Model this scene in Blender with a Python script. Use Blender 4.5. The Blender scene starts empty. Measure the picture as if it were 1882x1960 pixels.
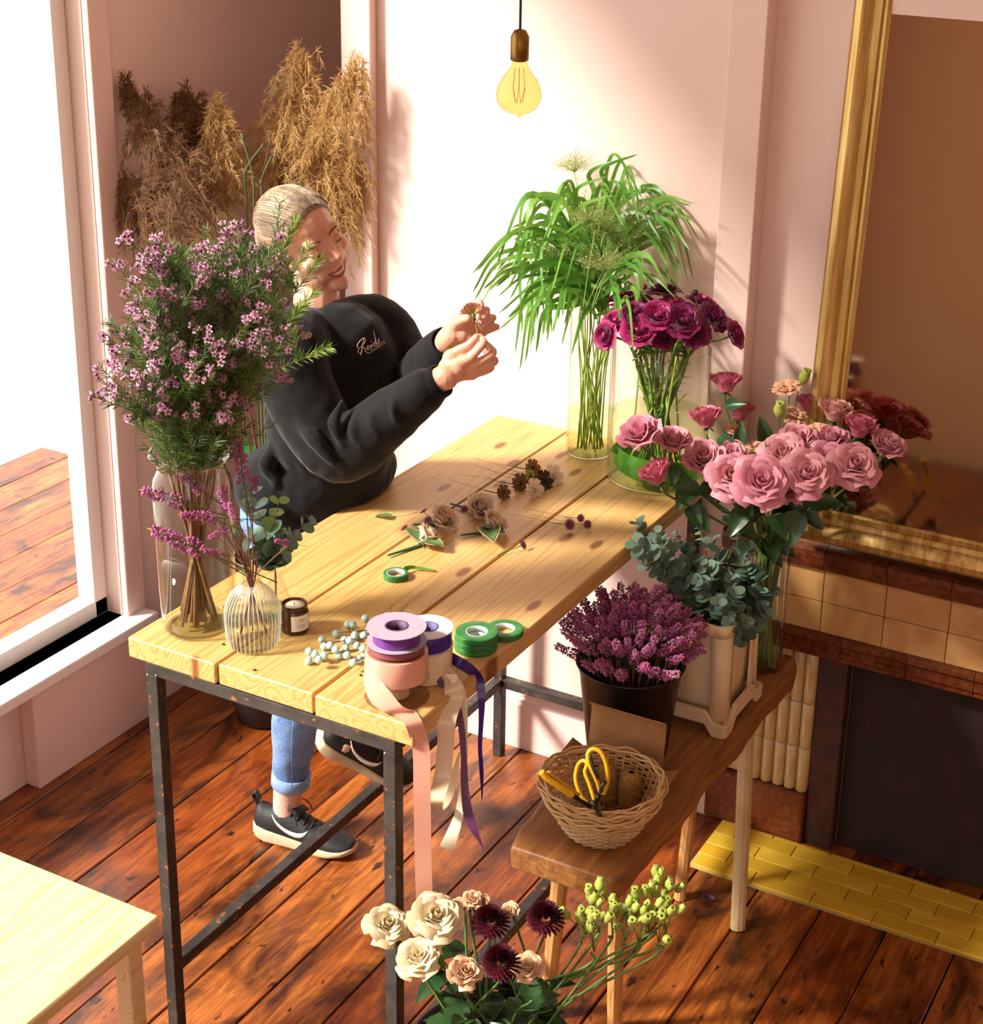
import bpy, bmesh, math, random
import numpy as np
from mathutils import Vector, Matrix, Euler
from math import sin, cos, pi, radians
random.seed(7); RNG = np.random.default_rng(11)
scene = bpy.context.scene
COL = scene.collection

# ------------------------------------------------------------------ camera
F_PX, PX, PY = 3182.456, 1042.52, 763.26
CAM = Vector((1.97848, -2.11139, 2.47519))
CD = Vector((-0.43594, 0.83336, -0.33979)).normalized()
CR = Vector((0.88167, 0.47123, 0.02456)).normalized()
CU = CR.cross(CD).normalized()
cam_data = bpy.data.cameras.new('camera'); cam = bpy.data.objects.new('camera', cam_data); COL.objects.link(cam)
cam_data.sensor_fit = 'HORIZONTAL'; cam_data.sensor_width = 36.0
cam_data.lens = F_PX / 1882 * 36.0
cam_data.shift_x = (941 - PX) / 1882; cam_data.shift_y = (PY - 980) / 1882
cam_data.clip_start = 0.05
scene.cycles.transparent_max_bounces = 40
cam.matrix_world = Matrix(((CR.x, CU.x, -CD.x, CAM.x), (CR.y, CU.y, -CD.y, CAM.y), (CR.z, CU.z, -CD.z, CAM.z), (0, 0, 0, 1)))
scene.camera = cam

# ------------------------------------------------------------------ light
scene.view_settings.view_transform = 'Standard'; scene.view_settings.look = 'None'
scene.view_settings.exposure = 0.08; scene.view_settings.gamma = 1.0
scene.view_settings.use_curve_mapping = False
world = bpy.data.worlds.new('daylight'); scene.world = world; world.use_nodes = True
bg = world.node_tree.nodes['Background']; bg.inputs['Color'].default_value = (1.0, 0.93, 0.86, 1); bg.inputs['Strength'].default_value = 2.5
sun_data = bpy.data.lights.new('sun', 'SUN'); sun = bpy.data.objects.new('sun', sun_data); COL.objects.link(sun)
sun_data.energy = 9.0; sun_data.angle = radians(9.0); sun_data.color = (1.0, 0.945, 0.86)
SUN_DIR = Vector((0.567, 0.546, -0.616))
sun.rotation_euler = (-SUN_DIR).to_track_quat('Z', 'Y').to_euler(); sun.location = (-4, -3, 5)

# ------------------------------------------------------------------ helpers
def ray(x, y): return CD + CR * ((x - PX) / F_PX) - CU * ((y - PY) / F_PX)
def Zp(x, y, z): v = ray(x, y); return CAM + v * ((z - CAM.z) / v.z)      # where the sight line meets a height
def Yp(x, y, Y): v = ray(x, y); return CAM + v * ((Y - CAM.y) / v.y)      # ... a plane parallel to the back wall
def Xp(x, y, X): v = ray(x, y); return CAM + v * ((X - CAM.x) / v.x)
def Dp(x, y, d): return CAM + ray(x, y) * d                                # ... a distance

def lin(c):
    if isinstance(c, str):
        c = c.lstrip('#'); c = [int(c[i:i + 2], 16) / 255 for i in (0, 2, 4)]
        c = [v / 12.92 if v <= 0.04045 else ((v + 0.055) / 1.055) ** 2.4 for v in c]
    return (c[0], c[1], c[2], 1.0)

class N:
    """small node-tree builder"""
    def __init__(s, name):
        s.m = bpy.data.materials.new(name); s.m.use_nodes = True; s.t = s.m.node_tree
        s.p = s.t.nodes['Principled BSDF']; s.out = s.t.nodes['Material Output']
    def n(s, typ, **kw):
        nd = s.t.nodes.new(typ)
        for k, v in kw.items():
            if k in nd.inputs.keys(): nd.inputs[k].default_value = v
            else: setattr(nd, k, v)
        return nd
    def l(s, a, b): s.t.links.new(a, b)
    def ramp(s, fac, stops):
        r = s.n('ShaderNodeValToRGB'); s.l(fac, r.inputs[0]); e = r.color_ramp.elements
        while len(e) < len(stops): e.new(0.5)
        for el, (p, c) in zip(e, stops): el.position = p; el.color = lin(c)
        return r.outputs[0]
    def mix(s, fac, a, b, mode='MIX'):
        m = s.n('ShaderNodeMix', data_type='RGBA', blend_type=mode)
        for i, v in ((0, fac), (6, a), (7, b)):
            if isinstance(v, (int, float)): m.inputs[i].default_value = v
            elif isinstance(v, (str, tuple)): m.inputs[i].default_value = lin(v)
            else: s.l(v, m.inputs[i])
        return m.outputs[2]
    def coords(s, scale=(1, 1, 1), kind='Object', rot=(0, 0, 0)):
        tc = s.n('ShaderNodeTexCoord'); mp = s.n('ShaderNodeMapping')
        s.l(tc.outputs[kind], mp.inputs[0]); mp.inputs['Scale'].default_value = scale; mp.inputs['Rotation'].default_value = rot
        return mp
    def noise(s, vec, scale, detail=4, rough=0.55, dist=0.0):
        nz = s.n('ShaderNodeTexNoise'); s.l(vec, nz.inputs['Vector'])
        nz.inputs['Scale'].default_value = scale; nz.inputs['Detail'].default_value = detail
        nz.inputs['Roughness'].default_value = rough; nz.inputs['Distortion'].default_value = dist
        return nz.outputs[0]
    def bump(s, h, strength=0.3, dist=0.01):
        b = s.n('ShaderNodeBump'); b.inputs['Strength'].default_value = strength; b.inputs['Distance'].default_value = dist
        s.l(h, b.inputs['Height']); s.l(b.outputs[0], s.p.inputs['Normal'])
    def rnd(s): return s.n('ShaderNodeObjectInfo').outputs['Random']
    def base(s, c):
        if isinstance(c, (str, tuple)): s.p.inputs['Base Color'].default_value = lin(c)
        else: s.l(c, s.p.inputs['Base Color'])

def plain(name, c, rough=0.6, var=None, scale=30, bump=0.0, metal=0.0, spec=0.5, trans=0.0, objvar=None, sheen=0.0):
    b = N(name); b.p.inputs['Roughness'].default_value = rough; b.p.inputs['Metallic'].default_value = metal
    b.p.inputs['Specular IOR Level'].default_value = spec
    if sheen: b.p.inputs['Sheen Weight'].default_value = sheen; b.p.inputs['Sheen Roughness'].default_value = 0.5
    col = c
    if var is not None or bump:
        v = b.coords().outputs[0]; nz = b.noise(v, scale)
        if var is not None: col = b.ramp(nz, [(0.35, c), (0.65, var)])
        if bump: b.bump(nz, bump, 0.004)
    if objvar is not None:
        col = b.mix(b.rnd(), col, objvar)
    b.base(col)
    if trans:                                                # thin leaf or petal: part of the light passes through
        tr = b.n('ShaderNodeBsdfTranslucent'); mx = b.n('ShaderNodeMixShader'); mx.inputs[0].default_value = trans
        if isinstance(col, (str, tuple)): tr.inputs[0].default_value = lin(col)
        else: b.l(col, tr.inputs[0])
        b.l(b.p.outputs[0], mx.inputs[1]); b.l(tr.outputs[0], mx.inputs[2]); b.l(mx.outputs[0], b.out.inputs[0])
    return b.m

def thin_glass(name, tint='#fbfdfa', edge='#cdd6ca', gloss=1.0):
    """clear glass: lets light straight through, mirrors a little at its outer faces"""
    b = N(name); b.t.nodes.remove(b.p)
    lw = b.n('ShaderNodeLayerWeight'); lw.inputs['Blend'].default_value = 0.25
    col = b.ramp(lw.outputs['Facing'], [(0.45, tint), (0.97, edge)])
    tr = b.n('ShaderNodeBsdfTransparent'); b.l(col, tr.inputs[0])
    gl = b.n('ShaderNodeBsdfGlossy'); gl.inputs['Roughness'].default_value = 0.05
    mul = b.n('ShaderNodeMath', operation='MULTIPLY'); b.l(lw.outputs['Fresnel'], mul.inputs[0]); mul.inputs[1].default_value = gloss * 0.55
    ge = b.n('ShaderNodeNewGeometry'); inv = b.n('ShaderNodeMath', operation='SUBTRACT'); inv.inputs[0].default_value = 1.0; b.l(ge.outputs['Backfacing'], inv.inputs[1])
    mu2 = b.n('ShaderNodeMath', operation='MULTIPLY', use_clamp=True); b.l(mul.outputs[0], mu2.inputs[0]); b.l(inv.outputs[0], mu2.inputs[1])
    mx = b.n('ShaderNodeMixShader'); b.l(mu2.outputs[0], mx.inputs[0]); b.l(tr.outputs[0], mx.inputs[1]); b.l(gl.outputs[0], mx.inputs[2])
    b.l(mx.outputs[0], b.out.inputs[0])
    return b.m

class MB:
    """collects geometry for ONE mesh"""
    def __init__(s): s.v = []; s.f = []; s.mi = []; s.cur = 0
    def add(s, vs, fs):
        o = len(s.v); s.v.extend([tuple(p) for p in vs]); s.f.extend([tuple(i + o for i in f) for f in fs]); s.mi.extend([s.cur] * len(fs)); return s
    def box(s, x0, x1, y0, y1, z0, z1):
        return s.add([(x0, y0, z0), (x1, y0, z0), (x1, y1, z0), (x0, y1, z0), (x0, y0, z1), (x1, y0, z1), (x1, y1, z1), (x0, y1, z1)],
                     [(0, 3, 2, 1), (4, 5, 6, 7), (0, 1, 5, 4), (1, 2, 6, 5), (2, 3, 7, 6), (3, 0, 4, 7)])
    def tube(s, pts, rad, seg=6, caps=True, flat=None):
        pts = [Vector(p) for p in pts]; n = len(pts)
        if not hasattr(rad, '__len__'): rad = [rad] * n
        vs = []; ref = None
        for i, p in enumerate(pts):
            t = (pts[min(i + 1, n - 1)] - pts[max(i - 1, 0)]);
            if t.length < 1e-9: t = Vector((0, 0, 1))
            t.normalize()
            if ref is None:
                ref = Vector((0, 0, 1)) if abs(t.z) < 0.9 else Vector((1, 0, 0))
            a = (ref - t * ref.dot(t)).normalized(); b = t.cross(a); ref = a
            for k in range(seg):
                an = 2 * pi * k / seg
                vs.append(p + a * (cos(an) * rad[i]) + b * (sin(an) * rad[i] * (flat or 1)))
        fs = [(i * seg + k, i * seg + (k + 1) % seg, (i + 1) * seg + (k + 1) % seg, (i + 1) * seg + k) for i in range(n - 1) for k in range(seg)]
        if caps: fs += [tuple(reversed(range(seg))), tuple((n - 1) * seg + k for k in range(seg))]
        return s.add(vs, fs)
    def lathe(s, prof, seg=32, c=(0, 0, 0), wob=None, closed=False):
        vs = []; n = len(prof)
        for (r, z) in prof:
            for k in range(seg):
                a = 2 * pi * k / seg; rr = r * (1 + (wob(a, z) if wob else 0))
                vs.append((c[0] + rr * cos(a), c[1] + rr * sin(a), c[2] + z))
        m = n if closed else n - 1
        fs = [(i * seg + k, i * seg + (k + 1) % seg, ((i + 1) % n) * seg + (k + 1) % seg, ((i + 1) % n) * seg + k) for i in range(m) for k in range(seg)]
        return s.add(vs, fs)
    def disc(s, c, r, seg=32, z=0, up=True):
        vs = [(c[0] + r * cos(2 * pi * k / seg), c[1] + r * sin(2 * pi * k / seg), c[2] + z) for k in range(seg)]
        f = tuple(range(seg)); return s.add(vs, [f if up else tuple(reversed(f))])
    def grid(s, fn, nu, nv):
        vs = [fn(i / (nu - 1), j / (nv - 1)) for i in range(nu) for j in range(nv)]
        fs = [(i * nv + j, (i + 1) * nv + j, (i + 1) * nv + j + 1, i * nv + j + 1) for i in range(nu - 1) for j in range(nv - 1)]
        return s.add(vs, fs)
    def strip(s, pts, sides, wid):
        vs = []; n = len(pts)
        for p, d, w in zip(pts, sides, wid): vs += [Vector(p) - Vector(d) * w / 2, Vector(p) + Vector(d) * w / 2]
        return s.add(vs, [(2 * i, 2 * i + 1, 2 * i + 3, 2 * i + 2) for i in range(n - 1)])
    def ball(s, c, r, seg=10, rings=7, sc=(1, 1, 1), rot=None):
        vs = [];
        for i in range(1, rings):
            th = pi * i / rings
            for k in range(seg):
                a = 2 * pi * k / seg; q = Vector((r * sc[0] * sin(th) * cos(a), r * sc[1] * sin(th) * sin(a), r * sc[2] * cos(th)))
                if rot is not None: q = rot @ q
                vs.append(Vector(c) + q)
        t = Vector((0, 0, r * sc[2])); b = -t
        if rot is not None: t = rot @ t; b = rot @ b
        vs += [Vector(c) + t, Vector(c) + b]; o = (rings - 1) * seg
        fs = [(i * seg + k, (i + 1) * seg + k, (i + 1) * seg + (k + 1) % seg, i * seg + (k + 1) % seg) for i in range(rings - 2) for k in range(seg)]
        fs += [(o, k, (k + 1) % seg) for k in range(seg)] + [(o + 1, (rings - 2) * seg + (k + 1) % seg, (rings - 2) * seg + k) for k in range(seg)]
        return s.add(vs, fs)
    def mesh(s, name, mats, smooth=True):
        me = bpy.data.meshes.new(name); me.from_pydata(s.v, [], s.f)
        for m in (mats if isinstance(mats, (list, tuple)) else [mats]): me.materials.append(m)
        if any(s.mi): me.polygons.foreach_set('material_index', s.mi)
        me.polygons.foreach_set('use_smooth', [smooth] * len(me.polygons)); me.update(); return me
    def build(s, name, mats, parent=None, smooth=True, at=None):
        return ob(name, s.mesh(name, mats, smooth), parent, at)

def ob(name, me, parent=None, at=None):
    o = bpy.data.objects.new(name, me); COL.objects.link(o)
    if parent is not None: o.parent = parent
    if at is not None: o.location = at
    return o
def thing(name, label, cat, loc=(0, 0, 0), group=None, rz=0):
    o = bpy.data.objects.new(name, None); COL.objects.link(o); o.location = loc; o.rotation_euler = (0, 0, rz); o.empty_display_size = 0.05
    return tag(o, label, cat, group)
def tag(o, label=None, cat=None, group=None, kind=None):
    if label: o['label'] = label
    if cat: o['category'] = cat
    if group: o['group'] = group
    if kind: o['kind'] = kind
    return o
def struct(o): o['kind'] = 'structure'; return o
def bevel(o, w=0.003, seg=2, ang=40):
    m = o.modifiers.new('bevel', 'BEVEL'); m.width = w; m.segments = seg; m.limit_method = 'ANGLE'; m.angle_limit = radians(ang); return o
def solid(o, t, off=0):
    m = o.modifiers.new('thickness', 'SOLIDIFY'); m.thickness = t; m.offset = off; return o
def catmull(pts, n=8):
    pts = [Vector(p) for p in pts]; P = [pts[0] * 2 - pts[1]] + pts + [pts[-1] * 2 - pts[-2]]; out = []
    for i in range(1, len(P) - 2):
        a, b, c, d = P[i - 1:i + 3]
        for k in range(n):
            t = k / n; out.append(0.5 * ((2 * b) + (c - a) * t + (2 * a - 5 * b + 4 * c - d) * t * t + (3 * b - a - 3 * c + d) * t ** 3))
    out.append(pts[-1]); return out
def lerp(a, b, t): return a + (b - a) * t
def basis(z, x=None):
    """rotation whose z axis is z (and x axis near x)"""
    z = Vector(z).normalized(); x = Vector(x) if x is not None else (Vector((0, 0, 1)) if abs(z.z) < 0.9 else Vector((1, 0, 0)))
    y = z.cross(x).normalized(); x = y.cross(z)
    return Matrix(((x.x, y.x, z.x), (x.y, y.y, z.y), (x.z, y.z, z.z)))
def R2(a, b): return random.uniform(a, b)
def place(o, loc, rot3, sc=1.0):
    m = rot3.to_4x4(); s = sc if hasattr(sc, '__len__') else (sc, sc, sc)
    o.matrix_local = Matrix.Translation(loc) @ m @ Matrix.Diagonal((s[0], s[1], s[2], 1)); return o

# ------------------------------------------------------------------ dimensions
TH = 0.9688      # table top height
TW, TL, TT = 0.635, 1.4086, 0.042
WY = 1.434       # back wall
LX = -0.95       # left wall
AX = -0.487     # right edge of the corner recess, added to darken that corner
AY = 2.35        # back of the added recess, set deep to keep it dark
BZ = 0.55        # bench seat height
# ================================================================== materials of the setting
def wall_mat():
    b = N('pink_plaster'); v = b.coords().outputs[0]; n1 = b.noise(v, 3.0, 5); n2 = b.noise(v, 120, 3)
    b.base(b.ramp(n1, [(0.3, '#e6c9bd'), (0.7, '#eacfc4')])); b.p.inputs['Roughness'].default_value = 0.62; b.bump(n2, 0.08, 0.002); return b.m
M_WALL = wall_mat()
M_TRIM = plain('pink_gloss_paint', '#e6c8bf', 0.4)
def floor_mat():
    b = N('worn_stained_board'); v = b.coords((9, 0.7, 9)); sep = b.coords((1.0, 0.42, 1))
    r = b.rnd(); off = b.n('ShaderNodeVectorMath', operation='ADD'); b.l(v.outputs[0], off.inputs[0]); cmb = b.n('ShaderNodeCombineXYZ')
    mu = b.n('ShaderNodeMath', operation='MULTIPLY'); b.l(r, mu.inputs[0]); mu.inputs[1].default_value = 40
    b.l(mu.outputs[0], cmb.inputs[0]); b.l(mu.outputs[0], cmb.inputs[1]); b.l(cmb.outputs[0], off.inputs[1])
    off2 = b.n('ShaderNodeVectorMath', operation='ADD'); b.l(sep.outputs[0], off2.inputs[0]); b.l(cmb.outputs[0], off2.inputs[1])
    grain = b.noise(off.outputs[0], 6, 8, 0.65, 1.2); blot = b.noise(off2.outputs[0], 9, 6, 0.62, 0.8); spots = b.noise(off2.outputs[0], 34, 4, 0.6)
    col = b.ramp(grain, [(0.3, '#6e3413'), (0.5, '#9a5420'), (0.7, '#bf7630')])
    dark = b.ramp(blot, [(0.36, '#000000'), (0.56, '#ffffff')])
    stain = b.mix(0.85, col, '#2c150c', 'MULTIPLY'); stain = b.mix(0.6, stain, '#4a2614')
    inv = b.n('ShaderNodeInvert'); b.l(dark, inv.inputs[1])
    col = b.mix(inv.outputs[0], col, stain)
    sp = b.ramp(spots, [(0.62, '#000000'), (0.68, '#ffffff')]); col = b.mix(sp, col, '#2a150d')
    tone = b.ramp(r, [(0.0, '#ffffff'), (1.0, '#c9a9a0')]); col = b.mix(1.0, col, tone, 'MULTIPLY')
    b.base(col); b.p.inputs['Roughness'].default_value = 0.33
    rr = b.ramp(blot, [(0.3, '#8a8a8a'), (0.8, '#a8a8a8')]); b.l(rr, b.p.inputs['Roughness']); b.bump(grain, 0.15, 0.003); return b.m
M_FLOOR = floor_mat()
M_DARK = plain('dark_gap', '#0d0806', 0.9)
def pine_mat(name, a, c, d, knots=True, axis=(13, 0.42, 13)):
    b = N(name); mp = b.coords(axis); r = b.rnd(); mu = b.n('ShaderNodeMath', operation='MULTIPLY'); b.l(r, mu.inputs[0]); mu.inputs[1].default_value = 17
    cmb = b.n('ShaderNodeCombineXYZ'); b.l(mu.outputs[0], cmb.inputs[0]); b.l(mu.outputs[0], cmb.inputs[1])
    ad = b.n('ShaderNodeVectorMath', operation='ADD'); b.l(mp.outputs[0], ad.inputs[0]); b.l(cmb.outputs[0], ad.inputs[1])
    big = b.noise(ad.outputs[0], 0.75, 2, 0.45, 0.25)
    w = b.n('ShaderNodeMath', operation='MULTIPLY'); b.l(big, w.inputs[0]); w.inputs[1].default_value = 120
    sn = b.n('ShaderNodeMath', operation='SINE'); b.l(w.outputs[0], sn.inputs[0])
    ma = b.n('ShaderNodeMapRange'); b.l(sn.outputs[0], ma.inputs[0]); ma.inputs[1].default_value = -1; ma.inputs[2].default_value = 1
    fine = b.noise(ad.outputs[0], 12, 5, 0.6)
    col = b.ramp(ma.outputs[0], [(0.0, c), (0.35, a), (1.0, a)])
    col = b.mix(b.ramp(fine, [(0.35, '#555555'), (0.7, '#000000')]), col, d)
    tone = b.noise(b.coords((1, 1, 1)).outputs[0], 3.0, 3); col = b.mix(b.ramp(tone, [(0.4, '#000000'), (0.75, '#707070')]), col, d)
    if knots:
        kc = b.coords((6.5, 2.6, 6.5)); ad2 = b.n('ShaderNodeVectorMath', operation='ADD'); b.l(kc.outputs[0], ad2.inputs[0]); b.l(cmb.outputs[0], ad2.inputs[1])
        vo = b.n('ShaderNodeTexVoronoi', voronoi_dimensions='2D'); b.l(ad2.outputs[0], vo.inputs['Vector']); vo.inputs['Scale'].default_value = 1.0; vo.inputs['Randomness'].default_value = 1.0
        k = b.ramp(vo.outputs['Distance'], [(0.05, '#ffffff'), (0.085, '#000000')]); col = b.mix(k, col, '#83501f')
    b.base(col); b.p.inputs['Roughness'].default_value = 0.42; b.bump(ma.outputs[0], 0.06, 0.002); return b.m
M_PINE = pine_mat('golden_pine', '#d3a968', '#bf9150', '#b7864a')
def steel_mat():
    b = N('bare_steel'); v = b.coords().outputs[0]; n1 = b.noise(v, 22, 6, 0.6); n2 = b.noise(v, 60, 3)
    col = b.ramp(n1, [(0.3, '#2c2826'), (0.6, '#46403c'), (0.8, '#5a524c')]); rust = b.ramp(n2, [(0.64, '#000000'), (0.70, '#ffffff')])
    b.base(b.mix(rust, col, '#a4622a')); b.p.inputs['Metallic'].default_value = 0.35; b.p.inputs['Roughness'].default_value = 0.42; b.bump(n2, 0.08, 0.002); return b.m
M_STEEL = steel_mat()

# ================================================================== floor: one object with every board as a part
floor = struct(MB().box(-2.6, 4.0, -4.2, 2.4, -0.05, -0.022).build('floor', M_DARK, smooth=False))
bw = 0.1602; x = -0.5495 - 13 * bw; k = 0
joints = {}
while x < 3.2:
    rnd = random.Random(k * 13 + 5); gap = rnd.uniform(0.002, 0.0045); ys = [-4.0, rnd.uniform(-2.4, -0.8), 2.4]
    if rnd.random() < 0.4: ys = [-4.0, rnd.uniform(-2.0, -1.0), 2.4]
    for a, c in zip(ys[:-1], ys[1:]):
        cx, cy = x + bw / 2, (a + c) / 2; dz = rnd.uniform(-0.0012, 0.0012)
        o = MB().box(-bw / 2 + gap / 2, bw / 2 - gap / 2, -(c - a) / 2 + 0.001, (c - a) / 2 - 0.001, -0.022, dz).build('floorboard', M_FLOOR, floor, False, (cx, cy, 0)); bevel(o, 0.0025, 1)
    x += bw; k += 1

# ================================================================== walls
wall_back = struct(MB().box(AX, 3.6, WY, WY + 0.15, -0.03, 4.1).box(LX - 0.14, AX + 0.15, AY, AY + 0.12, -0.03, 4.1).box(AX, AX + 0.15, WY + 0.15, AY, -0.03, 4.1).build('wall_back', M_WALL, smooth=False))
WIN = (-3.3, 1.0, 0.32, 3.3)    # window opening in the left wall: y0 y1 z0 z1
m = MB(); x0, x1 = LX - 0.14, LX
m.box(x0, x1, WIN[1], AY, -0.03, 4.1).box(x0, x1, -4.3, WIN[0], -0.03, 4.1).box(x0, x1, WIN[0], WIN[1], -0.03, WIN[2]).box(x0, x1, WIN[0], WIN[1], WIN[3], 4.1)
wall_left = struct(m.build('wall_left', M_WALL, smooth=False))
wall_right = struct(MB().box(3.45, 3.6, -4.3, WY, -0.03, 4.1).build('wall_right', M_WALL, smooth=False))
m = MB(); FW = (1.5, 3.0, 0.8, 2.7)
m.box(LX - 0.14, FW[0], -4.3, -4.15, -0.03, 4.1).box(FW[1], 3.6, -4.3, -4.15, -0.03, 4.1).box(FW[0], FW[1], -4.3, -4.15, -0.03, FW[2]).box(FW[0], FW[1], -4.3, -4.15, FW[3], 4.1)
wall_front = struct(m.build('wall_front', M_WALL, smooth=False))
ceiling = struct(MB().box(LX - 0.14, 3.6, -4.3, AY + 0.12, 4.1, 4.2).build('ceiling', plain('white_ceiling_paint', '#e9e2da', 0.8), smooth=False))
# window: frame, sill, architrave and panes
win = struct(thing('window_1', None, None)); del_keys = [k2 for k2 in ('category',) if k2 in win]
m = MB(); t = 0.05
m.box(LX - 0.11, LX - 0.05, WIN[0], WIN[0] + t, WIN[2], WIN[3]).box(LX - 0.11, LX - 0.05, WIN[1] - t, WIN[1], WIN[2], WIN[3])
m.box(LX - 0.11, LX - 0.05, WIN[0], WIN[1], WIN[2], WIN[2] + t).box(LX - 0.11, LX - 0.05, WIN[0], WIN[1], WIN[3] - t, WIN[3])
M_WPAINT = plain('white_window_paint', '#efe7e0', 0.35)
bevel(m.build('window_frame', M_WPAINT, win, False), 0.004)
M_PANE = thin_glass('window_glass', '#ffffff', '#e8f2ee', 0.6)
MB().box(LX - 0.083, LX - 0.079, WIN[0] + t, WIN[1] - t, WIN[2] + t, WIN[3] - t).build('pane', M_PANE, win, False)
bevel(MB().box(LX - 0.14, LX + 0.07, WIN[0] - 0.06, WIN[1] + 0.07, WIN[2] - 0.035, WIN[2]).build('window_sill', M_WPAINT, win, False), 0.006)
bevel(MB().box(LX, LX + 0.022, WIN[1], WIN[1] + 0.075, 0.0, WIN[3] + 0.08).build('architrave', M_TRIM, win, False), 0.006)
bevel(MB().box(LX, LX + 0.022, WIN[0], WIN[1], WIN[3], WIN[3] + 0.08).build('architrave', M_TRIM, win, False), 0.006)
bevel(MB().box(LX, LX + 0.05, 0.6, WIN[1] + 0.03, 0.0, WIN[2] - 0.035).build('panel', M_TRIM, win, False), 0.005)
# baseboards with a stepped moulding
def baseboard(name, pts):
    (xa, ya), (xb, yb) = pts; d = Vector((xb - xa, yb - ya, 0)); nrm = Vector((d.y, -d.x, 0)).normalized()
    prof = [(0, 0), (0.022, 0), (0.022, 0.135), (0.019, 0.140), (0.019, 0.150), (0.013, 0.156), (0.013, 0.166), (0.007, 0.176), (0.004, 0.19), (0, 0.19)]
    m = MB(); vs = []
    for (px_, py_) in ((xa, ya), (xb, yb)):
        for (q, z) in prof: vs.append((px_ + nrm.x * q, py_ + nrm.y * q, z))
    n = len(prof); m.add(vs, [(i, i + 1, n + i + 1, n + i) for i in range(n - 1)] + [tuple(range(n)), tuple(range(2 * n - 1, n - 1, -1))])
    return struct(m.build(name, M_TRIM, smooth=False))
baseboard('baseboard_back', ((AX, WY), (0.60, WY)))
baseboard('baseboard_left', ((LX, WIN[1] + 0.078), (LX, AY)))
# proud strip (door casing edge) on the back wall and boxed pilaster by the chimney breast
a = Yp(711, 300, WY - 0.03).x; c = Yp(700, 300, WY - 0.03).x
struct(bevel(MB().box(c - 0.012, a, WY - 0.03, WY, 0.19, 4.1).build('trim_1', M_TRIM, smooth=False), 0.004))
pl0, pl1 = Yp(1387, 204, WY - 0.06).x, Yp(1458, 204, WY - 0.06).x
struct(bevel(MB().box(pl0, pl1, WY - 0.06, WY, 0.0, 4.1).build('trim_2', M_WALL, smooth=False), 0.003))

# ================================================================== fireplace, hearth, mirror
FY = 1.371
M_REDTILE = plain('red_brown_glazed_stone', '#5e2a17', 0.3, '#7d3f24', 70)
M_CREAM = plain('cream_glazed_tile', '#d2b988', 0.22, '#bb9a62', 22, objvar='#c8aa74')
M_BUFF = plain('buff_hearth_wall_tile', '#c79a66', 0.3, '#b3834e', 18, objvar='#bd9059')
M_BROWN = plain('dark_brown_glazed_tile', '#4b2210', 0.25, '#6b3518', 60)
M_FIREBACK = plain('dark_firebox_brick', '#1a0f0a', 0.8, '#2e1a10', 14)
fp = thing('fireplace', 'tiled cream and brown fireplace surround with fluted columns against the back wall', 'fireplace', (0.9, FY, 0))
def fbox(name, x0, x1, y0, y1, z0, z1, mt, w=0.004, seg=2):
    cx, cy, cz = (x0 + x1) / 2, (y0 + y1) / 2, (z0 + z1) / 2
    o = MB().box(x0 - cx, x1 - cx, y0 - cy, y1 - cy, z0 - cz, z1 - cz).build(name, mt, fp, False); o.location = (cx - 0.9, cy - FY, cz); return bevel(o, w, seg)
PX0, PX1 = 0.652, 0.918
fbox('plinth', PX0, PX1, FY, WY - 0.002, 0.0, 0.145, M_REDTILE, 0.008, 3)
# fluted column in three courses of half-round ribs
c0, c1 = 0.762, 0.918
nr = 5; rw = (c1 - c0) / nr
zs = [0.147, 0.272, 0.398, 0.545]
for j in range(3):
    for i in range(nr):
        cx = c0 + (i + 0.5) * rw; z0, z1 = zs[j] + 0.001, zs[j + 1] - 0.001
        m = MB(); pr_ = [(-rw / 2, 0.02)] + [(rw / 2 * -cos(pi * q / 8), -0.012 - rw * 0.55 * sin(pi * q / 8)) for q in range(9)] + [(rw / 2, 0.02)]
        n = len(pr_); vs = [(p, q, z - (z0 + z1) / 2) for z in (z0, z1) for (p, q) in pr_]
        m.add(vs, [(q, q + 1, n + q + 1, n + q) for q in range(n - 1)] + [tuple(range(n - 1, -1, -1)), tuple(range(n, 2 * n))])
        o = m.build('flute_tile', M_CREAM, fp, True); o.location = (cx - 0.9, 0.035, (z0 + z1) / 2); bevel(o, 0.0015, 1)
for j in range(3): fbox('side_tile', 0.66, 0.760, FY + 0.02, WY - 0.002, zs[j] + 0.001, zs[j + 1] - 0.001, M_CREAM, 0.002, 1)
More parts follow.
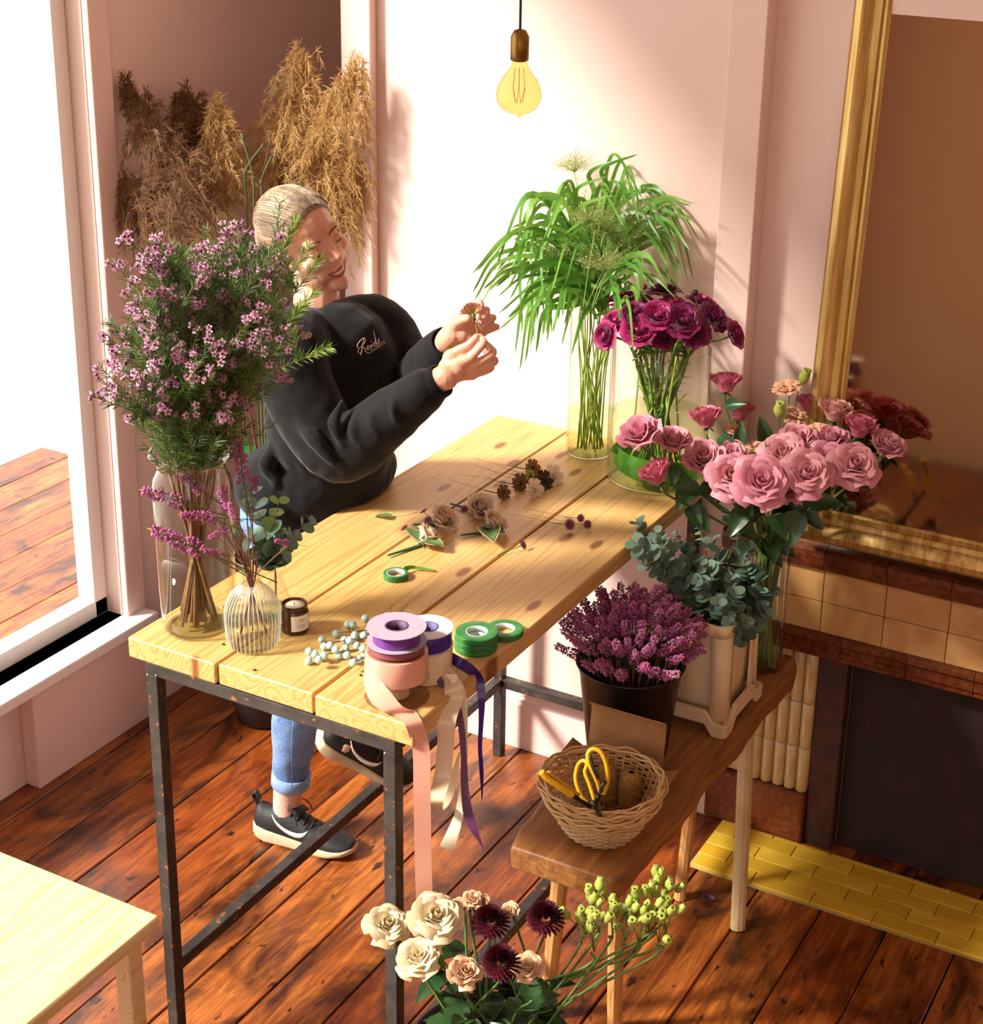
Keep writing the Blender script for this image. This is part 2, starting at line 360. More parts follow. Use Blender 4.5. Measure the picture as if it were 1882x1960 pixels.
# moulding, two rows of buff tiles and the mantel nosing
x0f, x1f = 0.66, 2.1
zm = [0.545, 0.605, 0.685, 0.768, 0.828]
prof = [(0.0, 0.0), (-0.012, 0.0), (-0.012, 0.012), (-0.020, 0.018), (-0.020, 0.026), (-0.014, 0.030), (-0.014, 0.040), (-0.024, 0.048), (-0.024, 0.058), (0.0, 0.06)]
xx = x0f
while xx < x1f:
    m = MB(); n = len(prof); vs = [(xq, q[0], q[1]) for xq in (0.001, 0.159) for q in prof]
    m.add(vs, [(q, n + q, n + q + 1, q + 1) for q in range(n - 1)] + [tuple(range(n)), tuple(range(2 * n - 1, n - 1, -1))])
    o = m.build('moulding_tile', M_BROWN, fp, False); o.location = (xx - 0.9, 0.0, zm[0]); xx += 0.16
xj = Yp(1577, 1120, FY).x - 4 * 0.152
for i in range(15):
    a = max(x0f, xj + i * 0.152); c = xj + (i + 1) * 0.152
    if c <= a + 0.01: continue
    for j in (1, 2): fbox('wall_tile', a + 0.0008, c - 0.0008, FY, WY - 0.002, zm[j] + 0.0008, zm[j + 1] - 0.0008, M_BUFF, 0.0015, 1)
    m = MB(); yb = WY - 0.002 - FY; pf = [(yb, zm[3] + 0.001), (-0.006, zm[3] + 0.001), (-0.012, zm[3] + 0.006), (-0.016, zm[4] - 0.022), (-0.014, zm[4] - 0.010), (-0.006, zm[4] - 0.002), (0.004, zm[4]), (yb, zm[4])]; n = len(pf)
    m.add([(xq - 0.9, q[0], q[1]) for xq in (a + 0.0008, c - 0.0008) for q in pf], [(q, n + q, n + q + 1, q + 1) for q in range(n - 1)] + [tuple(range(n)), tuple(range(2 * n - 1, n - 1, -1))]); m.build('mantel_tile', M_BROWN, fp, False)
# opening: rusty slip, dark back and lintel
fbox('slip', c1 + 0.002, c1 + 0.075, FY + 0.018, WY - 0.002, 0.0, 0.545, plain('rusty_brick_slip', '#4a2312', 0.6, '#2a140b', 26))
fbox('firebox_back', c1 + 0.077, 1.9, WY - 0.012, WY - 0.003, 0.0, 0.545, M_FIREBACK)  # flat dark brown panel closing the opening
fbox('column_far', 1.72, 1.9, FY, WY - 0.013, 0.0, 0.545, M_CREAM)

# hearth of yellow glazed bricks
hearth = thing('hearth', 'hearth of yellow glazed bricks on the floor before the fireplace', 'hearth', (0.72, 1.37, 0))
M_YEL = plain('yellow_glazed_brick', '#cda42e', 0.3, '#dcb63e', 16, objvar='#c09624')
MB().box(-0.012, 1.3, -0.222, -0.002, 0.0, 0.0035).build('mortar_bed', plain('hearth_grout', '#a8904e', 0.9), hearth, False)
jx = [0.851, 0.917, 0.991]; rowY = [1.355, 1.304, 1.254, 1.202, 1.153]
rh = 0.0505; bl = 0.152
hb = MB().box(-bl / 2 + 0.001, bl / 2 - 0.001, -rh / 2 + 0.001, rh / 2 - 0.001, 0, 0.0075).mesh('brick', M_YEL, False)
for r_ in range(5):
    y0_, y1_ = (1.153 + rh * (4 - r_), 1.153 + rh * (5 - r_)); y1_ = min(y1_, 1.369); hgt = y1_ - y0_; xq = (jx[0], jx[1], jx[2], jx[1] + 0.02, jx[2] + 0.03)[r_] - bl * 2
    while xq < 1.95:
        a, c = max(xq, 0.709), xq + bl
        if c - a > 0.012:
            if abs((c - a) - bl) < 1e-4 and hgt > 0.05: o = ob('brick', hb, hearth)
            else: o = MB().box(-(c - a) / 2 + 0.001, (c - a) / 2 - 0.001, -hgt / 2 + 0.001, hgt / 2 - 0.001, 0, 0.0075).build('brick', M_YEL, hearth, False)
            o.location = ((a + c) / 2 - 0.72, (y0_ + y1_) / 2 - 1.37, 0.001); bevel(o, 0.0012, 1)
        xq += bl

# gilt mirror leaning on the mantel
def gilt():
    b = N('aged_gold_leaf'); v = b.coords((1.2, 1.2, 14)).outputs[0]; n1 = b.noise(b.coords((60, 60, 3)).outputs[0], 1.0, 5, 0.6); n2 = b.noise(b.coords().outputs[0], 90, 3)
    col = b.ramp(n1, [(0.3, '#86652f'), (0.5, '#bd9a56'), (0.75, '#dcc283')]); b.base(col); b.p.inputs['Metallic'].default_value = 0.75
    b.p.inputs['Roughness'].default_value = 0.36; b.bump(n2, 0.1, 0.001); return b.m
M_GILT = gilt()
B0 = Yp(1527, 1022, 1.338); T0 = Yp(1612, 204, 1.425)
T0.x = B0.x; up = (T0 - B0).normalized(); back = Vector((1, 0, 0)).cross(up).normalized()   # points away from the room
if back.y < 0: back = -back
MH, MW = 1.62, 1.25
mir = thing('gilt_mirror', 'large gilt framed mirror leaning on the fireplace mantel', 'mirror')
mir.matrix_world = Matrix(((1, -back.x, up.x, B0.x), (0, -back.y, up.y, B0.y), (0, -back.z, up.z, B0.z), (0, 0, 0, 1)))   # local: x right, y to the room, z up
prof = [(0, -0.0), (0.0, 0.022), (0.008, 0.033), (0.022, 0.036), (0.036, 0.030), (0.046, 0.020), (0.049, 0.020), (0.051, 0.024), (0.062, 0.022), (0.066, 0.014), (0.069, 0.014), (0.074, 0.017), (0.080, 0.012), (0.080, 0.0)]
def frame_bar(p, q, inward):
    p, q, inw = Vector(p), Vector(q), Vector(inward); d = (q - p).normalized(); m = MB(); vs = []
    for e, sgn in ((p, 1), (q, -1)):
        for (u_, h_) in prof: vs.append(e + inw * u_ + d * (u_ * sgn) + Vector((0, h_, 0)))
    n = len(prof); m.add(vs, [(i, i + 1, n + i + 1, n + i) for i in range(n - 1)]); return m.build('frame_bar', M_GILT, mir, True)
for o in (frame_bar((0, 0, 0), (0, 0, MH), (1, 0, 0)), frame_bar((0, 0, MH), (MW, 0, MH), (0, 0, -1)), frame_bar((MW, 0, MH), (MW, 0, 0), (-1, 0, 0)), frame_bar((MW, 0, 0), (0, 0, 0), (0, 0, 1))):
    o.modifiers.new('edge', 'EDGE_SPLIT').split_angle = radians(35)
MB().box(0.075, MW - 0.075, 0.006, 0.009, 0.075, MH - 0.075).build('mirror_glass', plain('brown_tinted_mirror', '#a98d68', 0.05, metal=1.0), mir, False)  # brown tint imitates the reflection of a dim warm room
MB().box(0.004, MW - 0.004, -0.004, 0.005, 0.004, MH - 0.004).build('backing_board', plain('mirror_back', '#3a2818', 0.8), mir, False)

# ================================================================== work table
tab = thing('work_table', 'long workbench with golden pine planks on a welded steel frame', 'table')
c1_, c2_ = 0.2091, 0.4255
for i, (a, c) in enumerate(((0.0, c1_ - 0.0022), (c1_ + 0.0022, c2_ - 0.003), (c2_ + 0.003, TW))):
    cx = (a + c) / 2
    o = MB().box(a - cx, c - cx, -TL / 2, TL / 2, -TT, 0).build('plank', M_PINE, tab, False, (cx, TL / 2 + (0, 0.004, 0.001)[i], TH)); bevel(o, 0.0035, 3)
fx0, fx1, fy0, fy1 = 0.037, 0.597, 0.003, 1.372; st = 0.026; zt = TH - TT - 0.001
def tbox(name, x0, x1, y0, y1, z0, z1): return bevel(MB().box(x0, x1, y0, y1, z0, z1).build(name, M_STEEL, tab, False), 0.002, 2)
tbox('rail', fx0, fx1, fy0, fy0 + st, zt - st, zt); tbox('rail', fx0, fx1, fy1 - st, fy1, zt - st, zt)
tbox('rail', fx0, fx0 + st, fy0 + st, fy1 - st, zt - st, zt); tbox('rail', fx1 - st, fx1, fy0 + st, fy1 - st, zt - st, zt)
for xa in (fx0, fx1 - st):
    for ya in (fy0, fy1 - st): tbox('leg', xa, xa + st, ya, ya + st, 0.0, zt - st)
zs0 = 0.215
tbox('stretcher', fx0, fx0 + st, fy0 + st, fy1 - st, zs0, zs0 + st); tbox('stretcher', fx1 - st, fx1, fy0 + st, fy1 - st, zs0, zs0 + st)
tbox('stretcher', fx0 + st, fx1 - st, fy1 - st, fy1, zs0, zs0 + st)
for xa in (fx0 + st * 0.5, fx1 - st * 0.5):
    for ya in (fy0 + st * 0.5, fy1 - st * 0.5):
        m = MB()
        for q in range(7): m.ball((xa + R2(-1, 1) * st * 0.5, ya + R2(-1, 1) * st * 0.52, zt - st + R2(-0.006, 0.004)), R2(0.003, 0.005), 6, 4)
        m.build('weld_bead', plain('weld_metal', '#8a7f76', 0.3, metal=0.8) if 'weld_metal' not in bpy.data.materials else bpy.data.materials['weld_metal'], tab)

# ================================================================== rustic bench
def bench_mat():
    b = N('rustic_oak'); mp = b.coords((16, 1.3, 16)); g = b.noise(mp.outputs[0], 3.5, 8, 0.65, 0.8); cr = b.noise(b.coords((22, 1.6, 22)).outputs[0], 2.2, 6, 0.7, 1.5)
    col = b.ramp(g, [(0.3, '#6a3e1e'), (0.55, '#96602f'), (0.75, '#b98348')]); k = b.ramp(cr, [(0.64, '#000000'), (0.69, '#ffffff')])
    b.base(b.mix(k, col, '#2c1609')); b.p.inputs['Roughness'].default_value = 0.5; b.bump(g, 0.2, 0.004); return b.m
M_OAK = bench_mat(); M_LEG = pine_mat('pale_turned_wood', '#c79358', '#b07c40', '#a87038', False, (14, 14, 1.2))
M_BIRCH = plain('pale_bark_stripped_pole', '#cfb78c', 0.55, '#b79a6a', 12, 0.1)
bench = thing('bench', 'narrow rustic oak bench holding the basket, bucket and crate', 'bench', (0.77, 0.8, 0))
BX0, BX1, BY0, BY1 = 0.643, 0.901, 0.31, 1.325
# seat slab: uneven outline with rounded ends
def slab(u, v):
    return None
m = MB(); nU, nV = 30, 7; rows = []
for i in range(nU):
    y = lerp(BY0, BY1, i / (nU - 1)); e0 = 0.004 * sin(i * 0.9) + 0.003 * sin(i * 2.3); e1 = 0.004 * sin(i * 0.7 + 2) + 0.002 * sin(i * 1.9)
    rd = 0.018 * max(0, 1 - i / 2.0) ** 2 + 0.018 * max(0, 1 - (nU - 1 - i) / 2.0) ** 2
    for z, ins in ((-0.052, 0.004), (-0.012, 0.0), (-0.003, 0.003), (0.0, 0.010)):
        rows.append([(BX0 + e0 + ins + rd, y, BZ + z), (BX1 + e1 - ins - rd, y, BZ + z)])
vs = []
for i in range(nU):
    r4 = rows[4 * i:4 * i + 4]; ring = [r4[0][0], r4[0][1], r4[1][1], r4[2][1], r4[3][1], r4[3][0], r4[2][0], r4[1][0]]
    vs += [(p[0] - 0.77, p[1] - 0.8, p[2]) for p in ring]
fs = [(i * 8 + k, i * 8 + (k + 1) % 8, (i + 1) * 8 + (k + 1) % 8, (i + 1) * 8 + k) for i in range(nU - 1) for k in range(8)] + [tuple(range(7, -1, -1)), tuple((nU - 1) * 8 + k for k in range(8))]
m.add(vs, fs); o = m.build('seat', M_OAK, bench, True); bevel(o, 0.006, 3, 50)
def bleg(top, foot, r0, r1, mt):
    m = MB(); t_, f_ = Vector(top), Vector(foot); f_.z = 0.0
    m.tube([t_ - Vector((0.77, 0.8, 0)), (t_ + f_) / 2 + Vector((R2(-1, 1) * 0.003, 0, 0)) - Vector((0.77, 0.8, 0)), f_ - Vector((0.77, 0.8, 0))], [r0, (r0 + r1) / 2, r1], 10); return m.build('leg', mt, bench, False)
bleg((0.735, 1.11, 0.5), (0.742, 1.02, 0), 0.017, 0.015, M_LEG)
bleg((0.855, 1.085, 0.5), (0.905, 0.985, 0), 0.019, 0.018, M_BIRCH)
bleg((0.70, 0.47, 0.5), (0.655, 0.50, 0), 0.019, 0.016, M_LEG)
bleg((0.83, 0.46, 0.5), (0.80, 0.54, 0), 0.019, 0.016, M_LEG)
# ================================================================== glass and hard goods on the table
M_GLASS = thin_glass('clear_vase_glass', '#fbfdfa', '#bcc8ba', 3.6); M_GLASSG = thin_glass('greenish_vase_glass', '#fdfefc', '#cddac4', 2.6)
M_WATER = thin_glass('vase_water', '#fbfbf6', '#eceee0', 0.8); M_WATERG = thin_glass('green_tinted_water', '#f4f9e6', '#e2eecb', 0.8)
def glass_profile(outer, wall=0.003, floor_t=0.006):
    """closed profile of a vessel: outside up, inside down"""
    inner = [(max(r - wall, 0.001), max(z, floor_t)) for r, z in reversed(outer)]
    return [(0.0005, 0.0)] + outer + inner + [(0.0005, floor_t)]
def vessel(name, label, loc, outer, mt, water=None, seg=48, wob=None, wmat=None, cat='vase', wall=0.003):
    t = thing(name, label, cat, loc)
    MB().lathe(glass_profile(outer, wall), seg, wob=wob).build('glass_body', mt, t)
    if water:
        rs = [(r, z) for r, z in outer if z <= water]; r_at = None
        for (r0, z0), (r1, z1) in zip(outer[:-1], outer[1:]):
            if z0 <= water <= z1 and z1 > z0: r_at = lerp(r0, r1, (water - z0) / (z1 - z0))
        pr_ = [(0.0005, 0.008)] + [(r - wall - 0.0015, max(z, 0.008)) for r, z in rs] + [(r_at - wall - 0.0015, water), (0.0005, water)]
        MB().lathe(pr_, seg).build('water', wmat or M_WATER, t)
    return t
J0 = Zp(382, 1197, TH)
jar = vessel('glass_jar', 'tall clear glass jar of waxflower on the near left table corner', (J0.x, J0.y, TH),
    [(0.060, 0.0), (0.068, 0.004), (0.0705, 0.02), (0.0725, 0.2), (0.074, 0.285), (0.071, 0.305), (0.063, 0.322), (0.062, 0.336), (0.066, 0.342), (0.072, 0.346), (0.0775, 0.353), (0.0765, 0.360), (0.072, 0.362)], M_GLASS, 0.128)
B1 = Zp(486, 1233, TH)
ribs = lambda a, z: 0.030 * (cos(a * 36)) * (1 if z < 0.128 else 0)
bot_prof = [(0.040, 0.0), (0.046, 0.004), (0.0485, 0.02), (0.0508, 0.055), (0.0505, 0.07), (0.047, 0.088), (0.038, 0.106), (0.026, 0.118), (0.0175, 0.127), (0.0155, 0.138), (0.0155, 0.150), (0.0185, 0.156), (0.0205, 0.160)]
bottle = vessel('ribbed_bottle_vase', 'squat ribbed clear glass bottle vase with pink heather beside the amber candle', (B1.x, B1.y, TH), bot_prof, thin_glass('ribbed_glass', '#fafcfa', '#98a098', 4.0), 0.05, 288, ribs)
rb = N('rib_glass'); rb.p.inputs['Base Color'].default_value = (0.9, 0.92, 0.9, 1); rb.p.inputs['Roughness'].default_value = 0.08; tr_ = rb.n('ShaderNodeBsdfTransparent'); mx_ = rb.n('ShaderNodeMixShader'); mx_.inputs[0].default_value = 0.74; rb.l(rb.p.outputs[0], mx_.inputs[1]); rb.l(tr_.outputs[0], mx_.inputs[2]); rb.l(mx_.outputs[0], rb.out.inputs[0])
for q in range(36):
    a_ = 2 * pi * q / 36; MB().tube([((r_ * 1.028) * cos(a_), (r_ * 1.028) * sin(a_), z_) for r_, z_ in bot_prof[1:9]], 0.0011, 5, False).build('rib', rb.m, bottle)
B2 = Zp(530, 1187, TH)
ribs2 = lambda a, z: 0.03 * cos(a * 26) * (1 if z < 0.098 else 0)
bottle2 = vessel('fluted_bud_vase', 'small fluted clear bud vase behind the ribbed bottle holding eucalyptus', (B2.x, B2.y, TH),
    [(0.026, 0.0), (0.031, 0.004), (0.032, 0.015), (0.029, 0.04), (0.021, 0.068), (0.0125, 0.09), (0.0115, 0.100), (0.015, 0.108), (0.021, 0.113)], thin_glass('fluted_glass', '#fafbfa', '#d6dbd6', 1.6), 0.03, 104, ribs2)
G1 = Zp(1128, 868, TH); G2 = Zp(1255, 914, TH); G2.x = min(G2.x, 0.53)
vase1 = vessel('cylinder_vase', 'slim cylinder vase of green grasses at the far end of the table', (G1.x, G1.y, TH), [(0.052, 0.0), (0.0575, 0.003), (0.0575, 0.15), (0.0575, 0.352), (0.0565, 0.355)], M_GLASSG, 0.115, wmat=M_WATERG)
vase2 = vessel('wide_cylinder_vase', 'wide clear cylinder vase of magenta ranunculus at the far table corner', (G2.x, G2.y, TH), [(0.109, 0.0), (0.1165, 0.004), (0.1175, 0.02), (0.1175, 0.18), (0.1175, 0.326), (0.1165, 0.329)], M_GLASSG, 0.165, 64, wmat=M_WATERG, wall=0.004)
M_LINING = plain('aspidistra_leaf_green', '#4f8a1e', 0.35, '#2e6212', 30, trans=0.3)
m = MB()
def lin_fn(u, v):
    a = -2.9 + 4.4 * u; w = 0.055 * sin(pi * min(1, 0.08 + u * 0.9)) ** 0.6; r = 0.104 - 0.012 * v
    return (r * cos(a), r * sin(a), 0.012 + 0.045 * (1 - u) ** 2 + (v - 0.1) * w)
m.grid(lin_fn, 34, 5); m.build('lining_leaf', M_LINING, vase2)
m = MB(); m.grid(lambda u, v: (-0.085 + 0.12 * u + 0.01 * v, -0.05 + 0.06 * (v - 0.5) + 0.03 * sin(u * 3), 0.018 + 0.06 * (1 - u) ** 2 + 0.014 * sin(v * pi) + 0.004 * sin(u * 9)), 14, 6); m.build('lining_leaf', M_LINING, vase2)

# candle in an amber jar
Cn = Zp(565, 1206, TH); M_AMBER = plain('amber_glass', '#2a1206', 0.08, spec=0.8)
cb = N('amber_jar_glass'); cb.base('#4a1e06'); cb.p.inputs['Roughness'].default_value = 0.06; cb.p.inputs['Transmission Weight'].default_value = 0.35
cdl = thing('amber_candle', 'amber glass jar candle with cream wax and white label', 'candle', (Cn.x, Cn.y, TH), rz=radians(-25))
MB().lathe([(0.0005, 0.0), (0.024, 0.0), (0.0262, 0.003), (0.0265, 0.006), (0.0270, 0.008), (0.0270, 0.044), (0.0245, 0.049), (0.0235, 0.051), (0.0245, 0.0525), (0.0245, 0.057), (0.0238, 0.058), (0.0225, 0.057), (0.0225, 0.046), (0.0005, 0.046)], 36).build('jar', cb.m, cdl)
MB().lathe([(0.0005, 0.0525), (0.0218, 0.0525), (0.0222, 0.047)], 30).build('wax', plain('cream_wax', '#ead9c0', 0.5), cdl)
MB().tube([(0, 0, 0.052), (0.0005, 0, 0.058), (0.002, 0, 0.061)], 0.0007, 5).build('wick', plain('charred_wick', '#3a2c20', 0.9), cdl)
m = MB(); m.grid(lambda u, v: (0.0274 * cos(-0.75 + 1.5 * u), 0.0274 * sin(-0.75 + 1.5 * u), 0.010 + 0.032 * v), 12, 2); lab = m.build('label', plain('white_paper_label', '#ddd8d2', 0.6), cdl)
m = MB()
for row, (w_, z_) in enumerate(((0.5, 0.033), (0.34, 0.0295))): m.grid(lambda u, v: (0.0277 * cos(-w_ / 2 + w_ * u), 0.0277 * sin(-w_ / 2 + w_ * u), z_ + 0.0018 * v), 8, 2)
m.build('gold_print', plain('gold_ink', '#c79a3a', 0.4), lab)
m = MB()
for row, (w_, z_) in enumerate(((0.7, 0.022), (0.55, 0.0195), (0.4, 0.017))): m.grid(lambda u, v: (0.0277 * cos(-w_ / 2 + w_ * u), 0.0277 * sin(-w_ / 2 + w_ * u), z_ + 0.0009 * v), 8, 2)
m.build('grey_print', plain('grey_ink', '#8a8784', 0.6), lab)

# ---- sprig of pale aqua berries
def zoomA(a, c): return (261 + a / 3.422, 1204 + c / 3.422)
M_BERRY = plain('speckled_aqua_berry', '#9fc4b8', 0.45, '#b9d8cc', 90); M_TWIG = plain('dark_twig', '#4a3a30', 0.7); M_REDTWIG = plain('red_brown_twig', '#6e3426', 0.6)
bs = Zp(705, 1235, TH)
spr = thing('berry_sprig', 'artificial sprig of pale speckled aqua berries left of the ribbon spools', 'berry sprig', (bs.x, bs.y, TH))
bp = [(1132, 147), (1128, 208), (1170, 165), (1195, 200), (1216, 70), (1230, 115), (1268, 108), (1230, 175), (1308, 30), (1305, 135), (1325, 175), (1362, 72), (1397, 75), (1432, 38), (1372, 125), (1380, 172), (1445, 110), (1490, 42), (1420, 222), (1460, 200), (1497, 168), (1485, 130), (1530, 218),
      (1330 + 56, -27), (1418, -30), (1500, -70), (1520, 10), (1540, 90), (1640, -85), (1425, 60)]
bme = MB().ball((0, 0, 0), 0.0076, 12, 8).mesh('berry', M_BERRY)
tips = []
for i, (a, c) in enumerate(bp):
    x_, y_ = zoomA(a, c); z = TH + 0.0078 + (0.012 if i % 3 == 0 else 0.0) + (0.008 if i % 5 == 2 else 0); p = Zp(x_, y_, z) - Vector((bs.x, bs.y, TH)); tips.append(p)
    o = ob('berry', bme, spr, p)
mains = [((1620, 130), (1150, 180)), ((1640, 60), (1225, 100)), ((1650, 20), (1400, 20)), ((1600, 160), (1430, 215)), ((1660, 0), (1510, -60))]
m = MB(); root = Zp(*zoomA(1680, 90), TH + 0.012) - Vector((bs.x, bs.y, TH)); nodes = []
for (a, c) in mains:
    p0 = Zp(*zoomA(*a), TH + 0.012) - Vector((bs.x, bs.y, TH)); p1 = Zp(*zoomA(*c), TH + 0.009) - Vector((bs.x, bs.y, TH)); pts = catmull([root, p0, (p0 + p1) / 2 + Vector((0, 0, 0.004)), p1], 6); m.tube(pts, 0.0011, 5); nodes += pts
for p in tips:
    q = min(nodes, key=lambda n_: (n_ - p).length + (0.004 if n_.x < p.x else 0)); m.tube([q, (p + q) / 2 + Vector((0, 0, 0.002)), p], 0.0007, 4)
m.build('stem', M_TWIG, spr)
m = MB()
for (a, c) in (((735, 90), (830, 10)), ((700, 85), (715, 5)), ((720, 92), (800, 55))):
    q0 = Zp(561 + a[0] / 3.764, 1154 + a[1] / 3.764, TH + 0.012); q1 = Zp(561 + c[0] / 3.764, 1154 + c[1] / 3.764, TH + 0.02); m.tube([q0 - Vector((bs.x, bs.y, TH)), q1 - Vector((bs.x, bs.y, TH))], 0.0006, 4)
m.build('twig', M_REDTWIG, spr)

# ---- ribbon spools
M_PEACH = plain('peach_satin', '#dba088', 0.28, spec=0.6); M_CREAMR = plain('cream_satin', '#e0c9a6', 0.3, spec=0.6); M_PURPLE = plain('plum_grosgrain', '#5a2350', 0.5)
M_VIOLET = plain('violet_satin', '#33107a', 0.3, spec=0.6); M_LILAC = plain('lilac_card', '#a99bab', 0.5); M_WCARD = plain('white_card', '#d9d2d6', 0.5); M_PURP2 = plain('purple_satin', '#6b2f86', 0.3, spec=0.6)
M_DUSKY = plain('dusky_rose_satin', '#8a4a52', 0.35); M_CLEAR = thin_glass('clear_plastic', '#f6f2ef', '#d9d0cb', 1.2); M_CORE = plain('spool_core_grey', '#b9afb9', 0.5)
S1 = Zp(760, 1331, TH); S2 = Zp(818, 1291, TH)
def ring(m, r_in, r_out, z0, z1, seg=40): return m.lathe([(r_in, z0), (r_out, z0), (r_out, z1), (r_in, z1)], seg, closed=True)
def spool(label, loc, z, flange_r, flange_m, wind_r, wind_m, h, hole=0.019, core_m=None, fl=0.0014, grp='ribbon spools on the table corner'):
    t = thing('ribbon_spool', label, 'ribbon spool', (loc.x, loc.y, TH + z), grp)
    ring(MB(), hole, flange_r, 0.0, fl).build('flange', flange_m, t, False); ring(MB(), hole, flange_r, h - fl, h).build('flange', flange_m, t, False)
    ring(MB(), hole - 0.0015, hole + 0.0015, 0.0, h + 0.0006).build('core', core_m or M_CORE, t)
    if wind_m: bevel(ring(MB(), hole + 0.002, wind_r, fl + 0.0004, h - fl - 0.0004).build('winding', wind_m, t, True), 0.001, 2)
    return t
sp_a = spool('clear plastic ribbon spool with bare satin core under the peach ribbon roll', S1, 0.0, 0.058, M_CLEAR, 0.022, M_CREAMR, 0.040, 0.012, fl=0.0018)
sp_b = spool('wide peach satin ribbon roll, middle of the front spool stack', S1, 0.0405, 0.051, M_CLEAR, 0.0555, M_PEACH, 0.052, 0.02, fl=0.001)
sp_c = spool('dusky rose ribbon on a clear spool just below the lilac spool', S1, 0.093, 0.054, M_CLEAR, 0.049, M_DUSKY, 0.016, 0.02)
sp_d = spool('purple ribbon on a lilac spool, top of the front stack', S1, 0.1095, 0.0525, M_LILAC, 0.042, M_PURP2, 0.029, 0.0195, plain('plum_card_core', '#5b3a5e', 0.6))
sp_e = spool('cream satin ribbon roll, bottom of the rear spool stack', S2, 0.0, 0.041, M_CLEAR, 0.046, M_CREAMR, 0.062, 0.02, fl=0.001)
sp_f = spool('violet ribbon on a white spool, top of the rear stack', S2, 0.0625, 0.0475, M_WCARD, 0.0445, M_VIOLET, 0.035, 0.019, plain('violet_card_core', '#5f5384', 0.6))
def tail(parent, pts, wid, mt, sides=None, name='ribbon_tail'):
    base = Vector(parent.location); P = catmull(pts, 9); n = len(P); W = [lerp(wid[min(int(i / (n - 1) * (len(wid) - 1)), len(wid) - 2)], wid[min(int(i / (n - 1) * (len(wid) - 1)), len(wid) - 2) + 1], (i / (n - 1) * (len(wid) - 1)) % 1 if i < n - 1 else 1) for i in range(n)]
    S = []; sk = catmull([Vector(s_) for s_ in sides], max(1, 9)); 
    for i in range(n): S.append(sk[min(int(round(i / (n - 1) * (len(sk) - 1))), len(sk) - 1)].normalized())
    m = MB(); m.strip([p - base for p in P], S, W); return m.build(name, mt, parent)
Xr = TW + 0.012
side = tuple(CR + CU * -0.05); sv = CR
Hg = lambda x_, y_, X=TW + 0.014: Xp(x_, y_, X)
Tz = lambda x_, y_, h: Zp(x_, y_, TH + h)
# peach: wraps out of the roll, crosses the corner and hangs
Th = Vector((0.46, -0.888, 0)); Cr = Vector((CR.x, CR.y, 0)).normalized(); s1 = Vector((S1.x, S1.y, TH))
def around(r_, lft, frt, z): return s1 + (Cr * -lft + Th * frt).normalized() * r_ + Vector((0, 0, z))
tail(sp_b, [around(0.0562, 0.6, -0.8, 0.066), around(0.0565, 1, -0.2, 0.066), around(0.059, 0.9, 0.5, 0.058), around(0.063, 0.45, 0.9, 0.036), s1 + Th * 0.072 - Cr * 0.002 + Vector((0, 0, 0.016)), Vector((0.606, 0.024, TH + 0.004)), Vector((0.634, 0.006, TH + 0.001)), Hg(806, 1435, TW + 0.008), Hg(808, 1530), Hg(810, 1640), Hg(813, 1745), Hg(814, 1800)], [0.036, 0.038, 0.04, 0.04, 0.037, 0.036, 0.034, 0.030, 0.030, 0.030, 0.030, 0.030], M_PEACH,
     [(0, 0, 1), (0, 0, 1), (0.15, 0.1, 0.95), (0.5, 0.35, 0.75), (0.85, 0.45, 0.3), (0.62, 0.78, 0.05), (0.45, 0.88, -0.1), sv, sv, sv, sv, sv])
# cream: folds over the right edge, hangs in a loop; pale tail behind
tail(sp_e, [Tz(845, 1278, 0.03), Tz(858, 1296, 0.02), Tz(868, 1318, 0.012), Hg(868, 1340, TW + 0.006), Hg(856, 1380), Hg(853, 1430), Hg(846, 1490), Hg(833, 1535, TW + 0.02), Hg(836, 1550, TW), Hg(858, 1520, TW - 0.02), Hg(880, 1440, TW - 0.01)], [0.03, 0.032, 0.034, 0.034, 0.032, 0.030, 0.030, 0.030, 0.028, 0.02, 0.004], M_CREAMR,
     [(0, 0, 1), (0.2, 0.4, 0.8), sv + CU * 0.4, sv, sv, sv, sv, sv, sv, sv, sv])
tail(sp_e, [Tz(862, 1290, 0.03), Tz(878, 1312, 0.014), Hg(888, 1345), Hg(892, 1400), Hg(892, 1450), Hg(886, 1500), Hg(878, 1560), Hg(855, 1625)], [0.02, 0.018, 0.012, 0.006, 0.006, 0.009, 0.017, 0.028], plain('cream_satin_light', '#ecdfc4', 0.3, spec=0.6), [sv, sv, sv, sv, sv, sv, sv, sv - CU * 0.35])
# plum grosgrain from the top spool
tail(sp_d, [Dp(796, 1224, 3.02), Dp(815, 1243, 3.00), Dp(826, 1270, 2.99), Dp(846, 1310, 2.985), Dp(870, 1343, 2.98), Dp(883, 1390, 2.975), Dp(888, 1450, 2.975), Dp(890, 1510, 2.975), Dp(900, 1570, 2.97), Dp(926, 1625, 2.97)], [0.012, 0.012, 0.009, 0.014, 0.016, 0.012, 0.011, 0.014, 0.02, 0.002], M_PURPLE,
     [(0, 0, 1), (0, 0.3, 0.8), sv, sv, sv, sv, sv, sv, sv, sv])
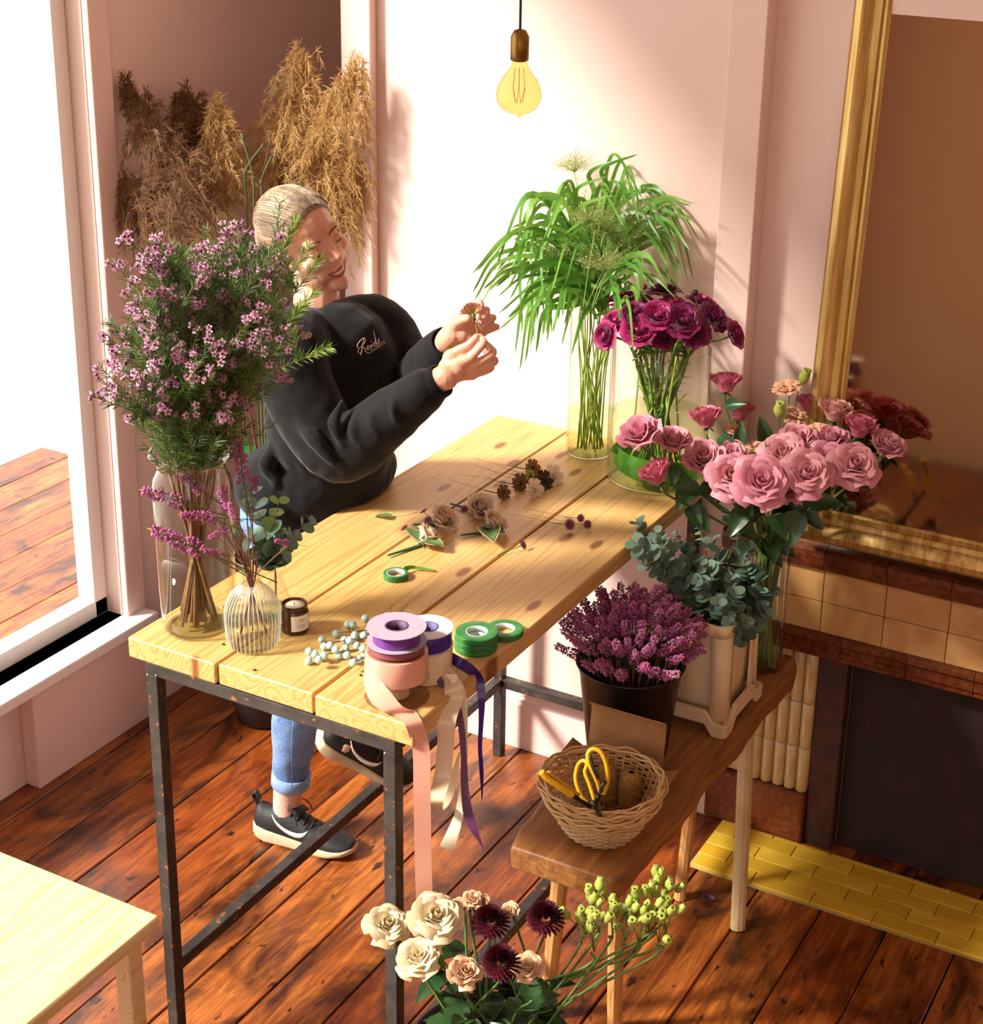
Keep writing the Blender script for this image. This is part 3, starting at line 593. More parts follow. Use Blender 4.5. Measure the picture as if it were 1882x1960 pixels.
# violet from the rear spool
tail(sp_f, [Dp(850, 1250, 3.09), Tz(872, 1264, 0.035), Tz(900, 1282, 0.014), Hg(917, 1303, TW + 0.004), Hg(922, 1340), Hg(921, 1385), Hg(919, 1430), Hg(922, 1480), Hg(923, 1530)], [0.021, 0.021, 0.021, 0.019, 0.013, 0.009, 0.008, 0.008, 0.002], M_VIOLET,
     [(0, 0.1, 1), (0.1, 0.3, 1), (0.6, 0.4, 0.5), sv, sv, sv, sv, sv, sv])
m = MB(); m.box(-0.012, 0.012, -0.0002, 0.0002, -0.007, 0.007); tg = m.build('price_tag', plain('tag_white', '#e4dfda', 0.6), sp_d, False); q = Dp(790, 1251, 3.0); tg.location = q - Vector(sp_d.location); tg.rotation_euler = (radians(-25), radians(-15), radians(20))
mb_ = MB()
for i in range(9): mb_.box(-0.003 + i * 0.0011, -0.003 + i * 0.0011 + (0.0006 if i % 3 else 0.0003), -0.0004, -0.0002, -0.004, 0.003)
mb_.build('bar_code', plain('black_ink', '#2a2626', 0.6), tg, False)

# ---- green florist tape
M_TAPE = plain('green_florist_tape', '#2e7a36', 0.42, '#246a2e', 60); M_TCORE = plain('tape_core_grey', '#b9c6c2', 0.5)
def tape(label, c, z, r, hole, h, grp='green tape rolls'):
    t = thing('florist_tape', label, 'tape', (c.x, c.y, TH + z), grp)
    bevel(ring(MB(), hole + 0.002, r, 0, h, 44).build('tape_winding', M_TAPE, t), 0.0012, 2); ring(MB(), hole, hole + 0.002, 0.0003, h - 0.0003, 36).build('core', M_TCORE, t, True)
    return t
g1 = Zp(911, 1240, TH); g2 = Zp(966, 1213, TH); g3 = Zp(758, 1106, TH)
for i in range(3): tape(('bottom', 'middle', 'top')[i] + ' green tape roll of the three stacked by the table edge', g1 + Vector((0.001 * i, -0.001 * (i % 2), 0)), i * 0.0122, 0.0405, 0.0195, 0.012)
tape('single green tape roll lying right of the tape stack', g2, 0.0, 0.0365, 0.019, 0.0125)
tp = tape('small green tape roll with loose end in the middle of the table', g3, 0.0, 0.0255, 0.0175, 0.0125)
m = MB(); P = catmull([Zp(772, 1090, TH + 0.011), Zp(790, 1086, TH + 0.008), Zp(812, 1089, TH + 0.004), Zp(834, 1093, TH + 0.003)], 6); n = len(P)
m.strip([p - Vector(tp.location) for p in P], [Vector((0, 0.25, 1)).lerp(Vector((0.2, 1, 0.1)), min(1, i / 8)).normalized() for i in range(n)], [0.012 - 0.008 * (i / n) ** 3 for i in range(n)]); solid(m.build('loose_end', plain('bright_green_tape_end', '#7fb62c', 0.4, trans=0.3), tp), 0.0004)

# ================================================================== goods on the bench
# wicker basket
bk = Zp(1150, 1588, BZ); M_WICK = plain('pale_wicker', '#d2aa72', 0.5, '#c2965a', 40, objvar='#dab680'); M_WICKP = plain('bleached_wicker', '#dcc298', 0.5, '#cba978', 40)
bas = thing('wicker_basket', 'round pale wicker basket with scissors and twine at the bench end', 'basket', (bk.x, bk.y, BZ))
def bask_r(z): return lerp(0.062, 0.119, (min(z, 0.105) / 0.105) ** 0.72)
stk = 44
for j in range(17):
    z0 = 0.006 + j * 0.0062; pts = []
    for k_ in range(2 * stk + 1):
        a = 2 * pi * k_ / (2 * stk); off = 0.0024 * (1 if (k_ // 2 + j) % 2 else -1) * (1 if k_ % 2 == 0 else 0.0); pts.append(((bask_r(z0) + off) * cos(a), (bask_r(z0) + off) * sin(a), z0 + 0.001 * sin(3 * a + j)))
    MB().tube(pts, 0.0030, 5, False, 0.55).build('weaver', M_WICKP if j < 9 else M_WICK, bas)
for k_ in range(stk):
    a = 2 * pi * (k_ + 0.5) / stk; MB().tube([(bask_r(z) * cos(a), bask_r(z) * sin(a), z) for z in (0.003, 0.02, 0.05, 0.08, 0.108)], 0.0023, 4).build('stake', M_WICK, bas)
for j in range(11):
    z0 = (0.083, 0.088, 0.093, 0.108, 0.112, 0.115, 0.118, 0.117, 0.074, 0.070, 0.113)[j]; ex = (0.006, 0.0075, 0.006, 0.004, 0.007, 0.004, 0.001, -0.003, 0.004, 0.005, -0.004)[j]; ph = j * 1.3
    pts = [((bask_r(z0) + ex + 0.0022 * sin(9 * a + ph)) * cos(a), (bask_r(z0) + ex + 0.0022 * sin(9 * a + ph)) * sin(a), z0 + 0.0035 * sin(7 * a + ph * 2) + 0.002 * sin(13 * a)) for a in [2 * pi * k_ / 90 for k_ in range(91)]]
    MB().tube(pts, 0.0026, 5, False).build('rim_cane', M_WICK, bas)
MB().lathe([(0.0005, 0.003), (0.062, 0.003), (0.0625, 0.006), (0.0005, 0.006)], 40).build('base', M_WICKP, bas)

M_TWINE = plain('jute_twine', '#a98345', 0.9, '#8b662f', 150, 0.5)
def twine(label, base, top, r):
    base, top = Vector(base), Vector(top); d = top - base; L_ = d.length; t = thing('twine_spool', label, 'twine', base); R3 = basis(d)
    m = MB(); prof_ = [(0.006, 0.0), (r * 0.8, 0.002), (r, L_ * 0.12), (r * 1.03, L_ * 0.5), (r * 0.95, L_ * 0.85), (r * 0.7, L_ * 0.98), (0.006, L_)]
    m.lathe(prof_, 22); o = m.build('wound_twine', M_TWINE, t); o.matrix_local = R3.to_4x4()
    m = MB(); pts = []
    turns = 13
    for k_ in range(turns * 14):
        u = k_ / (turns * 14 - 1); a = 2 * pi * turns * u; rr = r * (0.82 + 0.24 * sin(pi * min(1, max(0, u * 0.9 + 0.06)))) + 0.0006; pts.append((rr * cos(a), rr * sin(a), L_ * (0.04 + 0.92 * u) + 0.006 * sin(a)))
    m.tube(pts, 0.0011, 4); o = m.build('twine_strand', M_TWINE, t); o.matrix_local = R3.to_4x4(); return t
twine('jute twine spool standing at the right inside the wicker basket', Zp(1203, 1540, BZ + 0.032), Zp(1209, 1478, BZ + 0.105), 0.021)
twine('jute twine spool standing behind the upright yellow scissors', Zp(1168, 1535, BZ + 0.026), Zp(1160, 1462, BZ + 0.11), 0.018)
M_YELP = plain('yellow_plastic', '#d3a012', 0.35); M_BLKP = plain('black_rubber', '#17130f', 0.5); M_BLADE = plain('dark_steel_blade', '#2a2725', 0.3, metal=0.8)
def loop_tube(name, pts, r, mt, parent, seg=7): P = catmull([Vector(p) - Vector(parent.location) for p in pts], 6); return MB().tube(P, r, seg).build(name, mt, parent)
sc = thing('florist_scissors', 'yellow handled scissors standing upright in the basket', 'scissors', Dp(1143, 1545, 3.03))
loop_tube('handle_loop', [Dp(1150, 1516, 3.00), Dp(1141, 1490, 2.985), Dp(1128, 1462, 2.98), Dp(1126, 1442, 2.98), Dp(1137, 1434, 2.98), Dp(1152, 1442, 2.98), Dp(1162, 1468, 2.985), Dp(1163, 1496, 2.995), Dp(1155, 1520, 3.00)], 0.0042, M_YELP, sc)
loop_tube('grip_pad', [Dp(1145, 1490, 2.982), Dp(1136, 1470, 2.978), Dp(1130, 1446, 2.978)], 0.0036, M_BLKP, sc)
loop_tube('grip_pad', [Dp(1150, 1516, 2.994), Dp(1152, 1504, 2.99), Dp(1160, 1496, 2.99)], 0.0038, M_BLKP, sc)
loop_tube('handle_loop', [Dp(1138, 1532, 3.02), Dp(1128, 1500, 3.02), Dp(1120, 1478, 3.02), Dp(1124, 1462, 3.02), Dp(1116, 1456, 3.025), Dp(1106, 1466, 3.03), Dp(1102, 1492, 3.03), Dp(1112, 1522, 3.03), Dp(1124, 1536, 3.03)], 0.0038, M_YELP, sc)
loop_tube('blade', [Dp(1146, 1520, 3.01), Dp(1144, 1535, 3.025), Vector((bk.x - 0.004, bk.y + 0.01, BZ + 0.009))], 0.0045, M_BLADE, sc); loop_tube('blade', [Dp(1132, 1532, 3.025), Dp(1140, 1545, 3.035), Vector((bk.x + 0.006, bk.y + 0.008, BZ + 0.009))], 0.0042, M_BLKP, sc)
kn = thing('florist_knife', 'yellow handled knife leaning on the left rim of the basket', 'knife', Dp(1070, 1505, 3.0))
loop_tube('handle', [Dp(1036, 1477, 2.975), Dp(1048, 1490, 2.98), Dp(1070, 1505, 2.99), Dp(1096, 1523, 3.005)], 0.0062, M_YELP, kn, 8)
loop_tube('handle', [Dp(1048, 1478, 2.985), Dp(1072, 1496, 2.995), Dp(1108, 1522, 3.015)], 0.0042, plain('worn_yellow_plastic', '#b98a12', 0.4), kn, 8)
loop_tube('blade', [Dp(1098, 1524, 3.005), Dp(1112, 1533, 3.015), Dp(1130, 1545, 3.032)], 0.0042, M_BLADE, kn, 6)

# cardboard box with an open lid
M_CARD = plain('brown_cardboard', '#a97c4e', 0.75, '#9c7044', 25)
bx0, bx1, by0, by1 = 0.675, 0.852, 0.528, 0.612; bh = 0.062
box = thing('cardboard_box', 'open brown cardboard box behind the wicker basket', 'box', (bx0, by0, BZ)); w_, d_ = bx1 - bx0, by1 - by0; tt = 0.002
def cbox(name, *a, rot=None, piv=None):
    o = MB().box(*a).build(name, M_CARD, box, False); return o
cbox('box_wall', 0, w_, 0, tt, 0, bh); cbox('box_wall', 0, w_, d_ - tt, d_, 0, bh); cbox('box_wall', 0, tt, tt, d_ - tt, 0, bh); cbox('box_wall', w_ - tt, w_, tt, d_ - tt, 0, bh); cbox('box_floor', 0, w_, 0, d_, 0, tt)
# lid hinged at the back, standing up, with a tucked edge and two side flaps
m = MB()
lid_pts = [(0, 0), (0.004, 0.03), (0.010, 0.075), (0.012, 0.098)]
m.grid(lambda u, v: (0.004 + (w_ - 0.008) * u, d_ + [0, 0.001, 0.006, 0.009, 0.004, -0.010][int(v * 5 + 0.01)], bh + [0, 0.03, 0.07, 0.096, 0.108, 0.116][int(v * 5 + 0.01)]), 8, 6); solid(m.build('lid', M_CARD, box, True), 0.0025)
for sx, xx in ((-1, 0.0), (1, w_)):
    m = MB(); m.add([(xx, tt, bh), (xx, d_, bh), (xx + sx * 0.032, d_ - 0.004, bh + 0.018), (xx + sx * 0.034, 0.018, bh + 0.006)], [(0, 1, 2, 3)]); solid(m.build('side_flap', M_CARD, box, False), 0.002)
m = MB()
for i in range(46):
    c = Vector((R2(0.015, w_ - 0.015), R2(0.015, d_ - 0.015), bh - 0.012 + R2(0, 0.022))); pts = []
    for q in range(9): pts.append(c + Vector((0.011 * cos(q * 0.8 + i), 0.011 * sin(q * 0.8 + i), 0.004 * sin(q + i))))
    m.tube(pts, 0.0005, 3, False)
o = m.build('wire_tangle', plain('black_wire', '#1d1a19', 0.4), box); o['kind'] = 'stuff'
MB().box(0.004, w_ - 0.004, 0.004, d_ - 0.004, bh - 0.03, bh - 0.018).build('wire_bed', plain('dark_wire_bed', '#161311', 0.8), box, False)

# black bucket of heather
bu = Vector((0.708, 0.742, 0)); M_BLACK = plain('black_plastic', '#131110', 0.35)
buck = thing('black_bucket', 'black plastic flower bucket of pink heather on the bench', 'bucket', (bu.x, bu.y, BZ)); BH = 0.215
bprof = [(0.0005, 0), (0.082, 0), (0.086, 0.003), (0.108, BH - 0.02), (0.110, BH - 0.018), (0.113, BH - 0.004), (0.116, BH), (0.113, BH + 0.002), (0.108, BH - 0.004), (0.104, BH - 0.03), (0.084, 0.008), (0.0005, 0.008)]
MB().lathe(bprof, 48).build('bucket_body', M_BLACK, buck)
MB().lathe([(0.1155, BH - 0.003), (0.1175, BH), (0.1155, BH + 0.003), (0.1135, BH)], 48, closed=True).build('rim', M_BLACK, buck)

# cream plastic crate with open sides
M_CRATE = plain('cream_plastic', '#e2c9a0', 0.4, '#d8bd90', 9)
X0c, X1c, Y0c, Y1c = 0.708, 0.872, 0.888, 1.108; CH = 0.262
cr = thing('flower_crate', 'cream plastic flower crate with open frame sides holding eucalyptus', 'crate', (X0c, Y0c, BZ)); cw, cd_ = X1c - X0c, Y1c - Y0c
# inner tapered tub
m = MB()
def ringr(ix, z, r=0.02):
    pts = []
    for (cx, cy, a0) in ((cw - ix - r, cd_ - ix - r, 0), (ix + r, cd_ - ix - r, pi / 2), (ix + r, ix + r, pi), (cw - ix - r, ix + r, 3 * pi / 2)):
        for q in range(5): an = a0 + q * pi / 8; pts.append((cx + r * cos(an), cy + r * sin(an), z))
    return pts
secs = [ringr(0.026, 0.03), ringr(0.024, 0.035), ringr(0.014, CH - 0.01), ringr(0.017, CH - 0.01), ringr(0.027, 0.045)]
nS = len(secs[0]); vs = [p for s_ in secs for p in s_]
m.add(vs, [(i * nS + k, i * nS + (k + 1) % nS, (i + 1) * nS + (k + 1) % nS, (i + 1) * nS + k) for i in range(len(secs) - 1) for k in range(nS)] + [tuple(range(nS - 1, -1, -1)), tuple((len(secs) - 1) * nS + k for k in range(nS))]); m.build('tub', M_CRATE, cr)
# corner posts, top rim and stepped skirt
def post(cx, cy, a0, wid=0.034):
    m = MB(); P = [];  r = 0.022; sx, sy = (1 if cx > cw / 2 else -1), (1 if cy > cd_ / 2 else -1)
    out = [(-sx * wid, 0), (-sx * r, 0)] + [(-sx * r + sx * r * sin(q * pi / 8), -sy * r + sy * r * cos(q * pi / 8)) for q in range(1, 4)] + [(0, -sy * r), (0, -sy * wid)]
    for z in (0.03, CH): P += [(cx + p - sx * (0.004 if z < 0.1 else 0.009), cy + q - sy * (0.004 if z < 0.1 else 0.009), z) for p, q in out]
    n = len(out); m.add(P, [(i, i + 1, n + i + 1, n + i) for i in range(n - 1)]); o = m.build('corner_post', M_CRATE, cr); solid(o, 0.004); return o
for cx in (0, cw):
    for cy in (0, cd_): post(cx, cy, 0)
m = MB(); s1, s2, s3, s4 = ringr(0.006, CH - 0.028, 0.024), ringr(0.006, CH, 0.024), ringr(0.013, CH, 0.022), ringr(0.013, CH - 0.028, 0.022); vs = s1 + s2 + s3 + s4
m.add(vs, [(i * nS + k, i * nS + (k + 1) % nS, ((i + 1) % 4) * nS + (k + 1) % nS, ((i + 1) % 4) * nS + k) for i in range(4) for k in range(nS)]); m.build('top_rim', M_CRATE, cr)
def skirt(p, q, nrm):
    """band along one side: full depth at the corners, lifted in the middle"""
    p, q = Vector(p), Vector(q); L_ = (q - p).length; m = MB(); ks = [(0, 0.0), (0.16, 0.0), (0.27, 0.026), (0.73, 0.026), (0.84, 0.0), (1, 0.0)]; vs = []
    for u, dz in ks:
        b_ = p.lerp(q, u); vs += [(b_.x, b_.y, 0.0 + dz), (b_.x, b_.y, 0.032 + dz)]
    m.add(vs, [(2 * i, 2 * i + 2, 2 * i + 3, 2 * i + 1) for i in range(len(ks) - 1)]); o = m.build('skirt_band', M_CRATE, cr, False); solid(o, 0.012, 0); bevel(o, 0.002, 2); return o
skirt((0.0, 0, 0), (cw, 0, 0), 0); skirt((cw, 0, 0), (cw, cd_, 0), 0); skirt((cw, cd_, 0), (0, cd_, 0), 0); skirt((0, cd_, 0), (0, 0, 0), 0)
for u in (0.76,): bevel(MB().box(cw - 0.011, cw - 0.005, cd_ * u - 0.012, cd_ * u + 0.012, 0.05, CH - 0.02).build('strut', M_CRATE, cr, False), 0.002)

# glass vase of roses on the bench
rv = Vector((0.828, 1.238, 0))
rvase = vessel('rose_vase', 'slender clear glass vase of pink roses at the far end of the bench', (rv.x, rv.y, BZ), [(0.042, 0.0), (0.0465, 0.004), (0.047, 0.02), (0.047, 0.15), (0.0475, 0.297), (0.0465, 0.300)], M_GLASS, 0.12)

# ================================================================== pendant bulb
pl = Yp(993, 204, 0.9); M_AMB = thin_glass('amber_bulb_glass', '#ffe6b8', '#dc9c4c', 1.4)
lamp = thing('pendant_lamp', 'amber globe light bulb hanging on a cord in front of the back wall', 'lamp', (pl.x, pl.y, 1.852))
MB().lathe([(0.0005, 0.0), (0.004, 0.0), (0.006, 0.004), (0.012, 0.007), (0.025, 0.011), (0.038, 0.020), (0.046, 0.034), (0.0475, 0.048), (0.044, 0.064), (0.036, 0.08), (0.024, 0.096), (0.016, 0.11), (0.0135, 0.12)], 36).build('bulb', M_AMB, lamp)
m = MB()
for q in range(6):
    a = q * pi / 3; m.tube([(0.010 * cos(a), 0.010 * sin(a), 0.10), (0.014 * cos(a), 0.014 * sin(a), 0.06), (0.008 * cos(a + 0.5), 0.008 * sin(a + 0.5), 0.03)], 0.0006, 4)
m.build('filament', plain('filament_wire', '#b9772e', 0.4), lamp)
MB().lathe([(0.014, 0.115), (0.019, 0.118), (0.019, 0.165), (0.012, 0.178), (0.004, 0.18)], 24).build('socket', plain('aged_brass', '#8a6a30', 0.35, metal=0.9), lamp)
MB().tube([(0, 0, 0.178), (0, 0, 4.1 - 1.852)], 0.003, 6).build('cord', plain('twisted_cord', '#3a2c22', 0.8), lamp)
# ================================================================== flowers and foliage: building blocks
M_STEM = plain('green_stem', '#5b7a34', 0.5, '#476628', 40); M_BSTEM = plain('brown_stem', '#6a4a2e', 0.7, '#8a5f38', 60); M_YSTEM = plain('lime_stem', '#93b23c', 0.45, '#a9c454', 30, trans=0.2)
M_RLEAF = plain('rose_leaf', '#2c4a26', 0.35, '#3b5c2e', 20, trans=0.15, objvar='#24401f')
def stem_tube(parent, pts, r, mt, name='stem', seg=6, r1=None, n=7):
    base = Vector(parent.location); P = [p - base for p in catmull(pts, n)]; k = len(P); return MB().tube(P, [lerp(r, r1 if r1 else r, i / (k - 1)) for i in range(k)], seg).build(name, mt, parent)
def leaf_mesh(name, mt, L=1.0, w=0.5, fold=0.12, curl=0.15, nu=7, point=1.0, wavy=0.0, base_round=0.6):
    m = MB()
    def fn(u, v):
        s_ = (v - 0.5) * 2; prof_ = (sin(pi * u ** base_round)) ** point if 0 < u < 1 else 0.0
        return (s_ * w / 2 * prof_, u * L, fold * abs(s_) * prof_ * w - curl * u * u * L + wavy * sin(u * 14 + s_ * 2) * abs(s_))
    m.grid(fn, nu, 5); return m.mesh(name, mt)
ME_RLEAF = leaf_mesh('leaf', M_RLEAF, 1.0, 0.62, 0.25, 0.18, 9, 0.8, 0.01)
def put_leaf(parent, me, at, direction, size, upv=(0, 0, 1), name='leaf'):
    d = Vector(direction).normalized(); u = Vector(upv); x = d.cross(u)
    if x.length < 1e-3: x = d.cross(Vector((1, 0, 0)))
    x.normalize(); z = x.cross(d); o = ob(name, me, parent); R3 = Matrix(((x.x, d.x, z.x), (x.y, d.y, z.y), (x.z, d.z, z.z))); return place(o, Vector(at) - Vector(parent.location), R3, size)
def camdir(r, u, t): return (CR * r + CU * u - CD * t).normalized()

def petal(m, th, rb, rt, h, w, curl=0.0, z0=0.0, nu=6, nv=5, ruffle=0.0, cup=0.0, dip=0.12):
    def fn(u, v):
        s_ = (v - 0.5) * 2; rr = lerp(rb, rt, u ** 0.75) + curl * max(0, u - 0.55) ** 2 * 4 + ruffle * sin(s_ * 5 + th * 3) * u * u - cup * s_ * s_ * u * rt * 0.3
        ww = w * (0.45 + 0.55 * sin(pi * min(1.0, 0.2 + u * 0.66))); a = th + s_ * ww
        z = z0 + h * u * (1 - dip * s_ * s_) - curl * max(0, u - 0.6) ** 2 * 5 * 0.8
        return (rr * cos(a), rr * sin(a), z)
    return m.grid(fn, nu, nv)
def petal_mat(name, a, c, d, rough=0.55, tr=0.25):
    b = N(name); v = b.coords((1, 1, 1)).outputs[0]; nz = b.noise(v, 60, 3); col = b.ramp(nz, [(0.3, a), (0.7, c)])
    lw = b.n('ShaderNodeLayerWeight'); lw.inputs[0].default_value = 0.3; col = b.mix(b.rnd(), col, d); b.base(col); b.p.inputs['Roughness'].default_value = rough
    b.p.inputs['Sheen Weight'].default_value = 0.15
    t = b.n('ShaderNodeBsdfTranslucent'); b.l(col, t.inputs[0]); mx = b.n('ShaderNodeMixShader'); mx.inputs[0].default_value = tr; b.l(b.p.outputs[0], mx.inputs[1]); b.l(t.outputs[0], mx.inputs[2]); b.l(mx.outputs[0], b.out.inputs[0]); return b.m
M_ROSE = petal_mat('dusty_pink_petal', '#d07a92', '#dc90a4', '#dc9ca2'); M_ROSE2 = petal_mat('warm_pink_petal', '#c9607c', '#d67a8a', '#cc6a80'); M_ROSEP = petal_mat('pale_peach_pink_petal', '#d99c93', '#dfae9d', '#d89c96')
M_SEPAL = plain('sepal_green', '#3f5a2a', 0.5)
def rose_core(mt, openness):
    m = MB(); k = 0
    # tight spiral heart then widening whorls
    pts = [(0.0012 + 0.0011 * a, a) for a in np.linspace(0, 2 * pi * 1.6, 30)]
    vs = []
    for r_, a in pts: vs += [(r_ * cos(a), r_ * sin(a), 0.014), (r_ * cos(a) * 1.05, r_ * sin(a) * 1.05, 0.0395 - 0.0002 * a)]
    m.add(vs, [(2 * i, 2 * i + 1, 2 * i + 3, 2 * i + 2) for i in range(len(pts) - 1)])
    for ring_, (n_, rt, h) in enumerate(((3, 0.0125, 0.040), (4, 0.0165, 0.0405), (5, 0.0205, 0.040), (5, 0.0245, 0.039))):
        for q in range(n_):
            th = 2 * pi * q / n_ + ring_ * 0.9; petal(m, th, 0.004 + 0.003 * ring_, rt * (0.85 + 0.3 * openness), h, 2.5 / n_ + 0.38, 0.004 + 0.004 * openness * ring_, 0.0, 6, 7, 0.0006 * ring_, 0.0, 0.22)
    m.ball((0, 0, 0.010), 0.013, 10, 6, (1, 1, 0.9)); return m.mesh('bloom', mt)
def rose_petal_mesh(mt, openness, wide=0.8): m = MB(); petal(m, 0, 0.008, 0.0265 + 0.004 * openness, 0.037 - 0.003 * openness, wide, 0.004 + 0.014 * openness, -0.001, 9, 9, 0.0009, 0.0, 0.3); return m.mesh('petal', mt)
ROSE_ME = {k_: (rose_core(mt, op), rose_petal_mesh(mt, op)) for k_, (mt, op) in dict(o=(M_ROSE, 0.7), h=(M_ROSE, 0.28), b=(M_ROSE2, 0.02), p=(M_ROSEP, 0.12)).items()}
ME_SEP = leaf_mesh('sepal', M_SEPAL, 1.0, 0.28, 0.1, 0.35, 6, 0.7)
def bloom_rose(t, c, facing, size, kind, me=None, n_out=8):
    core_me, pet_me = me or ROSE_ME[kind]; f = Vector(facing).normalized(); R3 = basis(f, Vector((R2(-1, 1), R2(-1, 1), R2(-1, 1)))); s_ = size / 0.072
    c0 = Vector(c) - f * 0.022 * s_ - Vector(t.location); bl_ = place(ob('bloom', core_me, t), c0, R3, s_); ph = R2(0, 6)
    for q in range(n_out):
        o = ob('petal', pet_me, bl_); ring_ = q // 4; o.matrix_local = Matrix.Rotation(ph + q * 2 * pi / 4 + ring_ * 0.8, 4, 'Z') @ Matrix.Rotation((0.03 + 0.14 * ring_ + R2(-0.04, 0.07)) * {'o': 1.25, 'h': 0.7, 'b': 0.25, 'p': 0.4}[kind], 4, 'Y') @ Matrix.Diagonal((1 + 0.08 * ring_,) * 3 + (1,))
    for q in range(5):
        a = q * 2 * pi / 5; d = R3 @ Vector((cos(a), sin(a), -0.3)); put_leaf(t, ME_SEP, Vector(c) - f * 0.024 * s_, d, 0.022, R3 @ Vector((0, 0, 1)), 'sepal')
    return bl_

# ---- roses
rim = Vector((rv.x, rv.y, BZ + 0.30)); GR_ROSE = 'pink roses in the slender bench vase'
roses = [  # px, py, px size, distance, facing (right, up, to camera), kind, label
    (1224, 827, 76, 3.46, (-0.35, 0.75, 0.6), 'h', 'leftmost open pink rose, in front of the wide cylinder vase'),
    (1289, 840, 66, 3.50, (0.0, 0.8, 0.5), 'h', 'pink rose with peach outer petals, second from left'),
    (1254, 902, 66, 3.44, (-0.3, 0.55, 0.15), 'b', 'deep pink half-closed rose, lowest on the left of the bunch'),
    (1347, 874, 70, 3.52, (-0.15, 0.6, 0.75), 'h', 'dusty pink rose right of the two leftmost upper blooms'),
    (1351, 795, 64, 3.62, (-0.15, 1.0, 0.2), 'b', 'pink rosebud seen from the side above the dusty pink rose'),
    (1390, 728, 62, 3.70, (0.0, 1.0, 0.12), 'b', 'highest pink rose, side on against the pink wall'),
    (1416, 782, 60, 3.76, (0.15, 1.0, 0.0), 'b', 'shaded pink rose just below and right of the highest one'),
    (1400, 870, 60, 3.56, (0.0, 0.7, 0.7), 'h', 'pink rose half hidden behind two front blooms left of centre'),
    (1400, 909, 72, 3.46, (-0.1, 0.5, 0.9), 'o', 'open pink rose left of the biggest front bloom'),
    (1457, 920, 82, 3.40, (0.0, 0.42, 0.95), 'o', 'biggest fully open pink rose at the front centre'),
    (1498, 866, 70, 3.52, (-0.25, 0.6, 0.8), 'o', 'open rose behind and right of the biggest front bloom'),
    (1525, 838, 64, 3.60, (-0.1, 0.75, 0.65), 'h', 'mauve pink rose above the centre right blooms'),
    (1544, 904, 76, 3.42, (0.05, 0.5, 0.9), 'o', 'large open pink rose right of the biggest front bloom'),
    (1508, 934, 60, 3.47, (0.1, 0.4, 0.8), 'h', 'low pink rose tucked between the two largest front blooms'),
    (1586, 882, 68, 3.50, (0.0, 0.55, 0.9), 'o', 'open pink rose second from right in the front row'),
    (1636, 888, 74, 3.46, (0.1, 0.55, 0.85), 'o', 'rightmost open pink rose of the front row'),
    (1590, 838, 62, 3.60, (0.0, 0.8, 0.55), 'h', 'mauve rose behind the second from right front bloom'),
    (1554, 769, 60, 3.72, (0.1, 1.0, 0.0), 'b', 'dark pink rose seen from the side below the peach flower'),
    (1601, 782, 66, 3.66, (0.2, 0.85, 0.3), 'p', 'pale peach pink rose turned away at upper right'),
    (1648, 813, 66, 3.58, (0.2, 0.9, 0.3), 'b', 'bright pink rosebud at the far upper right'),
    (1700, 850, 66, 3.56, (0.3, 0.75, 0.6), 'h', 'pink rose furthest right of the bunch beside the mirror')]
for i, (x_, y_, sz, d_, fc, kind, lab_) in enumerate(roses):
    d_ += 0.10; c = Dp(x_, y_, d_); f = camdir(*fc); t = thing('rose', lab_, 'rose', c - f * 0.03, GR_ROSE)
    bloom_rose(t, c, f, sz * (1.13 if kind == 'o' else 1.12) / F_PX * d_, kind)
    a_ = R2(0, 6.28); foot = Vector((rv.x + 0.028 * cos(a_), rv.y + 0.028 * sin(a_), BZ + 0.012)); rp = rim + Vector((-0.032 * cos(a_), -0.032 * sin(a_), 0.0)) * 0.9
    b0 = c - f * 0.03; mid = b0.lerp(rp, 0.45) + Vector((0, 0, 0.02)) - f * 0.03
    stem_tube(t, [b0, b0 - f * 0.03, mid, rp, foot], 0.0026, M_STEM, r1=0.003)
    P = catmull([b0, b0 - f * 0.03, mid, rp], 8)
    for q in range(3 if y_ > 840 else 2):
        p = P[int(R2(0.30, 0.95) * (len(P) - 1))]; put_leaf(t, ME_RLEAF, p, CR * R2(-1, 1) + CU * R2(-0.9, 0.3) - CD * R2(0.1, 0.9), R2(0.045, 0.075), -CD + CU * R2(0.2, 0.9))
# large dark leaves that show below and between the blooms
big = [((1424, 975), (-0.5, -0.8, 0.4), 0.07, 3.5), ((1478, 985), (0.35, -0.6, 0.5), 0.07, 3.47), ((1525, 975), (-0.2, -1, 0.2), 0.085, 3.45), ((1545, 965), (1, 0.1, 0.2), 0.075, 3.5), ((1385, 945), (-0.7, 0.1, 0.4), 0.07, 3.52), ((1340, 940), (-1, 0.2, 0.3), 0.06, 3.5), ((1415, 845), (0.1, 0.9, 0.2), 0.045, 3.6), ((1372, 840), (0.8, -0.3, 0.3), 0.055, 3.58), ((1465, 845), (-0.2, 0.9, 0.4), 0.06, 3.62), ((1310, 935), (-0.3, -0.9, 0.3), 0.05, 3.5)]
gr = thing('rose_foliage_stem', 'leafy rose stem without a bloom below the front roses', 'rose stem', Dp(1470, 980, 3.6))
for (q, dr, s_, d_) in big: put_leaf(gr, ME_RLEAF, Dp(q[0], q[1], d_ + 0.1), camdir(*dr), s_, -CD + CU * 0.5)
for q in ((1424, 975), (1478, 985), (1525, 975), (1385, 945), (1340, 940), (1415, 845), (1465, 845)): stem_tube(gr, [Dp(q[0], q[1], 3.62), Dp((q[0] + 1480) / 2, (q[1] + 1040) / 2, 3.66), rim + Vector((R2(-0.02, 0.02), R2(-0.02, 0.02), -0.01))], 0.0016, M_STEM)
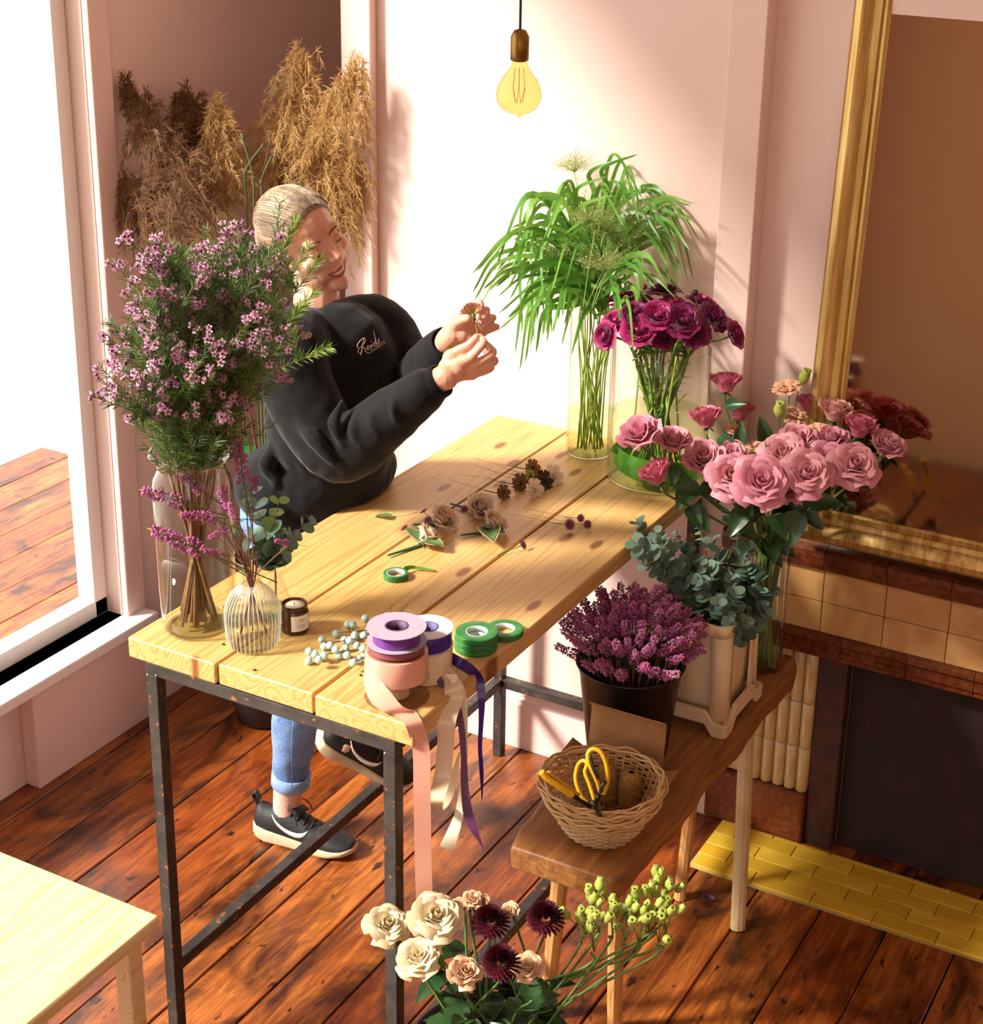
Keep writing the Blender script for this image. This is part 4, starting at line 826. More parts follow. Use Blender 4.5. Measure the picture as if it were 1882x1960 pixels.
stem_tube(gr, [rim, Vector((rv.x, rv.y, BZ + 0.02))], 0.003, M_STEM)

# ---- lisianthus among the roses
M_PEACHP = petal_mat('peach_petal', '#dfb18c', '#e6c3a0', '#d9a27c'); M_LIME = petal_mat('lime_bud', '#a9b345', '#c1c560', '#9aa83c')
def fluffy(mt, rings=((4, 0.006, 0.022), (6, 0.013, 0.022), (7, 0.02, 0.018))):
    m = MB()
    for k_, (n_, rt, h) in enumerate(rings):
        for q in range(n_): petal(m, 2 * pi * q / n_ + k_ * 0.5, 0.003, rt, h, 3.4 / n_, 0.008, 0, 6, 6, 0.0018)
    return m.mesh('bloom', mt)
def bud_mesh(mt): 
    m = MB(); m.lathe([(0.0005, 0), (0.004, 0.002), (0.0065, 0.008), (0.0066, 0.013), (0.005, 0.018), (0.0055, 0.021), (0.002, 0.019)], 9, wob=lambda a, z: 0.14 * cos(3 * a + z * 200)); return m.mesh('bud', mt)
ME_FLUFF = fluffy(M_PEACHP); ME_LBUD = bud_mesh(M_LIME)
lis = [(1506, 745, 'f', 46, 'peach lisianthus bloom standing highest above the roses'), (1538, 728, 'b', 22, 'lime lisianthus bud beside the highest peach bloom'), (1493, 793, 'b', 24, 'pale lime lisianthus bud below the highest peach bloom'), (1526, 790, 'f', 34, 'cream lisianthus between the dark pink roses'), (1522, 806, 'f', 36, 'orange peach lisianthus just above the mauve rose'), (1563, 822, 'f', 34, 'orange peach lisianthus between the two mauve roses'), (1405, 822, 'f', 30, 'small peach lisianthus deep behind the front roses'), (1442, 855, 'f', 30, 'small yellow peach lisianthus in the gap at the centre')]
for (x_, y_, k_, sz, lab_) in lis:
    c = Dp(x_, y_, 3.78 if y_ < 815 else 3.72); f = camdir(R2(-0.3, 0.3), 0.8, 0.5); t = thing('lisianthus', lab_, 'lisianthus', c, 'lisianthus among the roses'); o = ob('bloom' if k_ == 'f' else 'bud', ME_FLUFF if k_ == 'f' else ME_LBUD, t); place(o, -f * 0.01, basis(f), (sz / F_PX * 3.75) / (0.042 if k_ == 'f' else 0.014)); stem_tube(t, [c, c - f * 0.04, c.lerp(rim, 0.6), rim + Vector((R2(-0.02, 0.02), R2(-0.02, 0.02), 0)), Vector((rv.x, rv.y, BZ + 0.03))], 0.0013, M_STEM)

# ---- ranunculus
M_RAN = petal_mat('magenta_petal', '#a0145c', '#c43078', '#8a1050', 0.45, 0.25); M_RAND = petal_mat('dark_wine_petal', '#760d48', '#9c1a60', '#660c40', 0.45, 0.25)
def ran_core(mt):
    m = MB(); m.ball((0, 0, 0.009), 0.0085, 10, 6, (1, 1, 0.85))
    for k_ in range(7):
        n_ = 5 + k_; rt = 0.0065 + 0.0028 * k_
        for q in range(n_): petal(m, 2 * pi * q / n_ + k_ * 0.7, 0.004, rt * R2(0.94, 1.06), 0.0215 - 0.0008 * k_ + R2(-0.001, 0.001), 3.6 / n_ + 0.1, 0.002 - 0.0008 * k_ if k_ < 4 else 0.002, 0.0, 5, 5, 0.0004)
    return m.mesh('bloom', mt)
RAN = {'m': (ran_core(M_RAN), None), 'd': (ran_core(M_RAND), None)}
for k_, mt in (('m', M_RAN), ('d', M_RAND)):
    m = MB(); petal(m, 0, 0.006, 0.0275, 0.016, 0.62, 0.006, 0.0, 6, 6, 0.0012, 0.0, 0.1); RAN[k_] = (RAN[k_][0], m.mesh('petal', mt))
rans = [(1190, 567, 52, (-0.3, 0.9, 0.3), 'm', 'magenta ranunculus at the upper left of the bunch by the grass'), (1226, 573, 50, (-0.1, 0.9, 0.4), 'm', 'magenta ranunculus second along the top from the grass'), (1271, 553, 60, (0, 1.0, 0.25), 'd', 'dark ranunculus at the very top of the bunch'), (1290, 577, 50, (0.1, 0.8, 0.5), 'm', 'ranunculus just under the topmost dark one'),
        (1178, 611, 54, (-0.4, 0.6, 0.6), 'm', 'bright magenta ranunculus at the left edge above the vase rim'), (1214, 596, 50, (-0.2, 0.6, 0.8), 'd', 'dark magenta ranunculus left of centre'), (1222, 630, 62, (-0.1, 0.45, 0.9), 'm', 'brightest ruffled ranunculus low at the front left'), (1257, 602, 60, (0, 0.5, 0.9), 'm', 'open ranunculus in the middle of the bunch'),
        (1306, 612, 66, (0.1, 0.45, 0.9), 'd', 'large dark ranunculus right of the middle'), (1332, 634, 58, (0.2, 0.3, 0.85), 'd', 'dark ranunculus hanging low on the right'), (1342, 573, 54, (0.2, 0.9, 0.4), 'm', 'ranunculus at the upper right below a dark bud'), (1369, 604, 60, (0.5, 0.5, 0.6), 'd', 'wine coloured ranunculus turned right at the right side'),
        (1411, 637, 56, (0.85, 0.35, 0.5), 'm', 'furthest right ranunculus on a bent stem'), (1272, 643, 46, (0, 0.3, 0.8), 'd', 'small shaded ranunculus under the middle blooms'), (1155, 641, 50, (-0.7, 0.1, 0.7), 'm', 'leftmost magenta ranunculus beside the grass vase')]
r2 = Vector((G2.x, G2.y, TH + 0.33))
for (x_, y_, sz, fc, k_, lab_) in rans:
    f = camdir(*fc); d_ = 3.88 - 0.16 * fc[2] + (0.06 if y_ < 590 else 0); c = Dp(x_, y_, d_)
    t = thing('ranunculus', lab_, 'ranunculus', c - f * 0.012, 'magenta ranunculus in the wide vase'); s_ = sz / F_PX * d_ / 0.056; R3 = basis(f, Vector((R2(-1, 1), R2(-1, 1), 0.3))); bl_ = place(ob('bloom', RAN[k_][0], t), -f * 0.002 * s_, R3, s_)
    for q in range(9): o = ob('petal', RAN[k_][1], bl_); o.matrix_local = Matrix.Rotation(q * 2 * pi / 9 * 2.02 + R2(-0.1, 0.1), 4, 'Z') @ Matrix.Rotation(R2(0.0, 0.28), 4, 'Y')
    a_ = R2(0, 6.28); rp = r2 + Vector((0.06 * cos(a_), 0.06 * sin(a_), -0.03)); b0 = c - f * 0.012
    stem_tube(t, [b0, b0 - f * 0.03, b0.lerp(rp, 0.6) - Vector((0, 0, 0.01)), rp, rp.lerp(Vector((G2.x, G2.y, TH + 0.1)), 0.6), Vector((G2.x + R2(-0.05, 0.05), G2.y + R2(-0.05, 0.05), TH + 0.03))], 0.0027, M_STEM)
    m = MB()
    for q in range(5):
        p = rp.lerp(Vector((G2.x, G2.y, TH + 0.14)), R2(0.0, 0.7)) - Vector(t.location); d = Vector((R2(-1, 1), R2(-1, 1), R2(0.1, 1))).normalized(); w_ = d.cross(Vector((0, 0, 1))).normalized(); L_ = R2(0.02, 0.045); m.strip([p, p + d * L_ * 0.5 + Vector((0, 0, 0.004)), p + d * L_], [w_] * 3, [0.002, 0.006, 0.001])
    m.build('leaflets', M_YSTEM, t)['kind'] = 'stuff'
for (x_, y_, lab_, mt) in ((1233, 549, 'dark ranunculus bud above the left blooms', M_RAND), (1199, 571, 'pale green ranunculus bud left of the top blooms', M_LIME), (1331, 560, 'nearly black ranunculus bud at the top right', plain('black_green_bud', '#2a2418', 0.5))):
    c = Dp(x_, y_, 3.84); t = thing('ranunculus_bud', lab_, 'flower bud', c, 'ranunculus buds'); m = MB(); m.ball((0, 0, 0), 0.0085, 10, 7, (1, 1, 0.85)); m.build('bud', mt, t)
    stem_tube(t, [c, c - Vector((0, 0, 0.05)), r2 + Vector((R2(-0.05, 0.05), R2(-0.05, 0.05), -0.02)), Vector((G2.x, G2.y, TH + 0.04))], 0.002, M_STEM)
# extra bare stems that crowd the vase
for i in range(14):
    a_ = R2(0, 6.28); rp = r2 + Vector((R2(-0.08, 0.08), R2(-0.07, 0.07), R2(0.0, 0.05))); t = thing('leafy_sprig', 'thin leafy green sprig crowded among the ranunculus stems in the wide vase', 'greenery', rp, 'bare stems in the wide vase')
    lo = Vector((G2.x + R2(-0.06, 0.06), G2.y + R2(-0.06, 0.06), TH + 0.03)); stem_tube(t, [rp, rp.lerp(lo, 0.5) * 0.98 + Vector((G2.x, G2.y, TH + 0.18)) * 0.02, lo], 0.0024, (M_STEM, M_YSTEM)[i % 2])
    m = MB()
    for q in range(7):
        p = rp.lerp(lo, R2(0.0, 0.55)) - rp; d = Vector((R2(-1, 1), R2(-1, 1), R2(0.2, 1.2))).normalized(); w_ = d.cross(Vector((0, 0, 1))).normalized(); L_ = R2(0.02, 0.05); m.strip([p, p + d * L_ * 0.5 + Vector((0, 0, 0.005)), p + d * L_], [w_] * 3, [0.002, 0.006, 0.001])
    m.build('leaflets', M_YSTEM, t)['kind'] = 'stuff'

# ---- grasses in the slim vase
M_BLADE_G = plain('grass_blade', '#5a9430', 0.4, '#47802a', 12, trans=0.38, objvar='#7fb24a'); M_PANI = plain('panicum_seed', '#c9cc84', 0.6, trans=0.3); M_PANIG = plain('panicum_thread', '#a4b866', 0.6, trans=0.3)
def clampY(p, lim=WY - 0.03):
    if p.y > lim: v = (p - CAM).normalized(); p = CAM + v * ((lim - CAM.y) / v.y)
    return p
g1rim = Vector((G1.x, G1.y, TH + 0.355)); DG = (g1rim - CAM).dot(CD)
manual = [((1085, 440), (1010, 372), (946, 520)), ((1070, 470), (990, 440), (912, 520)), ((1060, 500), (960, 500), (908, 575)), ((1075, 520), (985, 520), (930, 560)), ((1085, 540), (1010, 560), (985, 680)), ((1080, 520), (1000, 470), (1000, 640)), ((1090, 400), (1020, 380), (1005, 490)), ((1100, 430), (1080, 350), (1030, 470)),
          ((1140, 380), (1130, 330), (1200, 300)), ((1150, 400), (1175, 295), (1230, 380)), ((1160, 390), (1190, 310), (1215, 400)), ((1170, 420), (1250, 365), (1310, 460)), ((1180, 440), (1280, 390), (1340, 460)), ((1180, 460), (1260, 380), (1330, 390)), ((1190, 470), (1280, 430), (1318, 540)), ((1180, 490), (1250, 450), (1300, 520)), ((1185, 520), (1240, 500), (1312, 565)),
          ((1130, 430), (1110, 380), (1050, 420)), ((1110, 470), (1040, 430), (970, 450)), ((1100, 520), (1040, 530), (955, 600)), ((1085, 560), (1020, 575), (1000, 660)), ((1120, 480), (1080, 440), (1040, 560)), ((1150, 450), (1160, 380), (1140, 480)), ((1110, 550), (1060, 560), (1045, 640)), ((1150, 560), (1180, 545), (1192, 650)), ((1120, 560), (1095, 590), (1075, 660)), ((1170, 540), (1215, 520), (1225, 600))]
k = 0
ends = []
for i in range(27):
    t = thing('grass_stem', 'green grass stem with long arching leaves in the slim vase', 'grass', Vector((G1.x, G1.y, TH + 0.02)) + Vector((R2(-0.035, 0.035), R2(-0.035, 0.035), 0)), 'grass stems in the slim vase')
    base = Vector(t.location); a_ = R2(0, 6.28); rp = g1rim + Vector((0.036 * cos(a_), 0.036 * sin(a_), -0.01)); c3 = manual[i]; dd = DG + R2(-0.10, 0.04)
    top = clampY(Dp(c3[0][0] * 0.5 + 1135 * 0.5, c3[0][1] + 20, dd)); stem_tube(t, [base, base.lerp(rp, 0.55), rp, top], 0.0021, M_YSTEM, r1=0.0012)
    for q in range(5):
        if q == 0: cc = c3
        else:
            j = manual[(i * 7 + q * 11) % 27]; sx = R2(-28, 28); sy = R2(-25, 35); sc_ = R2(0.7, 1.0); cc = tuple((1130 + (p[0] - 1130) * sc_ + sx, 540 + (p[1] - 540) * sc_ + sy) for p in j)
        d1 = dd - R2(0.0, 0.16) * (1 if q == 0 else 1.3); P = catmull([rp.lerp(top, 0.2 + 0.14 * q), clampY(Dp(*cc[0], dd)), clampY(Dp(*cc[1], (dd + d1) / 2)), clampY(Dp(*cc[2], d1))], 7); n = len(P); m = MB(); sd = []
        for z in range(n):
            tg_ = (P[min(z + 1, n - 1)] - P[max(z - 1, 0)]).normalized(); s_ = tg_.cross(-CD + Vector((R2(-0.05, 0.05), 0, 0))).normalized(); s_ = (s_ * (0.8 if z % 2 else 0.85) + CD * 0.35 * sin(z * 0.5 + i)).normalized(); sd.append(s_)
        wmax = R2(0.0085, 0.0145); m.strip([p - base for p in P], sd, [wmax * (0.35 + 0.65 * sin(pi * min(1, 0.12 + 0.95 * z / (n - 1)))) * (1 if z < n - 1 else 0.05) + 0.0004 for z in range(n)]); m.build('leaf', M_BLADE_G, t)
def panicle(px_c, spread, dd, lab_=None):
    r0 = clampY(Dp(1130 + R2(-15, 15), 590, dd)); hub = clampY(Dp(px_c[0], px_c[1], dd)); t = thing('panicum_stem', 'airy panicum grass head with fine seeds in the slim vase', 'grass', r0, 'panicum heads in the slim vase'); stem_tube(t, [r0, r0.lerp(hub, 0.5) + Vector((0, 0, 0.01)), hub], 0.0011, M_PANIG)
    m = MB(); s_ = MB()
    for i in range(80):
        ang = R2(-1.25, 1.25); L_ = R2(0.5, 1.0) * spread; tip = clampY(Dp(px_c[0] + sin(ang) * L_ * 0.8 + R2(-10, 10), px_c[1] - cos(ang) * L_ * R2(0.6, 1.0), dd + R2(-0.07, 0.07)));  mid = hub.lerp(tip, 0.5) + Vector((0, 0, 0.006)); m.tube([p - r0 for p in (hub, mid, tip)], 0.00028, 3, False)
        for q in range(9):
            u = R2(0.35, 1.0); p = hub.lerp(tip, u) + Vector((R2(-1, 1), R2(-1, 1), R2(-1, 1))) * 0.009 - r0; s_.ball(p, 0.0011, 4, 3)
    o = m.build('threads', M_PANIG, t); o['kind'] = 'stuff'; o = s_.build('seeds', M_PANI, t); o['kind'] = 'stuff'
for (pc, sp_, dd) in (((1115, 420), 110, DG), ((1185, 470), 120, DG - 0.1), ((1160, 520), 95, DG - 0.12), ((1225, 480), 100, DG - 0.04), ((1060, 500), 80, DG - 0.05), ((1140, 440), 90, DG - 0.14), ((1205, 430), 80, DG - 0.1), ((1100, 330), 60, DG + 0.02)): panicle(pc, sp_, dd)
# ================================================================== waxflower in the glass jar
M_WAXF = petal_mat('waxflower_petal', '#cf93b2', '#dcaac2', '#c07aa4', 0.4, 0.3); M_WAXC = plain('waxflower_centre', '#5a1a30', 0.5); M_WAXR = plain('waxflower_ring', '#d9b2bc', 0.5)
M_NEED = plain('needle_leaf', '#4a6a2c', 0.45, '#3a5526', 25, trans=0.25, objvar='#5f8034'); M_NEEDL = plain('young_needle_leaf', '#8fae3c', 0.45, '#7a9c34', 25, trans=0.3)
m = MB()
for q in range(5):
    a = 2 * pi * q / 5; d = Vector((cos(a), sin(a), 0)); s_ = Vector((-sin(a), cos(a), 0)); m.add([d * 0.0016, d * 0.004 - s_ * 0.0026 + Vector((0, 0, 0.0012)), d * 0.0072 - s_ * 0.0016 + Vector((0, 0, 0.0024)), d * 0.0072 + s_ * 0.0016 + Vector((0, 0, 0.0024)), d * 0.004 + s_ * 0.0026 + Vector((0, 0, 0.0012))], [(0, 1, 2, 3, 4)])
m.cur = 1; m.lathe([(0.0003, 0.001), (0.0022, 0.0012), (0.0028, 0.0026)], 8); m.cur = 2; m.lathe([(0.0028, 0.0022), (0.0032, 0.003), (0.0024, 0.0034)], 8); m.cur = 3; m.lathe([(0.0024, 0.0), (0.0016, -0.003), (0.0004, -0.005)], 6)
ME_WAX = m.mesh('flower', [M_WAXF, M_WAXC, M_WAXR, plain('calyx_green', '#7c8a48', 0.5)])
jr = Vector((J0.x, J0.y, TH + 0.36)); DJ = (jr - CAM).dot(CD)
def needles(m, P, n, L0, L1, lean=0.8, w=0.0012, tip_bias=0.0):
    k_ = len(P)
    for i in range(n):
        u = random.random() ** (1 - tip_bias * 0.6); f_ = u * (k_ - 1); a = min(int(f_), k_ - 2); p = P[a].lerp(P[a + 1], f_ - a); t_ = (P[a + 1] - P[a]).normalized()
        r_ = Vector((R2(-1, 1), R2(-1, 1), R2(-1, 1))); r_ = (r_ - t_ * r_.dot(t_)).normalized(); d = (t_ * lean + r_).normalized(); L_ = R2(L0, L1); s_ = d.cross(-CD + Vector((R2(-0.5, 0.5), R2(-0.5, 0.5), R2(-0.5, 0.5)))).normalized(); q = p + d * L_ * 0.55 + t_ * L_ * 0.05
        m.strip([p, q, p + d * L_ + t_ * L_ * 0.12], [s_, s_, s_], [w * 0.6, w, w * 0.2])
def wax_span(y): return (np.interp(y, [450, 480, 560, 650, 750, 830, 875], [390, 320, 225, 185, 185, 215, 300]), np.interp(y, [450, 480, 560, 650, 750, 830, 875], [500, 515, 535, 575, 565, 520, 460]))
rr = random.Random(3)
tips = []
for i in range(30):
    y = rr.uniform(455, 800) if i % 4 else rr.uniform(455, 560); lo, hi = wax_span(y); x = lo + (hi - lo) * ((i * 0.618) % 1.0); tips.append((x, y))
manual_tips = [(566, 422), (590, 470), (612, 495), (600, 560), (632, 664), (575, 590), (430, 455), (460, 470), (355, 480), (300, 560)]
tips = manual_tips + tips[:26]
for i, (tx, ty) in enumerate(tips):
    fr_ = rr.uniform(-1, 1); dd = DJ + 0.13 * fr_ - 0.02; tip = Dp(tx, ty, dd); a_ = rr.uniform(0, 6.28); rb_ = 0.045; rp = jr + Vector((rb_ * cos(a_), rb_ * sin(a_), -0.01)); foot = Vector((J0.x - 0.028 * cos(a_) * rr.uniform(0.2, 1.5), J0.y - 0.028 * sin(a_) * rr.uniform(0.2, 1.5), TH + 0.012 + rr.uniform(0, 0.01)))
    t = thing('waxflower_stem', 'pink waxflower stem with needle leaves in the tall glass jar', 'waxflower', foot, 'waxflower stems in the tall jar'); mid = rp.lerp(tip, 0.5) + Vector((0, 0, 0.03)); P = catmull([foot, foot.lerp(rp, 0.55), rp, mid, tip], 8); n = len(P)
    st = MB(); st.tube([p - foot for p in P], [lerp(0.0034, 0.0007, (k_ / (n - 1)) ** 0.8) for k_ in range(n)], 5)
    nd = MB(); top = P[int(n * 0.62):]; nd_l = MB(); needles(nd, [p - foot for p in P[int(n * 0.47):]], 150, 0.014, 0.026, 0.8, 0.0017); fl = []
    green_tip = i < 8
    needles(nd_l if green_tip else nd, [p - foot for p in P[int(n * 0.86):]], 46, 0.014, 0.024, 1.1, 0.0016, 0.3)
    for b in range(13):
        u = rr.uniform(0.48, 0.94); p0 = P[int(u * (n - 1))]; dirn = (CR * rr.uniform(-1, 1) + CU * rr.uniform(0.1, 1.0) - CD * rr.uniform(-0.7, 0.9)).normalized(); L_ = rr.uniform(0.05, 0.11); p1 = p0 + dirn * L_ * 0.5 + (tip - rp).normalized() * 0.012; p2 = p0 + dirn * L_ + (tip - rp).normalized() * 0.035
        v = p2 - CAM; qx, qy = PX + F_PX * v.dot(CR) / v.dot(CD), PY - F_PX * v.dot(CU) / v.dot(CD)
        if qx > 552 and qy < 585 or qx > 610: continue
        B_ = catmull([p0, p1, p2], 5); st.tube([p - foot for p in B_], [0.0009, 0.0008] + [0.0006] * (len(B_) - 2), 4, False); needles(nd, [p - foot for p in B_], 56, 0.012, 0.023, 0.8, 0.0017)
        if not (green_tip and u > 0.84) and ((p2 - CAM).dot(CU) > -10): fl.append((p2, dirn))
    st.build('stem', M_BSTEM, t); o = nd.build('needles', M_NEED, t); o['kind'] = 'stuff'
    if green_tip: o = nd_l.build('young_needles', M_NEEDL, t); o['kind'] = 'stuff'
    for (p2, dirn) in fl:
        v = p2 - CAM; py_ = PY - F_PX * v.dot(CU) / v.dot(CD)
        if py_ > 800 and rr.random() < 0.85: continue
        nfl = rr.choice((3, 4, 4, 5, 6))
        for q in range(nfl):
            f = (-CD * rr.uniform(0.2, 1.2) + CU * rr.uniform(-0.2, 0.9) + CR * rr.uniform(-0.9, 0.9)).normalized(); c = p2 + Vector((rr.uniform(-1, 1), rr.uniform(-1, 1), rr.uniform(-1, 1))) * 0.012; o = ob('flower', ME_WAX, t); place(o, c - foot, basis(f), rr.uniform(0.85, 1.2))

# ================================================================== heather
M_HEA = petal_mat('heather_bell', '#cc66a4', '#e6a2cc', '#c05496', 0.5, 0.35); M_HEAN = plain('heather_needle', '#33451f', 0.5, '#4a5a28', 40); M_HTIP = plain('heather_tip', '#c97a4a', 0.5)
def spike(seed, L_=0.09, n=150, thick=0.0125):
    r = random.Random(seed); fl = MB(); gr_ = MB()
    for i in range(n):
        u = r.random(); z = L_ * (0.12 + 0.86 * u); a = r.uniform(0, 6.28); rad = thick * (1 - 0.45 * u) * r.uniform(0.55, 1.0); c = Vector((rad * cos(a), rad * sin(a), z)); d = Vector((cos(a), sin(a), r.uniform(-0.5, 0.4))).normalized(); R3 = basis(d); s_ = r.uniform(0.0020, 0.0031)
        vs = [R3 @ Vector(q) * s_ + c for q in ((0, 0, -1.3), (0.8, 0, 0), (0, 0.8, 0), (-0.8, 0, 0), (0, -0.8, 0), (0.35, 0.35, 1.3), (-0.35, -0.35, 1.3))]
        fl.add(vs, [(0, 2, 1), (0, 3, 2), (0, 4, 3), (0, 1, 4), (1, 2, 5), (2, 3, 6), (3, 4, 6), (4, 1, 5), (2, 6, 5), (4, 5, 6)])
    for i in range(60):
        z = L_ * r.uniform(-0.7, 0.8); a = r.uniform(0, 6.28); p = Vector((0, 0, z)); d = Vector((cos(a), sin(a), 0.8)).normalized(); s_ = d.cross(Vector((0, 0, 1))).normalized(); l_ = r.uniform(0.006, 0.011); gr_.strip([p, p + d * l_], [s_, s_], [0.0011, 0.0005])
    fl.cur = 1
    for q in range(3): fl.ball((r.uniform(-1, 1) * 0.001, r.uniform(-1, 1) * 0.001, L_ * (0.99 + 0.03 * q)), 0.0016 - 0.0004 * q, 5, 4, (1, 1, 2.2))
    gr_.tube([(0, 0, -L_ * 1.2), (0.001, 0, 0), (0, 0, L_)], 0.0008, 4); return fl.mesh('bells', [M_HEA, M_HTIP]), gr_.mesh('needles', M_HEAN)
HEA = [spike(s_, 0.066 + 0.008 * (s_ % 3)) for s_ in range(5)]
def heather(name_label, base, d, k_, sc_, grp, low=None):
    t = thing('heather_sprig', name_label, 'heather', base, grp); fl, gr_ = HEA[k_ % 5]; R3 = basis(d, Vector((R2(-1, 1), R2(-1, 1), 0.2))); o = place(ob('bells', fl, t), (0, 0, 0), R3, sc_); o['kind'] = 'stuff'; o = place(ob('needles', gr_, t), (0, 0, 0), R3, sc_); o['kind'] = 'stuff'
    if low is not None: stem_tube(t, [Vector(base), (Vector(base) + Vector(low)) / 2 + Vector(d) * 0.01, low], 0.0012, M_BSTEM, seg=4)
    return t
rr = random.Random(21); ctr = Vector((bu.x, bu.y, BZ + BH + 0.015)); hs = []
for i in range(96):
    a = i * 2.39996; q = math.sqrt((i + 0.5) / 96); rad = q * 0.122; el = q * 1.15; d = (Vector((cos(a) * sin(el), sin(a) * sin(el), cos(el) + 0.12))).normalized(); b_ = ctr + Vector((cos(a) * rad * 0.95, sin(a) * rad * 0.95, 0.072 * (1 - q ** 1.8) + 0.008 + rr.uniform(-0.012, 0.016)))
    heather('pink heather sprig in the black bucket on the bench', b_, d + Vector((rr.uniform(-0.2, 0.2), rr.uniform(-0.2, 0.2), 0)), i, rr.uniform(0.75, 1.05), 'heather sprigs in the black bucket', ctr + Vector((cos(a) * 0.04, sin(a) * 0.04, -0.12)))
# soil-dark heart of the bunch
m = MB()
for i in range(420):
    a = rr.uniform(0, 6.28); q = rr.random() ** 0.5 * 0.1; p = Vector((cos(a) * q, sin(a) * q, BH - 0.03 + rr.uniform(0, 0.085))); d = Vector((rr.uniform(-1, 1), rr.uniform(-1, 1), rr.uniform(0, 1.2))).normalized(); s_ = d.cross(Vector((0, 0, 1))).normalized(); m.strip([p, p + d * 0.035], [s_, s_], [0.0025, 0.001])
o = m.build('heather_undergrowth', M_HEAN, None, True, (bu.x, bu.y, BZ)); tag(o, 'dark green heather undergrowth filling the black bucket', 'foliage', kind='stuff')
# heather in the ribbed bottle: base px, tip px, depth offset
brim = Vector((B1.x, B1.y, TH + 0.158)); DB = (brim - CAM).dot(CD)
hb_ = [((395, 945), (338, 905), -0.02, 'heather sprig rising to the upper left across the jar neck'), ((360, 965), (272, 938), -0.02, 'heather sprig pointing furthest left across the jar'), ((470, 935), (456, 850), 0.02, 'tallest upright heather sprig beside the jar rim'), ((483, 945), (493, 905), 0.03, 'short heather sprig just right of the tallest one'), ((440, 975), (418, 940), -0.04, 'heather sprig over the middle of the jar'), ((420, 1000), (372, 985), -0.05, 'dense heather sprig low across the jar'), ((440, 1010), (400, 1030), -0.05, 'heather sprig drooping left above the ribbed bottle'), ((400, 1060), (300, 1018), -0.03, 'thin green heather sprig reaching left with a bare tip'), ((425, 1060), (385, 1052), -0.05, 'lowest heather sprig hanging before the jar'), ((430, 985), (430, 930), 0.0, 'heather sprig half hidden among the eucalyptus leaves'), ((555, 1040), (528, 1035), -0.04, 'heather sprig poking out right of the eucalyptus'), ((415, 990), (345, 985), -0.06, 'heather sprig running level across the jar'), ((450, 1000), (440, 965), -0.07, 'heather sprig in front at the centre of the bottle bunch')]
for i, (b_, tp_, dz, lab_) in enumerate(hb_):
    p0, p1 = Dp(*b_, DB + dz), Dp(*tp_, DB + dz - 0.02); heather(lab_, p0, p1 - p0, i, max(0.5, (p1 - p0).length / 0.074), 'heather sprigs in the ribbed bottle', brim + Vector((R2(-0.008, 0.008), R2(-0.008, 0.008), -0.02)))
for q in range(7):
    a_ = q * 0.9; t = thing('heather_twig', 'bare brown twig standing in the ribbed bottle under the heather', 'twig', brim, 'bare twigs in the ribbed bottle'); stem_tube(t, [brim + Vector((0.012 * cos(a_), 0.012 * sin(a_), 0.03)), brim + Vector((0.008 * cos(a_), 0.008 * sin(a_), -0.02)), Vector((B1.x - 0.03 * cos(a_), B1.y - 0.03 * sin(a_), TH + 0.012))], 0.0013, M_REDTWIG, 'twig_stem', 5)

# ================================================================== eucalyptus
def euc_mat(name, a, c): return plain(name, a, 0.5, c, 14, trans=0.12, objvar='#64806a')
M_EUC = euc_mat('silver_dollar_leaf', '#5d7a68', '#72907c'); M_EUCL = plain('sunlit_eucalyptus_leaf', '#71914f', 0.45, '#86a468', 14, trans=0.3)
def round_leaf(mt):
    m = MB(); vs = [(0, 0, 0), (0, 0.5, 0.0)]
    for k_ in range(16): a = 2 * pi * k_ / 16 - pi / 2; vs.append((0.47 * cos(a), 0.5 + 0.5 * sin(a), 0.07 * cos(a) ** 2 - 0.05 * (0.5 + 0.5 * sin(a)) ** 2))
    m.add(vs, [(1, 2 + k_, 2 + (k_ + 1) % 16) for k_ in range(16)]); return m.mesh('leaf', mt)
ME_EUC = round_leaf(M_EUC); ME_EUCL = round_leaf(M_EUCL); M_ESTEM = plain('eucalyptus_stem', '#7c6a4c', 0.6)
def euc(label, pts, n_pairs, size, grp, me=ME_EUC, droop=0.0):
    t = thing('eucalyptus_stem', label, 'eucalyptus', pts[0], grp); stem_tube(t, pts, 0.0016, M_ESTEM, r1=0.0007, seg=5); P = catmull(pts, 8); n = len(P)
    for i in range(n_pairs):
        u = 0.30 + 0.70 * i / max(1, n_pairs - 1); k_ = min(int(u * (n - 1)), n - 2); p = P[k_]; tg_ = (P[k_ + 1] - P[k_]).normalized(); r_ = Vector((R2(-1, 1), R2(-1, 1), R2(-1, 1))); r_ = (r_ - tg_ * r_.dot(tg_)).normalized(); s_ = size * (1.0 - 0.42 * max(0, u - 0.5) * 2) * R2(0.8, 1.12)
        for sg in (1, -1): put_leaf(t, me, p, r_ * sg + tg_ * R2(0.2, 0.8), s_, tg_ + r_ * -sg * 0.3 - CD * R2(0.2, 1.0))
    return t
ecb = Vector((0.79, 1.0, BZ + 0.20)); DE = (ecb - CAM).dot(CD)
